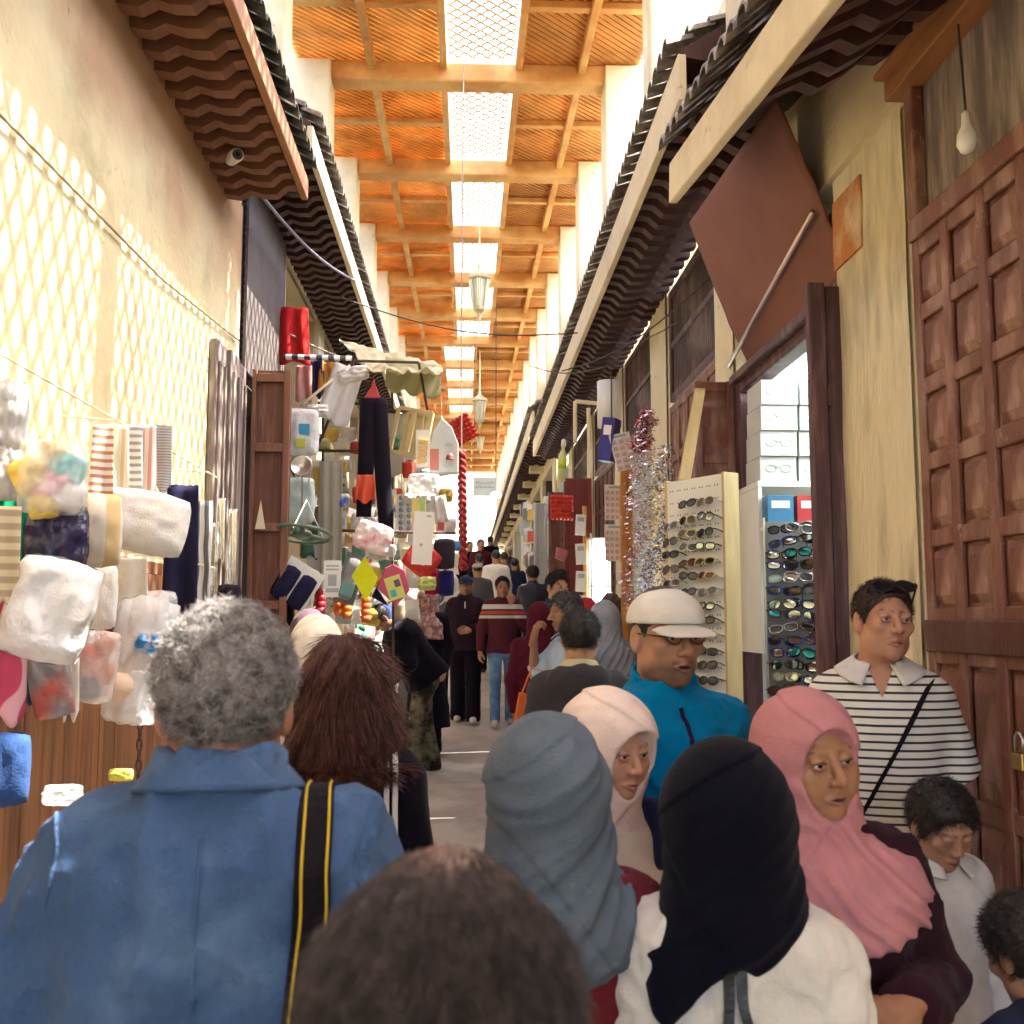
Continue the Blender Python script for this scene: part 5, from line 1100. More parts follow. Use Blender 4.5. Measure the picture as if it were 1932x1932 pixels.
# ------------------------------------------------------------------ crowded stall: frame, tarp, flags
st = thing('market_stall', 'rusty rod frame of the crowded left stall under the cream tarp', 'stall frame', (0, 0, 0))
F_ = [P(535, 673, 7.9), P(664, 674, 8.2), P(668, 680, 8.2), P(790, 684, 8.6)]
mb = MB()
for a, b in ((P(668, 681, 8.3), P(790, 684, 8.3)), (P(790, 684, 8.3), P(806, 770, 8.4)), (P(806, 770, 8.4), P(806, 830, 8.4)), (P(668, 681, 8.3), P(600, 840, 8.2)), (P(735, 775, 8.6), P(800, 778, 8.6)), (P(600, 760, 8.4), P(690, 762, 8.4)), (P(560, 850, 8.4), P(860, 852, 8.6)), (P(560, 1000, 8.4), P(860, 1006, 8.6)), (P(610, 700, 8.6), P(606, 1240, 8.6)), (P(740, 690, 9.3), P(742, 1240, 9.3))): mb.tube([a, b], .012, 7)
mb.build('rod', IRON, st)
tp = stripes('tape_stripe', (.75,.74,.70), (.05,.04,.05), 3.6, 0, .5, .0)
tag(MB().tube([P(535, 673, 7.9), P(664, 676, 8.2)], .022, 8).build('striped_pole', tp, smooth=True), 'horizontal pole wrapped in black and white tape over the stall', 'pole')
tag(MB().tube([P(568, 765, 7.9), P(660, 690, 8.2)], .012, 7).build('striped_pole', PLASTERW, smooth=True), 'slanting pale stick propping the stall pole', 'pole')
ta, tb, tc_, td = P(640, 640, 9.4), P(832, 690, 9.6), P(836, 700, 8.2), P(700, 700, 7.9)
def tarp(u, v):
    p = ta.lerp(tb, u).lerp(td.lerp(tc_, u), v); return p+Vector((0, 0, .05*mnoise.noise(Vector((u*6, v*5, 1)))+.03*mnoise.noise(Vector((u*15, v*14, 2)))-.06*math.sin(math.pi*u)*math.sin(math.pi*v)))
TARP = mat('tarp_cream', (.66,.62,.44), .4, .12, 6, .5, 16, transl=.4, bdist=.02)
tag(MB().sheet(tarp, 40, 30, .006).build('stall_tarp', TARP, smooth=True), 'crumpled cream plastic tarp roofing the crowded left stall', 'tarp')
def tarp2(u, v):
    a = P(728, 672, 8.5).lerp(P(832, 690, 8.7), u); sc_ = .05*abs(math.sin(u*math.pi*3)); return a+Vector((0, .02*math.sin(u*20+v*5), -(.26+sc_)*v+.01*math.sin(v*9)))
tag(MB().sheet(tarp2, 30, 14, .005).build('tarp_valance', mat('tarp_olive', (.60,.58,.36), .5, .1, 6, .3, 16, transl=.35), smooth=True), 'cream scalloped plastic valance hanging from the front of the tarp', 'valance')
k8 = 8.2/1932
good(cloth_mb(52*k8, 112*k8, 2, .03, .25, 1), 'red_cloth', cloth('red', (.42,.02,.02)), 'red cloth hanging beside the narrow cream post', 'cloth', 556, 580, 8.4, rz=10)
good(cloth_mb(30*k8, 70*k8, 1.5, .02, .1, 1), 'pink_cloth', cloth('dullpink', (.48,.22,.20)), 'faded pink cloth below the red cloth on the left', 'cloth', 574, 690, 8.5)
good(cloth_mb(30*k8, 56*k8, 1.5, .02, .3, 2), 'amber_cloth', cloth('amber', (.42,.20,.04)), 'amber cloth hanging under the striped pole', 'cloth', 618, 684, 8.6)
good(cloth_mb(24*k8, 75*k8, 1, .02, 0, 2), 'navy_cloth', NAVY, 'navy cloth hanging between the pink and amber cloths', 'cloth', 597, 680, 8.6)
good(cloth_mb(58*k8, 112*k8, 2, .03, .1, 3), 'white_sack', WHT, 'white sack hanging from the rod above the black trousers', 'sack', 660, 692, 8.1, ry=18)
good(pillow_mb(60*k8, 30*k8, .10, 30, .4), 'white_bundle', WHT, 'white cloth bundle tied to the striped pole', 'bundle', 666, 707, 8.1, ry=-15)
good(pillow_mb(40*k8, 24*k8, .08, 31, .4), 'white_bundle', WHT, 'small white bundle beside the narrow cream post', 'bundle', 600, 775, 8.0)
# the stall's hanging wares
k = 8.0/1932
t = thing('hanging_trousers', 'pair of black leggings hanging from a red hanger in the stall', 'leggings', P(704, 752, 7.9))
def legs_f(x0, w_, h_, s_): return lambda u, v: Vector((x0+(u-.5)*w_*(1-.2*v)+s_*v, .025*math.sin(u*math.pi)*-1, -v*h_))
MB().sheet(legs_f(-.03, .13, .93, -.03), 10, 20, .02).build('leg', BLK, t, smooth=True); MB().sheet(legs_f(.04, .13, 1.06, .08), 10, 20, .02).build('leg', BLK, t, smooth=True)
MB().prism([(-.07, 0), (.06, 0), (.02, .10), (.005, .16), (-.01, .10)], -.02, .01).build('hanger', col((.5,.05,.05), .4), t, bevel=.006)
good(cloth_mb(32*k, 50*k, 1.5, .02, .2, 5), 'red_pouch', mat('orange_film', (.55,.07,.03), .35, .2, 8, .4, 20), 'orange-red pouch hanging left of the black leggings', 'pouch', 690, 896, 7.8)
t = thing('valve_wheel', 'green three-spoked handwheel hanging level on chains', 'wheel', P(570, 1008, 7.3)); Rw = .205
GRN = mat('green_enamel', (.10,.16,.11), .4, .2, 12, .15, 40)
MB().tube([(Rw*math.cos(a), Rw*math.sin(a), 0) for a in np.linspace(0, 2*math.pi, 41)], .013, 8, False).build('rim', GRN, t, smooth=True)
MB().lathe([(.03, .03), (.065, .02), (.07, -.01), (.04, -.03)], 18).build('hub', GRN, t, smooth=True)
for a in (.6, .6+2.09, .6+4.19): MB().tube([(.05*math.cos(a), .05*math.sin(a), .0), (.13*math.cos(a+.1), .13*math.sin(a+.1), .008), (Rw*math.cos(a), Rw*math.sin(a), 0)], [.020, .015, .015], 8).build('spoke', GRN, t, smooth=True)
for a in (.2, 2.3, 4.4): MB().tube([(Rw*.7*math.cos(a), Rw*.7*math.sin(a), .0), (0, 0, .26)], .004, 5).build('chain', STEEL, t)
MB().tube([(0, 0, .26), (0, 0, .55)], .004, 5).build('hook', STEEL, t); t.rotation_euler = (R(-13), R(4), 0)
mb = MB(); mb.lathe([(.001, 0)]+[(.075*math.sin(a), .045*(1-math.cos(a))) for a in np.linspace(.2, 1.57, 7)]+[(.080, .046), (.070, .044), (.03, .012)], 22); mb.M = None
t = thing('ladle', 'aluminium ladle hanging bowl up above the green handwheel', 'ladle', P(570, 882, 7.3)); o = mb.build('bowl', STEEL, t, smooth=True); o.rotation_euler = (R(80), 0, 0); MB().tube([(0, 0, -.06), (.005, .01, -.30)], .007, 6).build('handle', STEEL, t)
good(film_bag(58*k, 84*k, .05, 33), 'plastic_pouch', mat('aqua_film', (.58,.70,.66), .3, .08, 6, .5, 20, transl=.2), 'pale aqua plastic pouch behind the ladle handle', 'pouch', 564, 944, 7.6)
t = good(film_bag(62*k, 88*k, .05, 34), 'wipes_pack', mat('white_film', (.7,.7,.7)), 'white pack with blue and lime print hanging by the brown door leaf', 'pack', 570, 816, 7.6, string=.2, top=.17)
MB().bb(-.02, .06, -.032, -.029, -.02, .06).build('print', col((.05,.35,.55), .4), t); MB().bb(-.04, .03, -.032, -.029, -.12, -.05).build('print', col((.50,.62,.06), .4), t)
k = 7.3/1932
t = thing('slipper_pack', 'navy slippers on a pale tilted card low in front of the stall', 'slippers', P(560, 1102, 7.2)); t.rotation_euler = (0, R(32), 0)
MB().bb(-.14, .14, .0, .006, -.13, .15).build('backing_card', CARDW, t); 
for x in (-.065, .065):
    o = pillow_mb(.12, .25, .05, x*40, .1, 14, 3).build('slipper', NAVY, t, smooth=True); o.location = (x, -.03, -.03)
good(cloth_mb(34*k, 62*k, 1, .02, .1, 8), 'black_cloth', BLK, 'black cloth hanging below the navy slippers', 'cloth', 537, 1112, 7.3)
mb = MB(); mb.bb(-.06, .06, 0, .004, -.13, .13); mb.cur = 1
for z in (.085, .06, -.08, -.095): mb.bb(-.045, .045, -.002, -.0005, z, z+.012)
mb.bb(-.03, .03, -.002, -.0005, -.05, .03); good(mb, 'printed_card', [CARDW, PRINT], 'white printed card hanging between the slippers and the grey sole', 'card', 627, 1092, 7.3, smooth=False, string=.3, top=.13)
def diamond(w_, h_): return MB().prism([(-w_/2, .02), (0, h_/2), (w_/2, .0), (.01, -h_/2)], 0, .006)
good(diamond(48*k, 84*k), 'yellow_flag', mat('lime_cloth', (.62,.66,.0), .7, .08, 6, .2, 60), 'bright lime-yellow diamond duster hanging in front of the stall', 'duster', 688, 1092, 7.1, smooth=False, string=.25, top=.15)
t = thing('sole_pack', 'grey shoe sole pack tilted behind the lime duster', 'pack', P(660, 1092, 7.3)); t.rotation_euler = (0, R(16), 0)
o = pillow_mb(.10, .30, .03, 41, .1, 14, 3).build('sole', GRY, t, smooth=True); MB().bb(-.075, .075, .02, .026, -.18, .18).build('backing_card', mat('dark_card', (.10,.11,.11), .5, .1, 5, 0), t); MB().bb(-.04, .05, -.022, -.016, -.12, -.03).build('print', col((.12,.30,.28), .5), t)
t = thing('glove_pack', 'crimson and black pack with a coloured picture hung point-up by the lime duster', 'pack', P(742, 1104, 7.1)); 
MB().prism([(-.11, -.02), (-.06, .12), (.0, .145), (.08, .10), (.11, -.04), (.02, -.145)], 0, .02).build('pouch', mat('crimson', (.42,.03,.09), .35, .15, 8, .3, 20), t, bevel=.006)
o = MB().bb(-.05, .06, -.006, -.001, -.10, .06).build('print', col((.55,.55,.12), .4), t); o.rotation_euler = (0, R(-18), 0); o = MB().bb(-.035, .005, -.009, -.0065, -.08, -.03).build('print', col((.05,.35,.32), .4), t); o.rotation_euler = (0, R(-18), 0); o = MB().bb(.01, .05, -.009, -.0065, -.02, .03).build('print', col((.10,.05,.12), .4), t); o.rotation_euler = (0, R(-18), 0)
MB().tube([(0, 0, .145), (0, 0, .5)], .003, 5).build('string', STR, t); MB().prism([(-.15, -.08), (-.09, .04), (-.112, -.02), (-.03, -.145)], .005, .02).build('lining', BLK, t)
mb = MB(); mb.bb(-.072, .072, 0, .006, -.19, .19); mb.cur = 1; mb.bb(.02, .05, -.002, -.0005, .15, .165); mb.bb(-.02, .0, -.002, -.0005, -.06, -.04); good(mb, 'blank_card', [CARDW, PRINT], 'tall blank white card tilted in front of the red pouch', 'card', 798, 1015, 7.3, ry=3, smooth=False, string=.3, top=.19)
t = good(pillow_mb(66*k, 60*k, .05, 44, .15, 14, 5), 'red_pouch', mat('red_vinyl', (.50,.03,.025), .35, .1, 8, .2, 20), 'red vinyl pouch with white marks hanging askew behind the blank card', 'pouch', 796, 1056, 7.6, ry=38)
for dx in (0, .035): o = MB().prism([(-.02+dx, -.03), (.0+dx, -.03), (.02+dx, 0), (.0+dx, .0)], -.032, -.029).build('white_mark', WHITEP, t)
good(pillow_mb(46*k, 66*k, .12, 45, .1, 14, 4), 'backpack', cloth('charcoal', (.035,.033,.04)), 'charcoal backpack hanging beside the red rope coil', 'backpack', 838, 1045, 8.3, string=.2, top=.13)
good(pillow_mb(34*k, 56*k, .12, 46, .1, 14, 4), 'backpack', cloth('crimson', (.30,.01,.06)), 'crimson backpack hanging below the charcoal one', 'backpack', 815, 1098, 8.5)
good(pillow_mb(34*k, 56*k, .12, 47, .1, 14, 4), 'backpack', cloth('royal', (.02,.02,.13)), 'dark blue backpack hanging right of the crimson one', 'backpack', 842, 1100, 8.4)
good(pillow_mb(34*k, 26*k, .10, 48, .5, 14, 3), 'bath_sponge', mat('lime_net', (.52,.58,.20), .9, .15, 30, .8, 50, bdist=.02), 'lime net bath sponge hanging under the red pouch', 'sponge', 806, 1101, 7.2)
t = good(film_bag(70*k, 56*k, .06, 49), 'gift_pack', mat('pink_pack', (.72,.62,.62), .3, .2, 6, .5, 20, col2=(.55,.16,.20), c2amt=.35, c2scale=7), 'white and pink shiny gift pack tilted below the leggings', 'pack', 704, 1014, 7.1, ry=18)
# kettle carton with printed red kettle and lettering
kb = thing('kettle_carton', 'white carton with rounded top, pink panel and a printed dark red kettle', 'carton', P(838, 842, 7.8)); kk = 7.8/1932
MB().prism([(-27*kk, -50*kk), (27*kk, -50*kk), (27*kk, 5*kk), (14*kk, 38*kk), (-5*kk, 55*kk), (-20*kk, 30*kk), (-27*kk, 0)], 0, .14).build('box', mat('carton_grey', (.60,.66,.63), .5, .06, 6, .05), kb, bevel=.004)
MB().bb(-27*kk, -10*kk, -.003, -.0006, -46*kk, -5*kk).build('print', col((.58,.20,.17), .5), kb)
MB().lathe([(.001, -.03), (.034, -.03), (.028, .0), (.014, .022), (.004, .026), (.003, .034)], 14).build('kettle_print', col((.22,.04,.04), .5), kb).location = (.045, -.001, -.075)
def text(body, size, parent, loc, rot, m, name='lettering'):
    cu = bpy.data.curves.new(name, 'FONT'); cu.body = body; cu.size = size; cu.extrude = .0006; cu.align_x = 'CENTER'; o0 = bpy.data.objects.new(name, cu); C.objects.link(o0)
    dg = bpy.context.evaluated_depsgraph_get(); me = bpy.data.meshes.new_from_object(o0.evaluated_get(dg)); C.objects.unlink(o0); bpy.data.objects.remove(o0)
    o = bpy.data.objects.new(name, me); me.materials.clear(); me.materials.append(m); C.objects.link(o); o.parent = parent; o.location = loc; o.rotation_euler = rot; return o
text('eba', .045, kb, (.035, -.003, .0), (R(90), 0, 0), PRINT)
MB().tube([(-.02, .05, .21), (-.03, .05, .5)], .003, 5).build('string', STR, kb)
mb = MB(); mb.bb(-.055, .055, 0, .01, -.145, .145); mb.cur = 1
for z in (-.10, -.05, .0, .05): mb.box((.0+.01*z*9, -.008, z), (.07, .016, .030), (0, z*3, 0))
good(mb, 'blister_card', [CARDW, mat('amber_plastic', (.66,.40,.08), .35, .15, 8, 0)], 'white card of amber plastic pieces left of the kettle carton', 'card', 798, 846, 7.8, smooth=False, string=.3, top=.145)
t = thing('wooden_crate', 'pale yellow wooden frame crate hanging above the stall wares', 'crate', P(776, 815, 8.2)); t.rotation_euler = (0, R(12), R(-20)); w_ = .15
for (a, b) in (((-w_, -.18), (-w_, .18)), ((w_, -.18), (w_, .18)), ((-w_, .18), (w_, .18)), ((-w_, -.18), (w_, -.18)), ((0, -.18), (0, .18))):
    for y in (0, .2): MB().tube([(a[0], y, a[1]), (b[0], y, b[1])], .02, 4).build('bar', mat('straw_wood', (.66,.54,.28), .6, .12, 5, .1), t)
MB().bb(-w_, w_, .21, .225, -.18, .18).build('back', mat('straw_wood', (.66,.54,.28)), t)
o = good(egg_tray(50*9.2/1932), 'egg_tray', EGG, 'red moulded egg tray hanging tilted at the top of the rope coil', 'tray', 871, 811, 9.2, ry=-28, rz=-14, smooth=True)
ro = thing('rope_coil', 'long twisted red rope garland hanging from the roof beside the stall', 'rope', (0, 0, 0)); a, b = P(871, 850, 9.0), P(874, 1075, 9.0)
for ph in (0, math.pi):
    pts = [a.lerp(b, v)+Vector((.022*math.cos(v*55+ph), .022*math.sin(v*55+ph), 0)) for v in np.linspace(0, 1, 180)]; MB().tube(pts, .020, 7).build('strand', mat('red_rope', (.42,.045,.04), .8, .25, 30, .5, 120), ro, smooth=True)
MB().tube([a, P(870, 690, 9.0)+Vector((0, 0, .1))], .006, 5).build('cord', STR, ro); MB().tube([P(870, 690, 9.0)+Vector((0, 0, .1)), Vector((a.x, 9.0, zroof(9)-.03))], .006, 5).build('cord', STR, ro)
mb = MB(); mb.bb(-.10, .10, 0, .01, -.16, .16); mb.cur = 1
for i in range(3):
    for j in range(6): mb.M = Matrix.Translation((-.065+.065*i, -.004, -.13+.052*j)) @ Euler((R(90), 0, 0)).to_matrix().to_4x4(); mb.lathe([(.021, 0), (.019, .006), (.003, .007)], 12)
mb.M = None; good(mb, 'lid_card', [CARDW, mat('lid_grey', (.20,.19,.18), .3, .2, 8, 0, metal=.5)], 'pale card of round grey lids right of the black leggings', 'card', 757, 968, 8.6, smooth=False, string=.3, top=.16)
good(film_bag(64*k, 46*k, .10, 51), 'plastic_bag', CLR, 'puffed clear plastic bag above the tall blank card', 'bag', 800, 914, 7.7, string=.25, top=.08)
mb = MB(); mb.bb(-.05, .0, 0, .02, -.10, .10); mb.cur = 1; mb.bb(.003, .05, 0, .02, -.09, .10); good(mb, 'sponge_pack', [col((.62,.50,.14), .5), col((.36,.50,.14), .5)], 'yellow and green sponge pack hanging above the blank card', 'pack', 790, 965, 7.6, smooth=False, string=.2, top=.1)
good(pillow_mb(.06, .09, .05, 52, .3, 10, 3), 'blue_lamp', col((.06,.25,.55), .3), 'small bright blue ornament beside the red rope coil', 'ornament', 862, 1030, 8.8)
good(pillow_mb(.08, .11, .05, 53, .3, 10, 3), 'blue_packet', mat('blue_white', (.70,.72,.74), .35, .1, 8, .2, 20, col2=(.04,.12,.5), c2amt=.5, c2scale=9), 'small blue and white packet hanging left of the leggings', 'packet', 650, 944, 8.0, string=.25, top=.05)
for i, (px, py, c_, nm, lb) in enumerate(((640, 1152, (.62,.14,.02), 'orange_cup', 'stack of orange cups at the foot of the stall'), (655, 1158, (.65,.16,.02), 'orange_cup', 'second stack of orange cups right of the first'), (690, 1165, (.55,.12,.03), 'orange_cup', 'orange cups standing nearest the bent man'), (650, 1245, (.60,.62,.10), 'lime_cup', 'lime cups on the stall floor behind the white scarf'), (604, 1150, (.40,.02,.03), 'red_box', 'red box at the foot of the stall'))):
    mb = MB()
    for z in range(4): mb.lathe([(.03, z*.045), (.043, z*.045+.05), (.036, z*.045+.05)], 12)
    good(mb, nm, col(c_, .4), lb, 'cups' if 'cup' in nm else 'box', px, py+10, 7.5, smooth=True)
# shelves of mixed wares behind the stall and in every far shop
GC = [(.55,.08,.06), (.62,.55,.42), (.66,.64,.60), (.08,.12,.30), (.60,.42,.10), (.12,.28,.20), (.40,.30,.22), (.70,.68,.66), (.20,.18,.19), (.55,.30,.32), (.36,.45,.50), (.62,.60,.30)]
CNm = ['red', 'tan', 'cream', 'navy', 'amber', 'green', 'brown', 'white', 'charcoal', 'pink', 'grey-blue', 'straw']
KN = [('pouch', 'soft pouch'), ('box', 'flat box'), ('cloth', 'folded cloth'), ('card', 'carded item'), ('bottle', 'bottle'), ('bag', 'puffed bag')]
def ware(i, kind, c_, label, loc, s_, rz, group):
    m = col(GC[c_], .45) if kind in (1, 3, 4) else cloth('w%d' % c_, GC[c_])
    if kind == 0: mb = pillow_mb(.15*s_, .20*s_, .05, i, .2, 9, 4)
    elif kind == 1: mb = MB().bb(-.08*s_, .08*s_, -.03, .03, -.06*s_, .06*s_)
    elif kind == 2: mb = cloth_mb(.14*s_, .30*s_, 1.5, .015, .1, i, .006, 8)
    elif kind == 3: mb = MB().bb(-.06*s_, .06*s_, 0, .006, -.10*s_, .10*s_); mb.cur = 1; mb.bb(-.04*s_, .04*s_, -.02, -.001, -.07*s_, .02*s_); 
    elif kind == 4: mb = MB(); mb.lathe([(.03*s_, -.10*s_), (.032*s_, .04*s_), (.012*s_, .07*s_), (.012*s_, .10*s_)], 10)
    else: mb = pillow_mb(.17*s_, .15*s_, .09, i, .35, 9, 3)
    o = mb.build(KN[kind][0], [m if kind != 3 else CARDW, m], None, smooth=kind not in (1, 3)); o.location = loc; o.rotation_euler = (0, R(random.uniform(-9, 9)), R(rz)); tag(o, label, KN[kind][0], group); return o
rn = random.Random(21); used = set(); n_ = 0
HGT = ['low', 'waist-high', 'shoulder-high', 'high', 'topmost']
def fill(zone, group, x0, x1, y0, y1, z0, z1, nx, nz_, s_, rz, side, pal=[0,1,2,2,3,4,5,6,7,7,8,9,10,11], kinds=[0,0,1,2,3,3,4,5]):
    global n_
    for j in range(nz_):
        for i in range(nx):
            if rn.random() < .12: continue
            u = (i+rn.uniform(.3, .7))/nx; v = (j+rn.uniform(.35, .65))/nz_; c_ = rn.choice(pal); kd = rn.choice(kinds)
            h_ = ['bottom', 'second', 'third', 'fourth', 'fifth', 'sixth'][j]; o_ = ['first', 'second', 'third', 'fourth', 'fifth', 'sixth', 'seventh', 'eighth', 'ninth'][i]
            lb = '%s %s, %s in %s row, %s' % (CNm[c_], KN[kd][1], o_, h_, zone); n_ += 1
            y = y0+(y1-y0)*u; ware(n_, kd, c_, lb, Vector((x0+(x1-x0)*u, y, gz(y)+z0+(z1-z0)*v)), s_, rz, group)
fill('back of the crowded stall', 'wares at the back of the crowded stall', -1.50, -.45, 9.6, 9.9, .9, 3.3, 8, 6, 1.15, 0, -1)
fill('front of the crowded stall', 'small wares strung across the front of the stall', P(556, 900, 8.4).x, P(850, 900, 8.7).x, 8.4, 8.7, 1.85, 3.15, 9, 6, .72, 0, -1, [2,7,7,7,2,7,11,0,4,5,10,8], [0,5,5,3,2,5,0,3])
fill('middle of the crowded stall', 'small wares in the middle of the stall', P(570, 900, 9.2).x, P(858, 900, 9.3).x, 9.2, 9.3, 1.75, 3.3, 9, 6, .85, 0, -1, [2,7,7,2,7,11,0,4,1,6,10], [0,5,5,3,2,5,0])
fill('left side of the stall', 'wares on the left side of the stall', -1.50, -1.15, 8.3, 8.8, 1.0, 2.9, 4, 6, 1.0, 10, -1)
fill('shop past the crowded stall', 'wares of the shop past the crowded stall', -1.30, -1.2, 11.4, 13.3, .8, 3.0, 6, 5, 1.3, 60, -1)
fill('left shop beyond the stall', 'wares of the left shop beyond the stall', -1.35, -1.3, 14.0, 19, .6, 2.6, 7, 4, 1.5, 60, -1)
fill('right shop beyond the red leaf', 'wares of the right shop beyond the red door leaf', 1.35, 1.4, 16.2, 18.1, .7, 2.7, 6, 5, 1.4, -60, 1)
fill('right shop under the farthest eave', 'wares of the right shop under the farthest eave', 1.25, 1.35, 19, 24.8, .6, 2.5, 8, 4, 1.7, -60, 1)
fill('lit right shop', 'wares of the lit right shop', 1.9, 2.0, 8.9, 10.1, 1.0, 2.6, 5, 4, 1.0, -60, 1)
# shelves that carry those shop wares
def shelf_unit(label, x, y0, y1, zs, sgn):
    t = thing('shop_shelving', label, 'shelves', (x, y0, gz((y0+y1)/2)))
    for z in zs: MB().bb(-.02, .28*sgn, 0, y1-y0, z, z+.02).build('shelf', WOODL, t)
    MB().bb(.281*sgn, .30*sgn, 0, y1-y0, 0, max(zs)+.4).build('back', SHOPC, t)
shelf_unit('pale shelves of the shop past the crowded stall', -1.3, 11.4, 13.3, (.8, 1.24, 1.68, 2.12, 2.56), -1)
shelf_unit('pale shelves of the lit right shop', 1.95, 8.85, 10.15, (.98, 1.38, 1.78, 2.18), 1)
shelf_unit('pale shelves of the right shop beyond the red leaf', 1.42, 16.1, 18.15, (.7, 1.1, 1.5, 1.9, 2.3), 1)
def film_sheet(label, px, py, w_, h_, Y, m): return good(cloth_mb(w_*Y/1932, h_*Y/1932, 2.5, .03, .05, px), 'plastic_sheet', m, label, 'sheet', px, py, Y)
MILK = mat('milk_film', (.66,.64,.56), .35, .1, 5, .4, 14, transl=.45, bdist=.02)
film_sheet('tall milky plastic sheet hanging beside the pale aqua pouch', 625, 870, 44, 260, 8.3, MILK)
film_sheet('milky plastic sheet hanging behind the black leggings', 720, 780, 90, 120, 9.0, MILK)
film_sheet('narrow milky plastic sheet by the brown door leaf', 556, 770, 26, 240, 8.0, MILK)
# facade that closes the far end, in full sun
fe = thing('end_building', 'pale sunlit building closing the far end of the street', 'building', (0, 52, gz(52)-.2)); MB().bb(-8, 8, 0, .5, 0, 9).build('wall', mat('pale_wall', (.72,.66,.5), .9, .1, 2, .2), fe); MB().bb(-8, 8, -.12, -.003, 3.4, 3.6).build('cornice', PLASTERW, fe, bevel=.02)
# ================================================================== THE CROWD
SK1 = (.42, .225, .14); SK2 = (.33, .17, .105); SK3 = (.50, .285, .19); SK4 = (.36, .19, .12)
DEN = cloth('denim', (.10,.22,.42), var=.35, col2=(.22,.36,.55), c2amt=.4, c2scale=3); DARKT = cloth('dark_trouser', (.009,.007,.013)); KHA = cloth('khaki', (.16,.13,.09)); BLACKC = cloth('black_wool', (.006,.005,.010))  # dark cloths tinted purple: the purple of the shade is in their colour
LINEN = cloth('blue_linen', (.043,.085,.18), var=.14, bump=.6, col2=(.07,.125,.23), c2amt=.4, c2scale=7); MAR = cloth('maroon', (.085,.010,.022)); BURG = cloth('burgundy', (.12,.012,.02)); PLUM = cloth('plum', (.028,.009,.016)); AUB = cloth('aubergine', (.026,.014,.024))
TEALB = cloth('azure', (.0,.17,.36)); CHAR = cloth('charcoal_fleece', (.045,.042,.05)); GREYC = cloth('grey_coat', (.09,.09,.10)); CREAMC = cloth('cream_knit', (.55,.52,.45)); WSHIRT = cloth('white_shirt', (.62,.61,.57)); SKYB = cloth('sky_shirt', (.36,.46,.60)); NAVYC = cloth('navy_coat', (.016,.022,.055)); LEATH = mat('navy_leather', (.010,.012,.03), .35, .2, 8, .4, 30, bdist=.01)
PINKH = cloth('rose_scarf', (.47,.21,.235)); WHH = cloth('blush_scarf', (.70,.58,.53)); GBH = cloth('slate_scarf', (.09,.118,.155)); BKH = cloth('black_scarf', (.004,.004,.010)); FLOR = cloth('floral_scarf', (.52,.36,.34), var=.3, col2=(.28,.13,.13), c2amt=.6, c2scale=22); CRH = cloth('cream_scarf', (.68,.64,.54)); GRH = cloth('grey_scarf', (.34,.37,.40)); REDH = cloth('red_scarf', (.40,.03,.04))
CAMO = cloth('camouflage', (.17,.15,.10), var=.2, col2=(.025,.022,.018), c2amt=.6, c2scale=7)
TR = dict(mat=DARKT)
def hair_of(t): return [c for c in t.children if c.name.split('.')[0] == 'hair'][0]
def ribbon(name, m, parent, pts, wv, th=.004, edge=None):
    """strap: pts and the sideways half-width vectors"""
    mb = MB(); n = len(pts); pts = [Vector(p) for p in pts]; wv = [Vector(x) for x in wv]
    for i in range(n):
        tn = (pts[min(i+1, n-1)]-pts[max(i-1, 0)]).normalized(); nn = tn.cross(wv[i].normalized())*th/2; mb.v += [tuple(pts[i]-wv[i]-nn), tuple(pts[i]+wv[i]-nn), tuple(pts[i]+wv[i]+nn), tuple(pts[i]-wv[i]+nn)]
    for i in range(n-1):
        for k in range(4): mb.f.append((i*4+k, i*4+(k+1) % 4, (i+1)*4+(k+1) % 4, (i+1)*4+k)); mb.mi.append(0)
    mb.f += [(0, 1, 2, 3), (n*4-1, n*4-2, n*4-3, n*4-4)]; mb.mi += [0, 0]
    o = mb.build(name, m, parent)
    if edge:
        for s_ in (-.72, .72): MB().tube([pts[i]+wv[i]*s_+(pts[min(i+1, n-1)]-pts[max(i-1, 0)]).normalized().cross(wv[i].normalized())*(-th*edge[1]) for i in range(n)], .0016, 5, False).build('stitch_line', edge[0], o)
    return o
def ray_hit(f, o, d, far=.5):
    o = np.array(o, float); d = np.array(d, float); d /= np.linalg.norm(d); r = far
    for _ in range(90):
        v = float(f((o+d*r)[None].astype(f4))[0])
        if v < .0006: break
        r -= max(v*.6, .0006)
    return Vector(o+d*r), Vector(d)
def strap(name, m, parent, f, xa, xb, hw, a0=-1.2, zc=1.36, z1=.95, th=.005, edge=None, off=.004, dz=0):
    """shoulder strap lying on the garment: over the shoulder at x=xa, down the back to x=xb"""
    L, Rr = [], []
    for i in range(26):
        a = a0+(math.pi/2-a0)*i/25
        for s_, q in ((-1, L), (1, Rr)): h, d = ray_hit(f, (xa+s_*hw, .03, zc), (0, math.sin(a), math.cos(a)), .4); q.append(h+d*off)
    n = 26
    for i in range(1, n+1):
        v = i/n
        for s_, q in ((-1, L), (1, Rr)): h, d = ray_hit(f, (xa+(xb-xa)*v+s_*hw, .03, zc+(z1-zc)*v), (0, 1, 0), .4); q.append(h+d*off)
    sm = lambda q: [q[0]]+[(q[i-1]+q[i]*2+q[i+1])/4 for i in range(1, len(q)-1)]+[q[-1]]
    L, Rr = sm(sm(L)), sm(sm(Rr)); return ribbon(name, m, parent, [(p+q)/2 for p, q in zip(L, Rr)], [(q-p)/2 for p, q in zip(L, Rr)], th, edge)
def on_cloth(f, x, z, side, far=.5):
    """y of the garment's front (side=-1) or back (side=1) at x, z, by sphere stepping"""
    y = far*side
    for _ in range(60):
        d = float(f(np.array([[x, y, z]], f4))[0])
        if abs(d) < .0008: break
        y -= side*d*.7
    return y
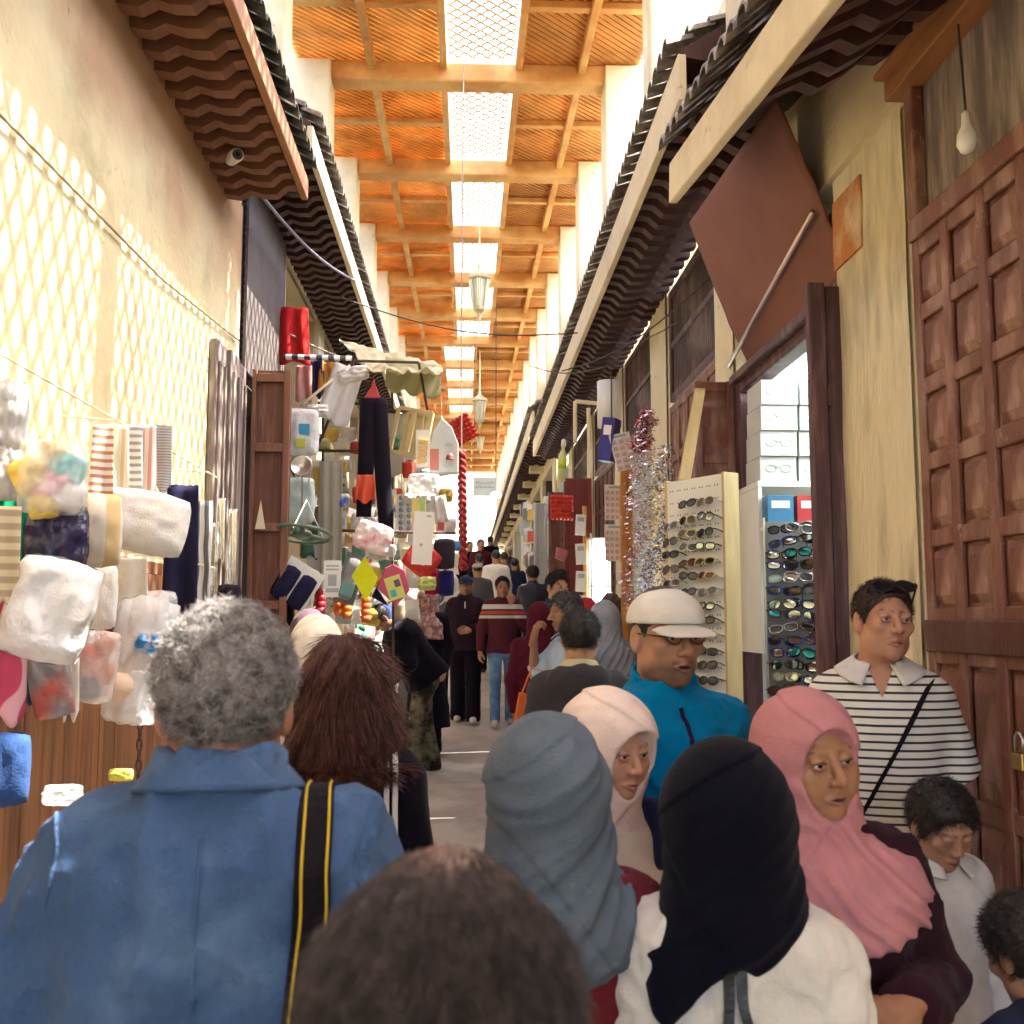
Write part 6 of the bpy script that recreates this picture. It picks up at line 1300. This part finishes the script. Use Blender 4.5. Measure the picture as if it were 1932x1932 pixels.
def fold_collar(t, fu, m, r0=.070, z0=1.552, drop=.036, flare=.058, gap=.35, tilt=.40, name='collar', cy_=.02, tip=.03):
    def g(u, v):
        a = gap+(2*math.pi-2*gap)*u; fr = max(0, math.cos(a)); r = r0+flare*v*(1+.3*fr); x = r*math.sin(a); y = cy_-r*.95*math.cos(a)
        z = z0-drop*v-tilt*(.5+.5*math.cos(a))*.075-tip*v*fr**3
        return Vector(fu(np.array([[x, y, z]], f4))[0])
    return MB().sheet(g, 48, 7, .005).build(name, m, t, smooth=True)
# ---- 1 grey-haired man in the blue linen jacket, from behind
gt, fu, fh, ar = person('grey-haired man seen from behind in a blue linen jacket with a camera strap', 432, 1.40, 184, ptop=1158, lod=0, pose=dict(yaw=2, nod=6, hs=1.04, sink=.030, sw=.95, r=dict(el=(.265, .02, 1.15), wr=(.24, -.18, .98)), l=dict(el=(.285, .02, 1.15), wr=(.26, -.18, .98))),
    head=dict(skin=(.38,.19,.125), hair='short', nostrand=1, hmat=HGREY, hth=.011, rough=.005, hl=.06, hdrop=-.004, fat=1.1), top=dict(mat=LINEN, fat=1.06, wrinkle=.009, collar=.026, cz=1.508, nw=.006, seed=3, hem=.80, fold=(.0075, 30, .8), name='jacket'), legs=TR)
gf, gg = person.last
fold_collar(gt, fu, LINEN, r0=.076, z0=1.556, drop=.040, flare=.034, gap=.8, name='collar')
ho = hair_of(gt); p_, n_2 = sample_surface(ho, 15000, 1); rr = np.random.default_rng(4)
strands('hair_curl', ho, HGREY, p_, n_2+rr.normal(size=p_.shape)*.9, .016, .0007, 5, curl=.85, segs=5)
HG2 = hair_mat('silver', (.42,.41,.41), (.25,.24,.24)); p_, n_2 = sample_surface(ho, 6000, 2); strands('hair_curl', ho, HG2, p_, n_2+rr.normal(size=p_.shape)*.9, .017, .0007, 6, curl=.85, segs=5)
# camera strap down the back from the right shoulder
YL = mat('yellow_stitch', (.50,.36,.02), .6, .1, 8, 0)
strap('camera_strap', mat('black_webbing', (.008,.007,.010), .8, .15, 20, .3, 200, spec=.08), gt, gf, -.128, -.085, .020, z1=.90, edge=(YL, .8))
for sx in (-1, 1):
    pts = [ray_hit(gf, (sx*(.178-.012*math.sin(v*3)), .05, 1.40), (sx*.25, math.sin(a), math.cos(a)), .35)[0] for v, a in zip(np.linspace(0, 1, 22), np.linspace(-.2, 2.0, 22))]; pts = [pts[0]]+[(pts[i-1]+pts[i]*2+pts[i+1])/4 for i in range(1, 21)]+[pts[-1]]; MB().tube(pts, .0028, 5).build('sleeve_seam', LINEN, gg)
mb = MB(); sm = [Vector((0.004, on_cloth(gf, .004, z, 1)+.001, z)) for z in np.linspace(1.46, .95, 30)]; mb.tube(sm, .0022, 5); mb.build('seam', LINEN, gg)
# ---- 2 woman with auburn hair and black coat, from behind
t, fu, fh, ar = person('woman with shoulder-length auburn hair and black coat seen from behind', 650, 2.45, 186, ptop=1206, lod=1, pose=dict(nod=8, sw=.80, r=dict(el=(.175, .02, 1.15), wr=(.165, -.12, .93)), l=dict(el=(.185, .02, 1.15), wr=(.175, -.12, .93))), head=dict(skin=SK3, hair='long', hmat=hair_mat('auburn', (.035,.012,.010), (.11,.03,.018)), hlen=.20), top=dict(mat=BLACKC, hem=.62, flare=.0, fat=.84, name='coat', seed=4), legs=dict(mat=DARKT))
ho = hair_of(t); hm = hair_mat('auburn2', (.10,.028,.018), (.04,.014,.010)); p_, n_2 = sample_surface(ho, 9000, 3); crn = np.array(fh(np.array([[0, .02, .15]], f4))[0])
def lie(p_, n_, k=.05): d = np.array([0, 0, -1.])+(p_-crn)*np.array([7, 7, 0]); d = d-n_*(n_*d).sum(1)[:,None]; d /= np.linalg.norm(d, axis=1)[:,None]+1e-6; return d+n_*k
strands('hair_lock', ho, hm, p_, lie(p_, n_2, .03), .075, .0013, 7, segs=6, wav=.035, grav=.05)
p_, n_2 = sample_surface(ho, 6000, 13); strands('hair_lock', ho, MATS['hair_auburn'], p_, lie(p_, n_2, .06), .07, .0012, 8, segs=6, wav=.06, grav=.05)
p_, n_2 = sample_surface(ho, 2500, 17); strands('hair_lock', ho, hair_mat('auburn3', (.20,.07,.045), (.09,.03,.02)), p_, lie(p_, n_2, .05), .07, .0012, 9, segs=6, wav=.05, grav=.05)
cf, cg = person.last
bg_ = thing('white_bag', 'white-strapped shoulder bag on the back of the black-coated woman', 'bag', t.location); bg_.rotation_euler = t.rotation_euler; bg_.scale = t.scale
for x, dx in ((-.125, -.01), (-.105, -.035)): strap('strap', mat('white_cord', (.74,.73,.70), .6, .05, 8, .1), bg_, cf, x, x+dx, .006, z1=.98, th=.004)
mb = pillow_mb(.26, .28, .09, 61, .08); mb.build('pouch', cloth('canvas_white', (.7,.68,.63)), bg_, smooth=True).location = (-.17, on_cloth(cf, -.16, .9, 1)+.05, .86)
# ---- 3 thinning dark hair right in front of the camera
t, fu, fh, ar = person('person right in front of the camera, thinning dark brown hair seen from above and behind', 846, .80, 176, ptop=1612, lod=0, pose=dict(nod=14, hs=1.08), head=dict(skin=(.36,.16,.10), hair='short', nostrand=1, hmat=HBROWN, hth=.004, rough=.002, scalp=(.14,.075,.055)), top=dict(mat=NAVYC, hem=.8, name='jacket', seed=6), legs=TR)
ho = hair_of(t); me = ho.data
thin = lambda p: None
p_, n_2 = sample_surface(ho, 30000, 9); lp = (p_-np.array(fh(np.array([[0, .02, .125]], f4))[0])); dist = np.linalg.norm(lp*np.array([1.05, .8, .55]), axis=1); k = rr.random(len(p_)) < np.clip((dist-.0)/.07, .30, 1); p_, n_2 = p_[k], n_2[k]
flow = np.stack([lp[k][:,0]*6, .9-lp[k][:,1]*3, -.5-0*lp[k][:,2]], 1); HDB = hair_mat('dark_brown', (.034,.027,.027), (.085,.065,.060)); strands('hair_lock', ho, HDB, p_, n_2*.22+flow*.6, .055, .00045, 12, segs=5, wav=.06, grav=.10)
ho.data.materials[0] = mat('scalp_skin', (.19,.12,.095), .5, .15, 20, .15, 120, bdist=.003, col2=(.10,.045,.03), c2amt=.45, c2scale=14)
# ---- 4 woman in slate scarf, from behind
person('woman in slate blue-grey headscarf and burgundy coat seen from behind', 1032, 1.72, 200, ptop=1378, lod=0, pose=dict(yaw=-18, nod=6), head=dict(skin=SK3, hijab=dict(mat=GBH, len=.13, fold=.0095, fq=74, seed=2, bulk=.027, back=.03, angle=.9, topf=.55, w=.0, dirx=1, mx=.16, cone=.145)), top=dict(mat=BURG, hem=.7, fat=1.0, name='coat', seed=2, wrinkle=.005), legs=TR)
# ---- 5 girl with pale blush scarf, three-quarter to the right
t, fu, fh, ar = person('young woman in pale blush headscarf with cream top under a dark cardigan, looking down right', 1154, 2.25, 26, ptop=1320, lod=0, pose=dict(nod=9, yaw=6), head=dict(skin=SK3, female=1, wide=1.04, nose=1.0, age=.2, hijab=dict(mat=WHH, len=.10, fold=.004, fq=70, seed=4, bulk=.019, back=.05, w=-.05, face=1.12, angle=.5, topf=.5, mx=.10, cone=.085)), top=dict(mat=NAVYC, hem=.75, fat=.92, name='cardigan', seed=3, vneck=.42, vw=.30), legs=TR)
cf, cg = person.last
v, q = polygonize(lambda p: smax(smax(smin(prof(p, [(.8, .165, .120, 0), (1.1, .150, .113, 0), (1.3, .166, .123, 0), (1.42, .13, .098, .01), (1.5, .075, .07, .02)]), ell(np.stack([np.abs(p[:,0]), p[:,1], p[:,2]], 1), (.07, -.09, 1.27), (.07, .055, .065)), .05), np.abs(p[:,0])-.14, .01), p[:,1]-.02, .01)+.003*wob(p, 40, 2), (-.2, -.25, .8), (.2, .1, 1.55), .008); mesh_np('cream_top', [(v, q)], CREAMC, t)
# ---- 6 woman in black scarf and white blouse, from behind
t, fu, fh, ar = person('woman in long black headscarf and white blouse with a black shoulder strap seen from behind', 1368, 1.66, 168, ptop=1436, lod=0, pose=dict(yaw=10, nod=4, sw=.86, r=dict(el=(.205, .02, 1.15), wr=(.19, -.12, .95)), l=dict(el=(.205, .02, 1.15), wr=(.19, -.12, .95))), head=dict(skin=SK3, hijab=dict(mat=BKH, len=.20, ce=1.49, fold=.0085, fq=66, seed=6, bulk=.036, back=.03, w=.01, mx=.145, cx=.01, tip=1.3, tipx=.12, angle=.9, topf=.4, cone=.14)), top=dict(mat=WSHIRT, hem=.78, fat=.96, name='blouse', seed=5, wrinkle=.008, sr=.022), legs=TR)
cf, cg = person.last
sbg = thing('shoulder_bag', 'black leather bag on the white-bloused woman, its strap over her shoulder', 'bag', t.location); sbg.rotation_euler = t.rotation_euler; sbg.scale = t.scale
strap('strap', mat('black_leather', (.010,.010,.014), .4, .15, 12, .2), sbg, cf, -.010, -.150, .009, z1=.95, th=.008, off=.012)
strap('strap', MATS['black_leather'], sbg, cf, .012, .052, .009, z1=.95, th=.008, off=.012)
mb = pillow_mb(.27, .22, .10, 65, .05); mb.build('pouch', MATS['black_leather'], sbg, smooth=True).location = (-.135, on_cloth(cf, -.13, .9, 1)+.05, .87)
# ---- 7 woman in rose scarf, face to the left
t, fu, fh, ar = person('older woman in rose pink headscarf and plum jacket speaking and looking left', 1508, 2.02, -6, ptop=1320, lod=0, pose=dict(yaw=20, nod=2, tilt=-6, twist=0, hs=1.09, r=dict(el=(.25, .02, 1.15), wr=(.06, -.25, 1.05), hd=(.55, -.75, -.05), pn=(.3, .2, -.9), curl=.55), l=dict(el=(.27, .0, 1.16), wr=(.125, -.27, 1.20), hd=(-.9, -.35, -.18), pn=(-.1, .35, -.9), curl=.4)),
    head=dict(skin=(.34,.175,.10), female=1, wide=1.14, open=.25, nose=1.15, age=1.2, lip=(.30,.12,.10), hijab=dict(mat=PINKH, len=.27, fold=.0125, fq=62, seed=3, bulk=.013, wp=.05, back=.02, w=.035, face=1.22, angle=.75, topf=.18, cone=.125, tip=.28, tipx=-.02, bust=1)), top=dict(mat=PLUM, hem=.72, fat=1.08, name='jacket', seed=8, bust=1, wrinkle=.008), legs=TR)
cf, cg = person.last
x, z = .075, 1.165; text('N N AU', .030, t, (x, on_cloth(cf, x, z, -1)-.006, z), (R(80), 0, R(12)), mat('letter_grey', (.30,.25,.25), .6, .1, 5, 0))
# ---- 8 man in white cap and azure zip jacket
CAPW = cloth('cap_white', (.62,.61,.57))
t, fu, fh, ar = person('bearded man in white cap, glasses and azure zip jacket turned right', 1252, 2.55, 18, ptop=1110, lod=0, pose=dict(yaw=0, nod=3), head=dict(skin=(.42,.22,.135), stubble=.95, open=.5, nose=1.15, lip=(.34,.13,.10), hair='short', hth=.004, cap=(CAPW, CAPW)), top=dict(mat=TEALB, hem=.80, fat=1.0, name='jacket', seed=9, collar=.032, cz=1.515, wrinkle=.008, nw=.004), legs=TR)
gm_ = MB()
for s_ in (-1, 1):
    gm_.tube([fh(np.array([[s_*(.031+.021*math.cos(a)), -.103+.010*abs(math.cos(a))*(1 if s_*math.cos(a) > 0 else .1), .004+.013*math.sin(a)]], f4))[0] for a in np.linspace(0, 2*math.pi, 17)], .0016, 5, False); gm_.tube([fh(np.array([q_], f4))[0] for q_ in ((s_*.052, -.094, .008), (s_*.074, -.06, .010), (s_*.080, .005, .010))], .002, 5)
gm_.tube([fh(np.array([q_], f4))[0] for q_ in ((-.010, -.104, .006), (0, -.107, .009), (.010, -.104, .006))], .0015, 5); gm_.build('spectacles', FR[0], t, smooth=True)
cf, cg = person.last; MB().tube([Vector((.0, on_cloth(cf, .0, z, -1)-.002, z)) for z in np.linspace(1.47, .95, 30)], .006, 6).build('zip', NAVY, cg)
# ---- 9 man in striped polo against the pillar
POLO = stripes('polo_stripe', (.66,.64,.58), (.02,.018,.03), 13.5, 2, .80)
t, fu, fh, ar = person('man in white polo with thin black stripes leaning by the pillar, sunglasses on his head', 1664, 3.2, -18, ptop=1100, lod=0, pose=dict(yaw=20, tilt=4, nod=-2, bare=1, sw=.80, r=dict(el=(.205, .06, 1.15), wr=(.19, -.10, .95)), l=dict(el=(.21, .07, 1.14), wr=(.20, .0, .90))), head=dict(skin=(.46,.235,.15), stubble=.12, nose=1.1, hair='short', hmat=HBROWN, hth=.008, rough=.003, hl=.068, slen=.012, age=1.0), top=dict(mat=POLO, hem=.84, fat=.92, name='polo_shirt', seed=7, sleeve=.42, nw=.010, wrinkle=.003, vneck=.085, sr=.018), legs=dict(mat=KHA))
cf, cg = person.last; fold_collar(t, fu, WSHIRT, r0=.070, z0=1.552, drop=.036, flare=.060, gap=.40, tilt=.55)
so = bpy.data.objects.new('sunglasses', SH.get((0, 0, 0)) or shades(0, FR[0], LN[0])); C.objects.link(so); s_ = t.scale[0]
m_ = t.matrix_basis @ Matrix.Translation(Vector(fh(np.array([[0, -.072, .108]], f4))[0])) @ Euler((R(-42), 0, R(12))).to_matrix().to_4x4(); so.matrix_world = m_; tag(so, "black sunglasses pushed up on the striped-polo man's hair", 'sunglasses')
csb = thing('crossbody_bag', 'black crossbody bag with wide strap across the striped polo', 'bag', t.location); csb.rotation_euler = t.rotation_euler; csb.scale = t.scale
pts = [Vector((.13-.27*v, on_cloth(cf, .13-.27*v, 1.455-.50*v, -1)-.008, 1.455-.50*v)) for v in np.linspace(0, 1, 26)]
ribbon('strap', MATS['black_webbing'], csb, pts, [(.017, 0, .019)]*26, .005)
pillow_mb(.22, .17, .08, 66, .05).build('pouch', BLK, csb, smooth=True).location = (-.20, -.16, .90)
# ---- 10, 11 children at the right edge
t, fu, fh, ar = person('dark-haired boy in white collared shirt looking down by the striped-polo man', 1786, 2.62, 14, ptop=1490, lod=1, pose=dict(nod=24, yaw=-6, hs=1.16), head=dict(skin=SK4, child=1, closed=1, hair='short', hmat=HBLACK, hth=.020, hl=.055, rough=.004, nose=.8), top=dict(mat=WSHIRT, hem=.8, name='shirt', seed=3, nw=.01), legs=TR); fold_collar(t, fu, WSHIRT, r0=.074, z0=1.555, drop=.05, flare=.075, gap=.3)
person('child with black hair and dark blue top at the lower right edge', 1916, 1.98, 195, ptop=1700, lod=1, pose=dict(nod=22, hs=1.18), head=dict(skin=SK4, child=1, closed=1, hair='short', hmat=HBLACK, hth=.020, rough=.004), top=dict(mat=NAVYC, hem=.8, name='shirt', seed=3), legs=TR)
# ---- 12, 13 the two men walking towards the camera
CAPN = cloth('cap_navy', (.02,.035,.085))
t, fu, fh, ar = person('man walking in navy cap and dark aubergine half-zip pullover', 879, 12.2, -3, ptop=1086, lod=1, pose=dict(step=.10, r=dict(el=(.27, .0, 1.16), wr=(.29, -.03, .92)), l=dict(el=(.25, .05, 1.16), wr=(.06, -.20, 1.10), hd=(-.9, -.3, -.1), pn=(0, 1, 0))), head=dict(skin=SK1, stubble=.3, hair='short', hth=.005, cap=(CAPN, CAPN)), top=dict(mat=AUB, hem=.86, fat=1.08, name='pullover', collar=.03, seed=4), legs=dict(mat=DARKT, r=.035, shoe=SHOEW))
MB().bb(-.006, .006, -.165, -.155, 1.36, 1.44).build('zip', STEEL, t)
SWT = mat('sweater_bands', (.085,.012,.024), .95, .1, 6, .4, 120, bdist=.004)
def banded(m, bands):
    n = m.node_tree.nodes; L = m.node_tree.links; tc = n.new('ShaderNodeTexCoord'); sp = n.new('ShaderNodeSeparateXYZ'); L.new(tc.outputs['Object'], sp.inputs[0]); r = n.new('ShaderNodeValToRGB'); r.color_ramp.interpolation = 'CONSTANT'; mr = n.new('ShaderNodeMapRange'); mr.inputs['From Min'].default_value = .8; mr.inputs['From Max'].default_value = 1.6; L.new(sp.outputs[2], mr.inputs[0]); L.new(mr.outputs[0], r.inputs[0])
    e = r.color_ramp.elements; e[0].position = 0; e[0].color = (*bands[0][1], 1); e.remove(e[1])
    for z, c in bands[1:]: k = e.new((z-.8)/.8); k.color = (*c, 1)
    L.new(r.outputs[0], n['Principled BSDF'].inputs['Base Color'])
MR, WH, RD, DK = (.085,.012,.024), (.62,.60,.56), (.50,.07,.05), (.03,.012,.03)
banded(SWT, [(.8, MR), (1.265, WH), (1.298, MR), (1.31, RD), (1.355, DK), (1.375, WH), (1.43, MR)])
person('young man walking in maroon sweater with white and red chest bands and faded jeans', 948, 12.0, 4, ptop=1089, lod=1, pose=dict(step=-.09, r=dict(el=(.25, .03, 1.14), wr=(.27, -.02, .88)), l=dict(el=(.27, -.02, 1.16), wr=(.10, -.14, 1.44), hd=(-.3, .1, .9), pn=(0, 1, 0), curl=.8)), head=dict(skin=SK1, stubble=.2, hair='short', hth=.006, rough=.003), top=dict(mat=SWT, hem=.86, fat=.97, name='sweater', seed=2), legs=dict(mat=DEN, name='jeans', r=.010, shoe=SHOEW))
# ---- 14 bent man in black jacket and camouflage trousers
person('stooping man in bulky black jacket and camouflage trousers at the stall', 752, 9.8, -72, H=1.76, ptop=1150, lod=1, x=P(796, 1300, 9.8).x, pose=dict(lean=34, nod=22, step=.12, r=dict(el=(.24, -.12, 1.16), wr=(.16, -.36, 1.12)), l=dict(el=(.24, -.12, 1.16), wr=(.16, -.36, 1.12))), head=dict(skin=SK2, hair='short', hth=.01), top=dict(mat=BLACKC, hem=.88, fat=1.28, off=.03, sr=.03, name='jacket', seed=4, collar=.03), legs=dict(mat=CAMO, r=.030))
# ---- 15 boy in charcoal hoodie
t, fu, fh, ar = person('boy with cropped black hair and charcoal hoodie seen from behind', 1094, 4.6, 172, ptop=1154, lod=1, pose=dict(hs=1.02, yaw=-6), head=dict(skin=SK1, hair='short', hmat=HBLACK, hth=.009, hl=.06, rough=.002), top=dict(mat=CHAR, hem=.82, hood=1, name='hoodie', seed=4, fat=1.02, nw=.006), legs=TR); fold_collar(t, fu, cloth('cream_lining', (.50,.44,.27)), r0=.074, z0=1.55, drop=.05, flare=.03, gap=.5, name='hood_lining')
cfh = thing('orange_bag', 'orange shopping bag hanging beside the boy in the charcoal hoodie', 'bag', P(1005, 1310, 5.4)); cfh.rotation_euler = (0, R(10), R(20)); cloth_mb(.15, .30, 1, .03, .3, 3, .01).build('pouch', mat('orange_film2', (.62,.13,.02), .4, .15, 6, .5, 18, bdist=.02), cfh, smooth=True)
MB().tube([(-.06, 0, 0), (-.03, 0, .13), (.03, 0, .13), (.06, 0, 0)], .005, 6).build('handle', MATS['orange_film2'], cfh)
# ---- 16 profile man, hand at his mouth
t, fu, fh, ar = person('man with greying dark hair in profile, pale blue shirt, hand raised to his mouth', 1066, 7.0, -78, ptop=1119, lod=1, pose=dict(nod=8, r=dict(el=(.24, -.16, 1.22), wr=(.10, -.21, 1.46), hd=(.3, .15, .9), pn=(0, 1, 0), curl=.75), l=ARM0), head=dict(skin=SK2, stubble=.5, hair='short', hmat=HSALT, hth=.010, hl=.07, nose=1.25), top=dict(mat=SKYB, hem=.84, name='shirt', seed=5, sleeve=.5), legs=TR); fold_collar(t, fu, SKYB, gap=.3)
# ---- 17.. walkers in the middle distance
TRACK = mat('track_navy', (.012,.03,.09), .7, .1, 6, .3, 120)
t, fu, fh, ar = person('young man with quiffed hair in navy track jacket with white sleeve stripe', 1049, 9.4, 42, ptop=1082, lod=1, pose=dict(yaw=-10), head=dict(skin=SK3, hair='quiff', hmat=HBLACK, hth=.006, hl=.07), top=dict(mat=TRACK, hem=.84, name='track_jacket', seed=5, collar=.03), legs=TR)
S_, E, Wr, a = ar[-1]; d_ = np.array([-.070, -.0, .02]); MB().tube([Vector(S_+d_*.8+np.array([.0, -.03, .05])), Vector(S_+d_+np.array([-.0, -.02, -.05])), Vector(E+d_*.85+np.array([0, -.02, 0])), Vector(Wr+d_*.7)], .014, 6).build('sleeve_stripe', WHITEP, t)
person('man in maroon jacket standing in front of the track-jacket man, back turned', 1032, 8.6, 150, ptop=1150, lod=2, H=1.62, pose=dict(nod=15), head=dict(skin=SK2, hair='short', hth=.01), top=dict(mat=MAR, hem=.5, fat=1.0, name='jacket', seed=1), legs=TR) if False else None
person('man in navy leather jacket walking away beside the maroon-sweater man', 1005, 14.6, 160, ptop=1069, lod=1, pose=dict(yaw=40, step=.09), head=dict(skin=SK1, hair='short', hmat=HBLACK, hth=.014), top=dict(mat=LEATH, hem=.86, fat=1.1, name='jacket', seed=3, collar=.02), legs=dict(mat=NAVYC, shoe=SHOEW))
person('woman in long burgundy coat between the sweater man and the profile man', 1020, 8.2, 165, ptop=1140, lod=2, pose=dict(yaw=-20), head=dict(skin=SK2, hijab=dict(mat=MAR, len=.3)), top=dict(mat=MAR, hem=.35, flare=.05, name='coat'), legs=TR)
person('man in grey knitted cap and dark coat walking away', 901, 15.6, 182, ptop=1061, lod=2, head=dict(skin=SK1, hair='short', hth=.004, cap=(cloth('cap_grey', (.42,.41,.40)), None), nobrim=1), top=dict(mat=GREYC, hem=.7, fat=1.12, name='coat'), legs=TR)
person('man in white jacket walking away up the street', 936, 17.4, 180, ptop=1038, lod=2, pose=dict(step=.1), head=dict(skin=SK2, hair='short', hth=.005), top=dict(mat=WSHIRT, hem=.75, fat=1.1, name='jacket'), legs=TR)
person('small person in blue cap beyond the white-jacketed man', 971, 18.4, 175, ptop=1054, lod=2, head=dict(skin=SK2, hair='short', cap=(cloth('cap_blue', (.02,.05,.28)), cloth('cap_blue', (.02,.05,.28)))), top=dict(mat=NAVYC, name='jacket'), legs=TR)
person('farthest man facing the camera in a plaid-dark shirt', 907, 21.5, 4, ptop=1018, lod=2, head=dict(skin=SK1, hair='short', hth=.012), top=dict(mat=MAR, name='shirt'), legs=TR)
person('person in dark coat just left of the farthest man', 886, 22.5, 20, ptop=1022, lod=2, head=dict(skin=SK1, hair='short', hth=.012), top=dict(mat=BLACKC, name='coat', hem=.6), legs=TR)
person('man with grey-white cap beyond the white jacket', 959, 20.5, 10, ptop=1030, lod=2, head=dict(skin=SK1, hair='short', cap=(CAPW, CAPW)), top=dict(mat=CHAR, name='jacket'), legs=TR)
person('dark-haired man in grey jacket seen behind the white jacket', 951, 19.4, 190, ptop=1042, lod=2, head=dict(skin=SK1, hair='short', hth=.01), top=dict(mat=GREYC, name='jacket'), legs=TR)
person('distant man with dark hair at the right of the far crowd', 925, 25, 175, ptop=1012, lod=2, head=dict(skin=SK1, hair='short', hth=.01), top=dict(mat=BLACKC, name='jacket'), legs=TR)
person('distant person in cream top near the far left shops', 868, 24, -160, ptop=1020, lod=2, head=dict(skin=SK1, hair='short', hth=.012), top=dict(mat=CREAMC, name='top'), legs=TR)
person('dark-haired walker behind the grey knitted cap', 905, 18.2, 170, ptop=1045, lod=2, head=dict(skin=SK2, hair='short', hth=.012), top=dict(mat=BLACKC, name='jacket'), legs=TR)
person('person in slate blue coat half hidden behind the navy-capped man', 851, 13.4, 175, ptop=1084, lod=2, head=dict(skin=SK2, hijab=dict(mat=CREAMC, len=.2)), top=dict(mat=cloth('slate_coat', (.08,.11,.17)), hem=.5, fat=1.1, name='coat'), legs=TR)
person('woman in pink floral headscarf beside the stooping man', 804, 10.6, -25, ptop=1110, lod=1, pose=dict(nod=14), head=dict(skin=SK3, female=1, hijab=dict(mat=FLOR, len=.30, bulk=.018)), top=dict(mat=BLACKC, hem=.3, flare=.04, name='coat'), legs=TR)
person('woman in pale pink headscarf nearest the stall behind the stooping man', 779, 10.9, -35, ptop=1118, lod=2, pose=dict(nod=14), head=dict(skin=SK3, female=1, hijab=dict(mat=cloth('palepink', (.62,.47,.45)), len=.30, bulk=.018)), top=dict(mat=GREYC, hem=.3, name='coat'), legs=TR)
person('woman in cream headscarf at the stall, left of the auburn hair', 603, 4.5, 170, ptop=1172, lod=1, pose=dict(nod=10), head=dict(skin=SK3, hijab=dict(mat=CRH, len=.30, bulk=.020, back=.03, fold=.006)), top=dict(mat=CREAMC, hem=.4, name='coat'), legs=TR)
person('woman in dark patterned headscarf just beyond the cream headscarf', 588, 5.6, 175, ptop=1157, lod=2, pose=dict(nod=10), head=dict(skin=SK3, hijab=dict(mat=cloth('dusk_scarf', (.10,.06,.09), var=.4), len=.30)), top=dict(mat=GREYC, hem=.4, name='coat'), legs=TR)
person('woman in pale grey headscarf behind the boy in the hoodie', 1140, 7.4, 190, ptop=1140, lod=1, pose=dict(nod=8), head=dict(skin=SK3, hijab=dict(mat=GRH, len=.30, bulk=.018)), top=dict(mat=cloth('bluegrey_coat', (.22,.24,.30)), hem=.4, name='coat'), legs=TR)
person('woman in red headscarf farther back by the lit glass case', 1106, 8.3, 185, ptop=1133, lod=2, pose=dict(nod=8), head=dict(skin=SK3, hijab=dict(mat=REDH, len=.30)), top=dict(mat=CHAR, hem=.4, name='coat'), legs=TR)
person('woman in pale pink headscarf left of the red headscarf', 1090, 9.0, 185, ptop=1127, lod=2, head=dict(skin=SK3, hijab=dict(mat=MATS['cloth_palepink'], len=.30)), top=dict(mat=GREYC, hem=.4, name='coat'), legs=TR)
person('person with brown hair and olive top behind the pale grey headscarf', 1152, 8.6, 180, ptop=1120, lod=2, head=dict(skin=SK3, hair='long', hmat=HBROWN), top=dict(mat=cloth('olive_top', (.16,.17,.08)), hem=.5, name='coat'), legs=TR)
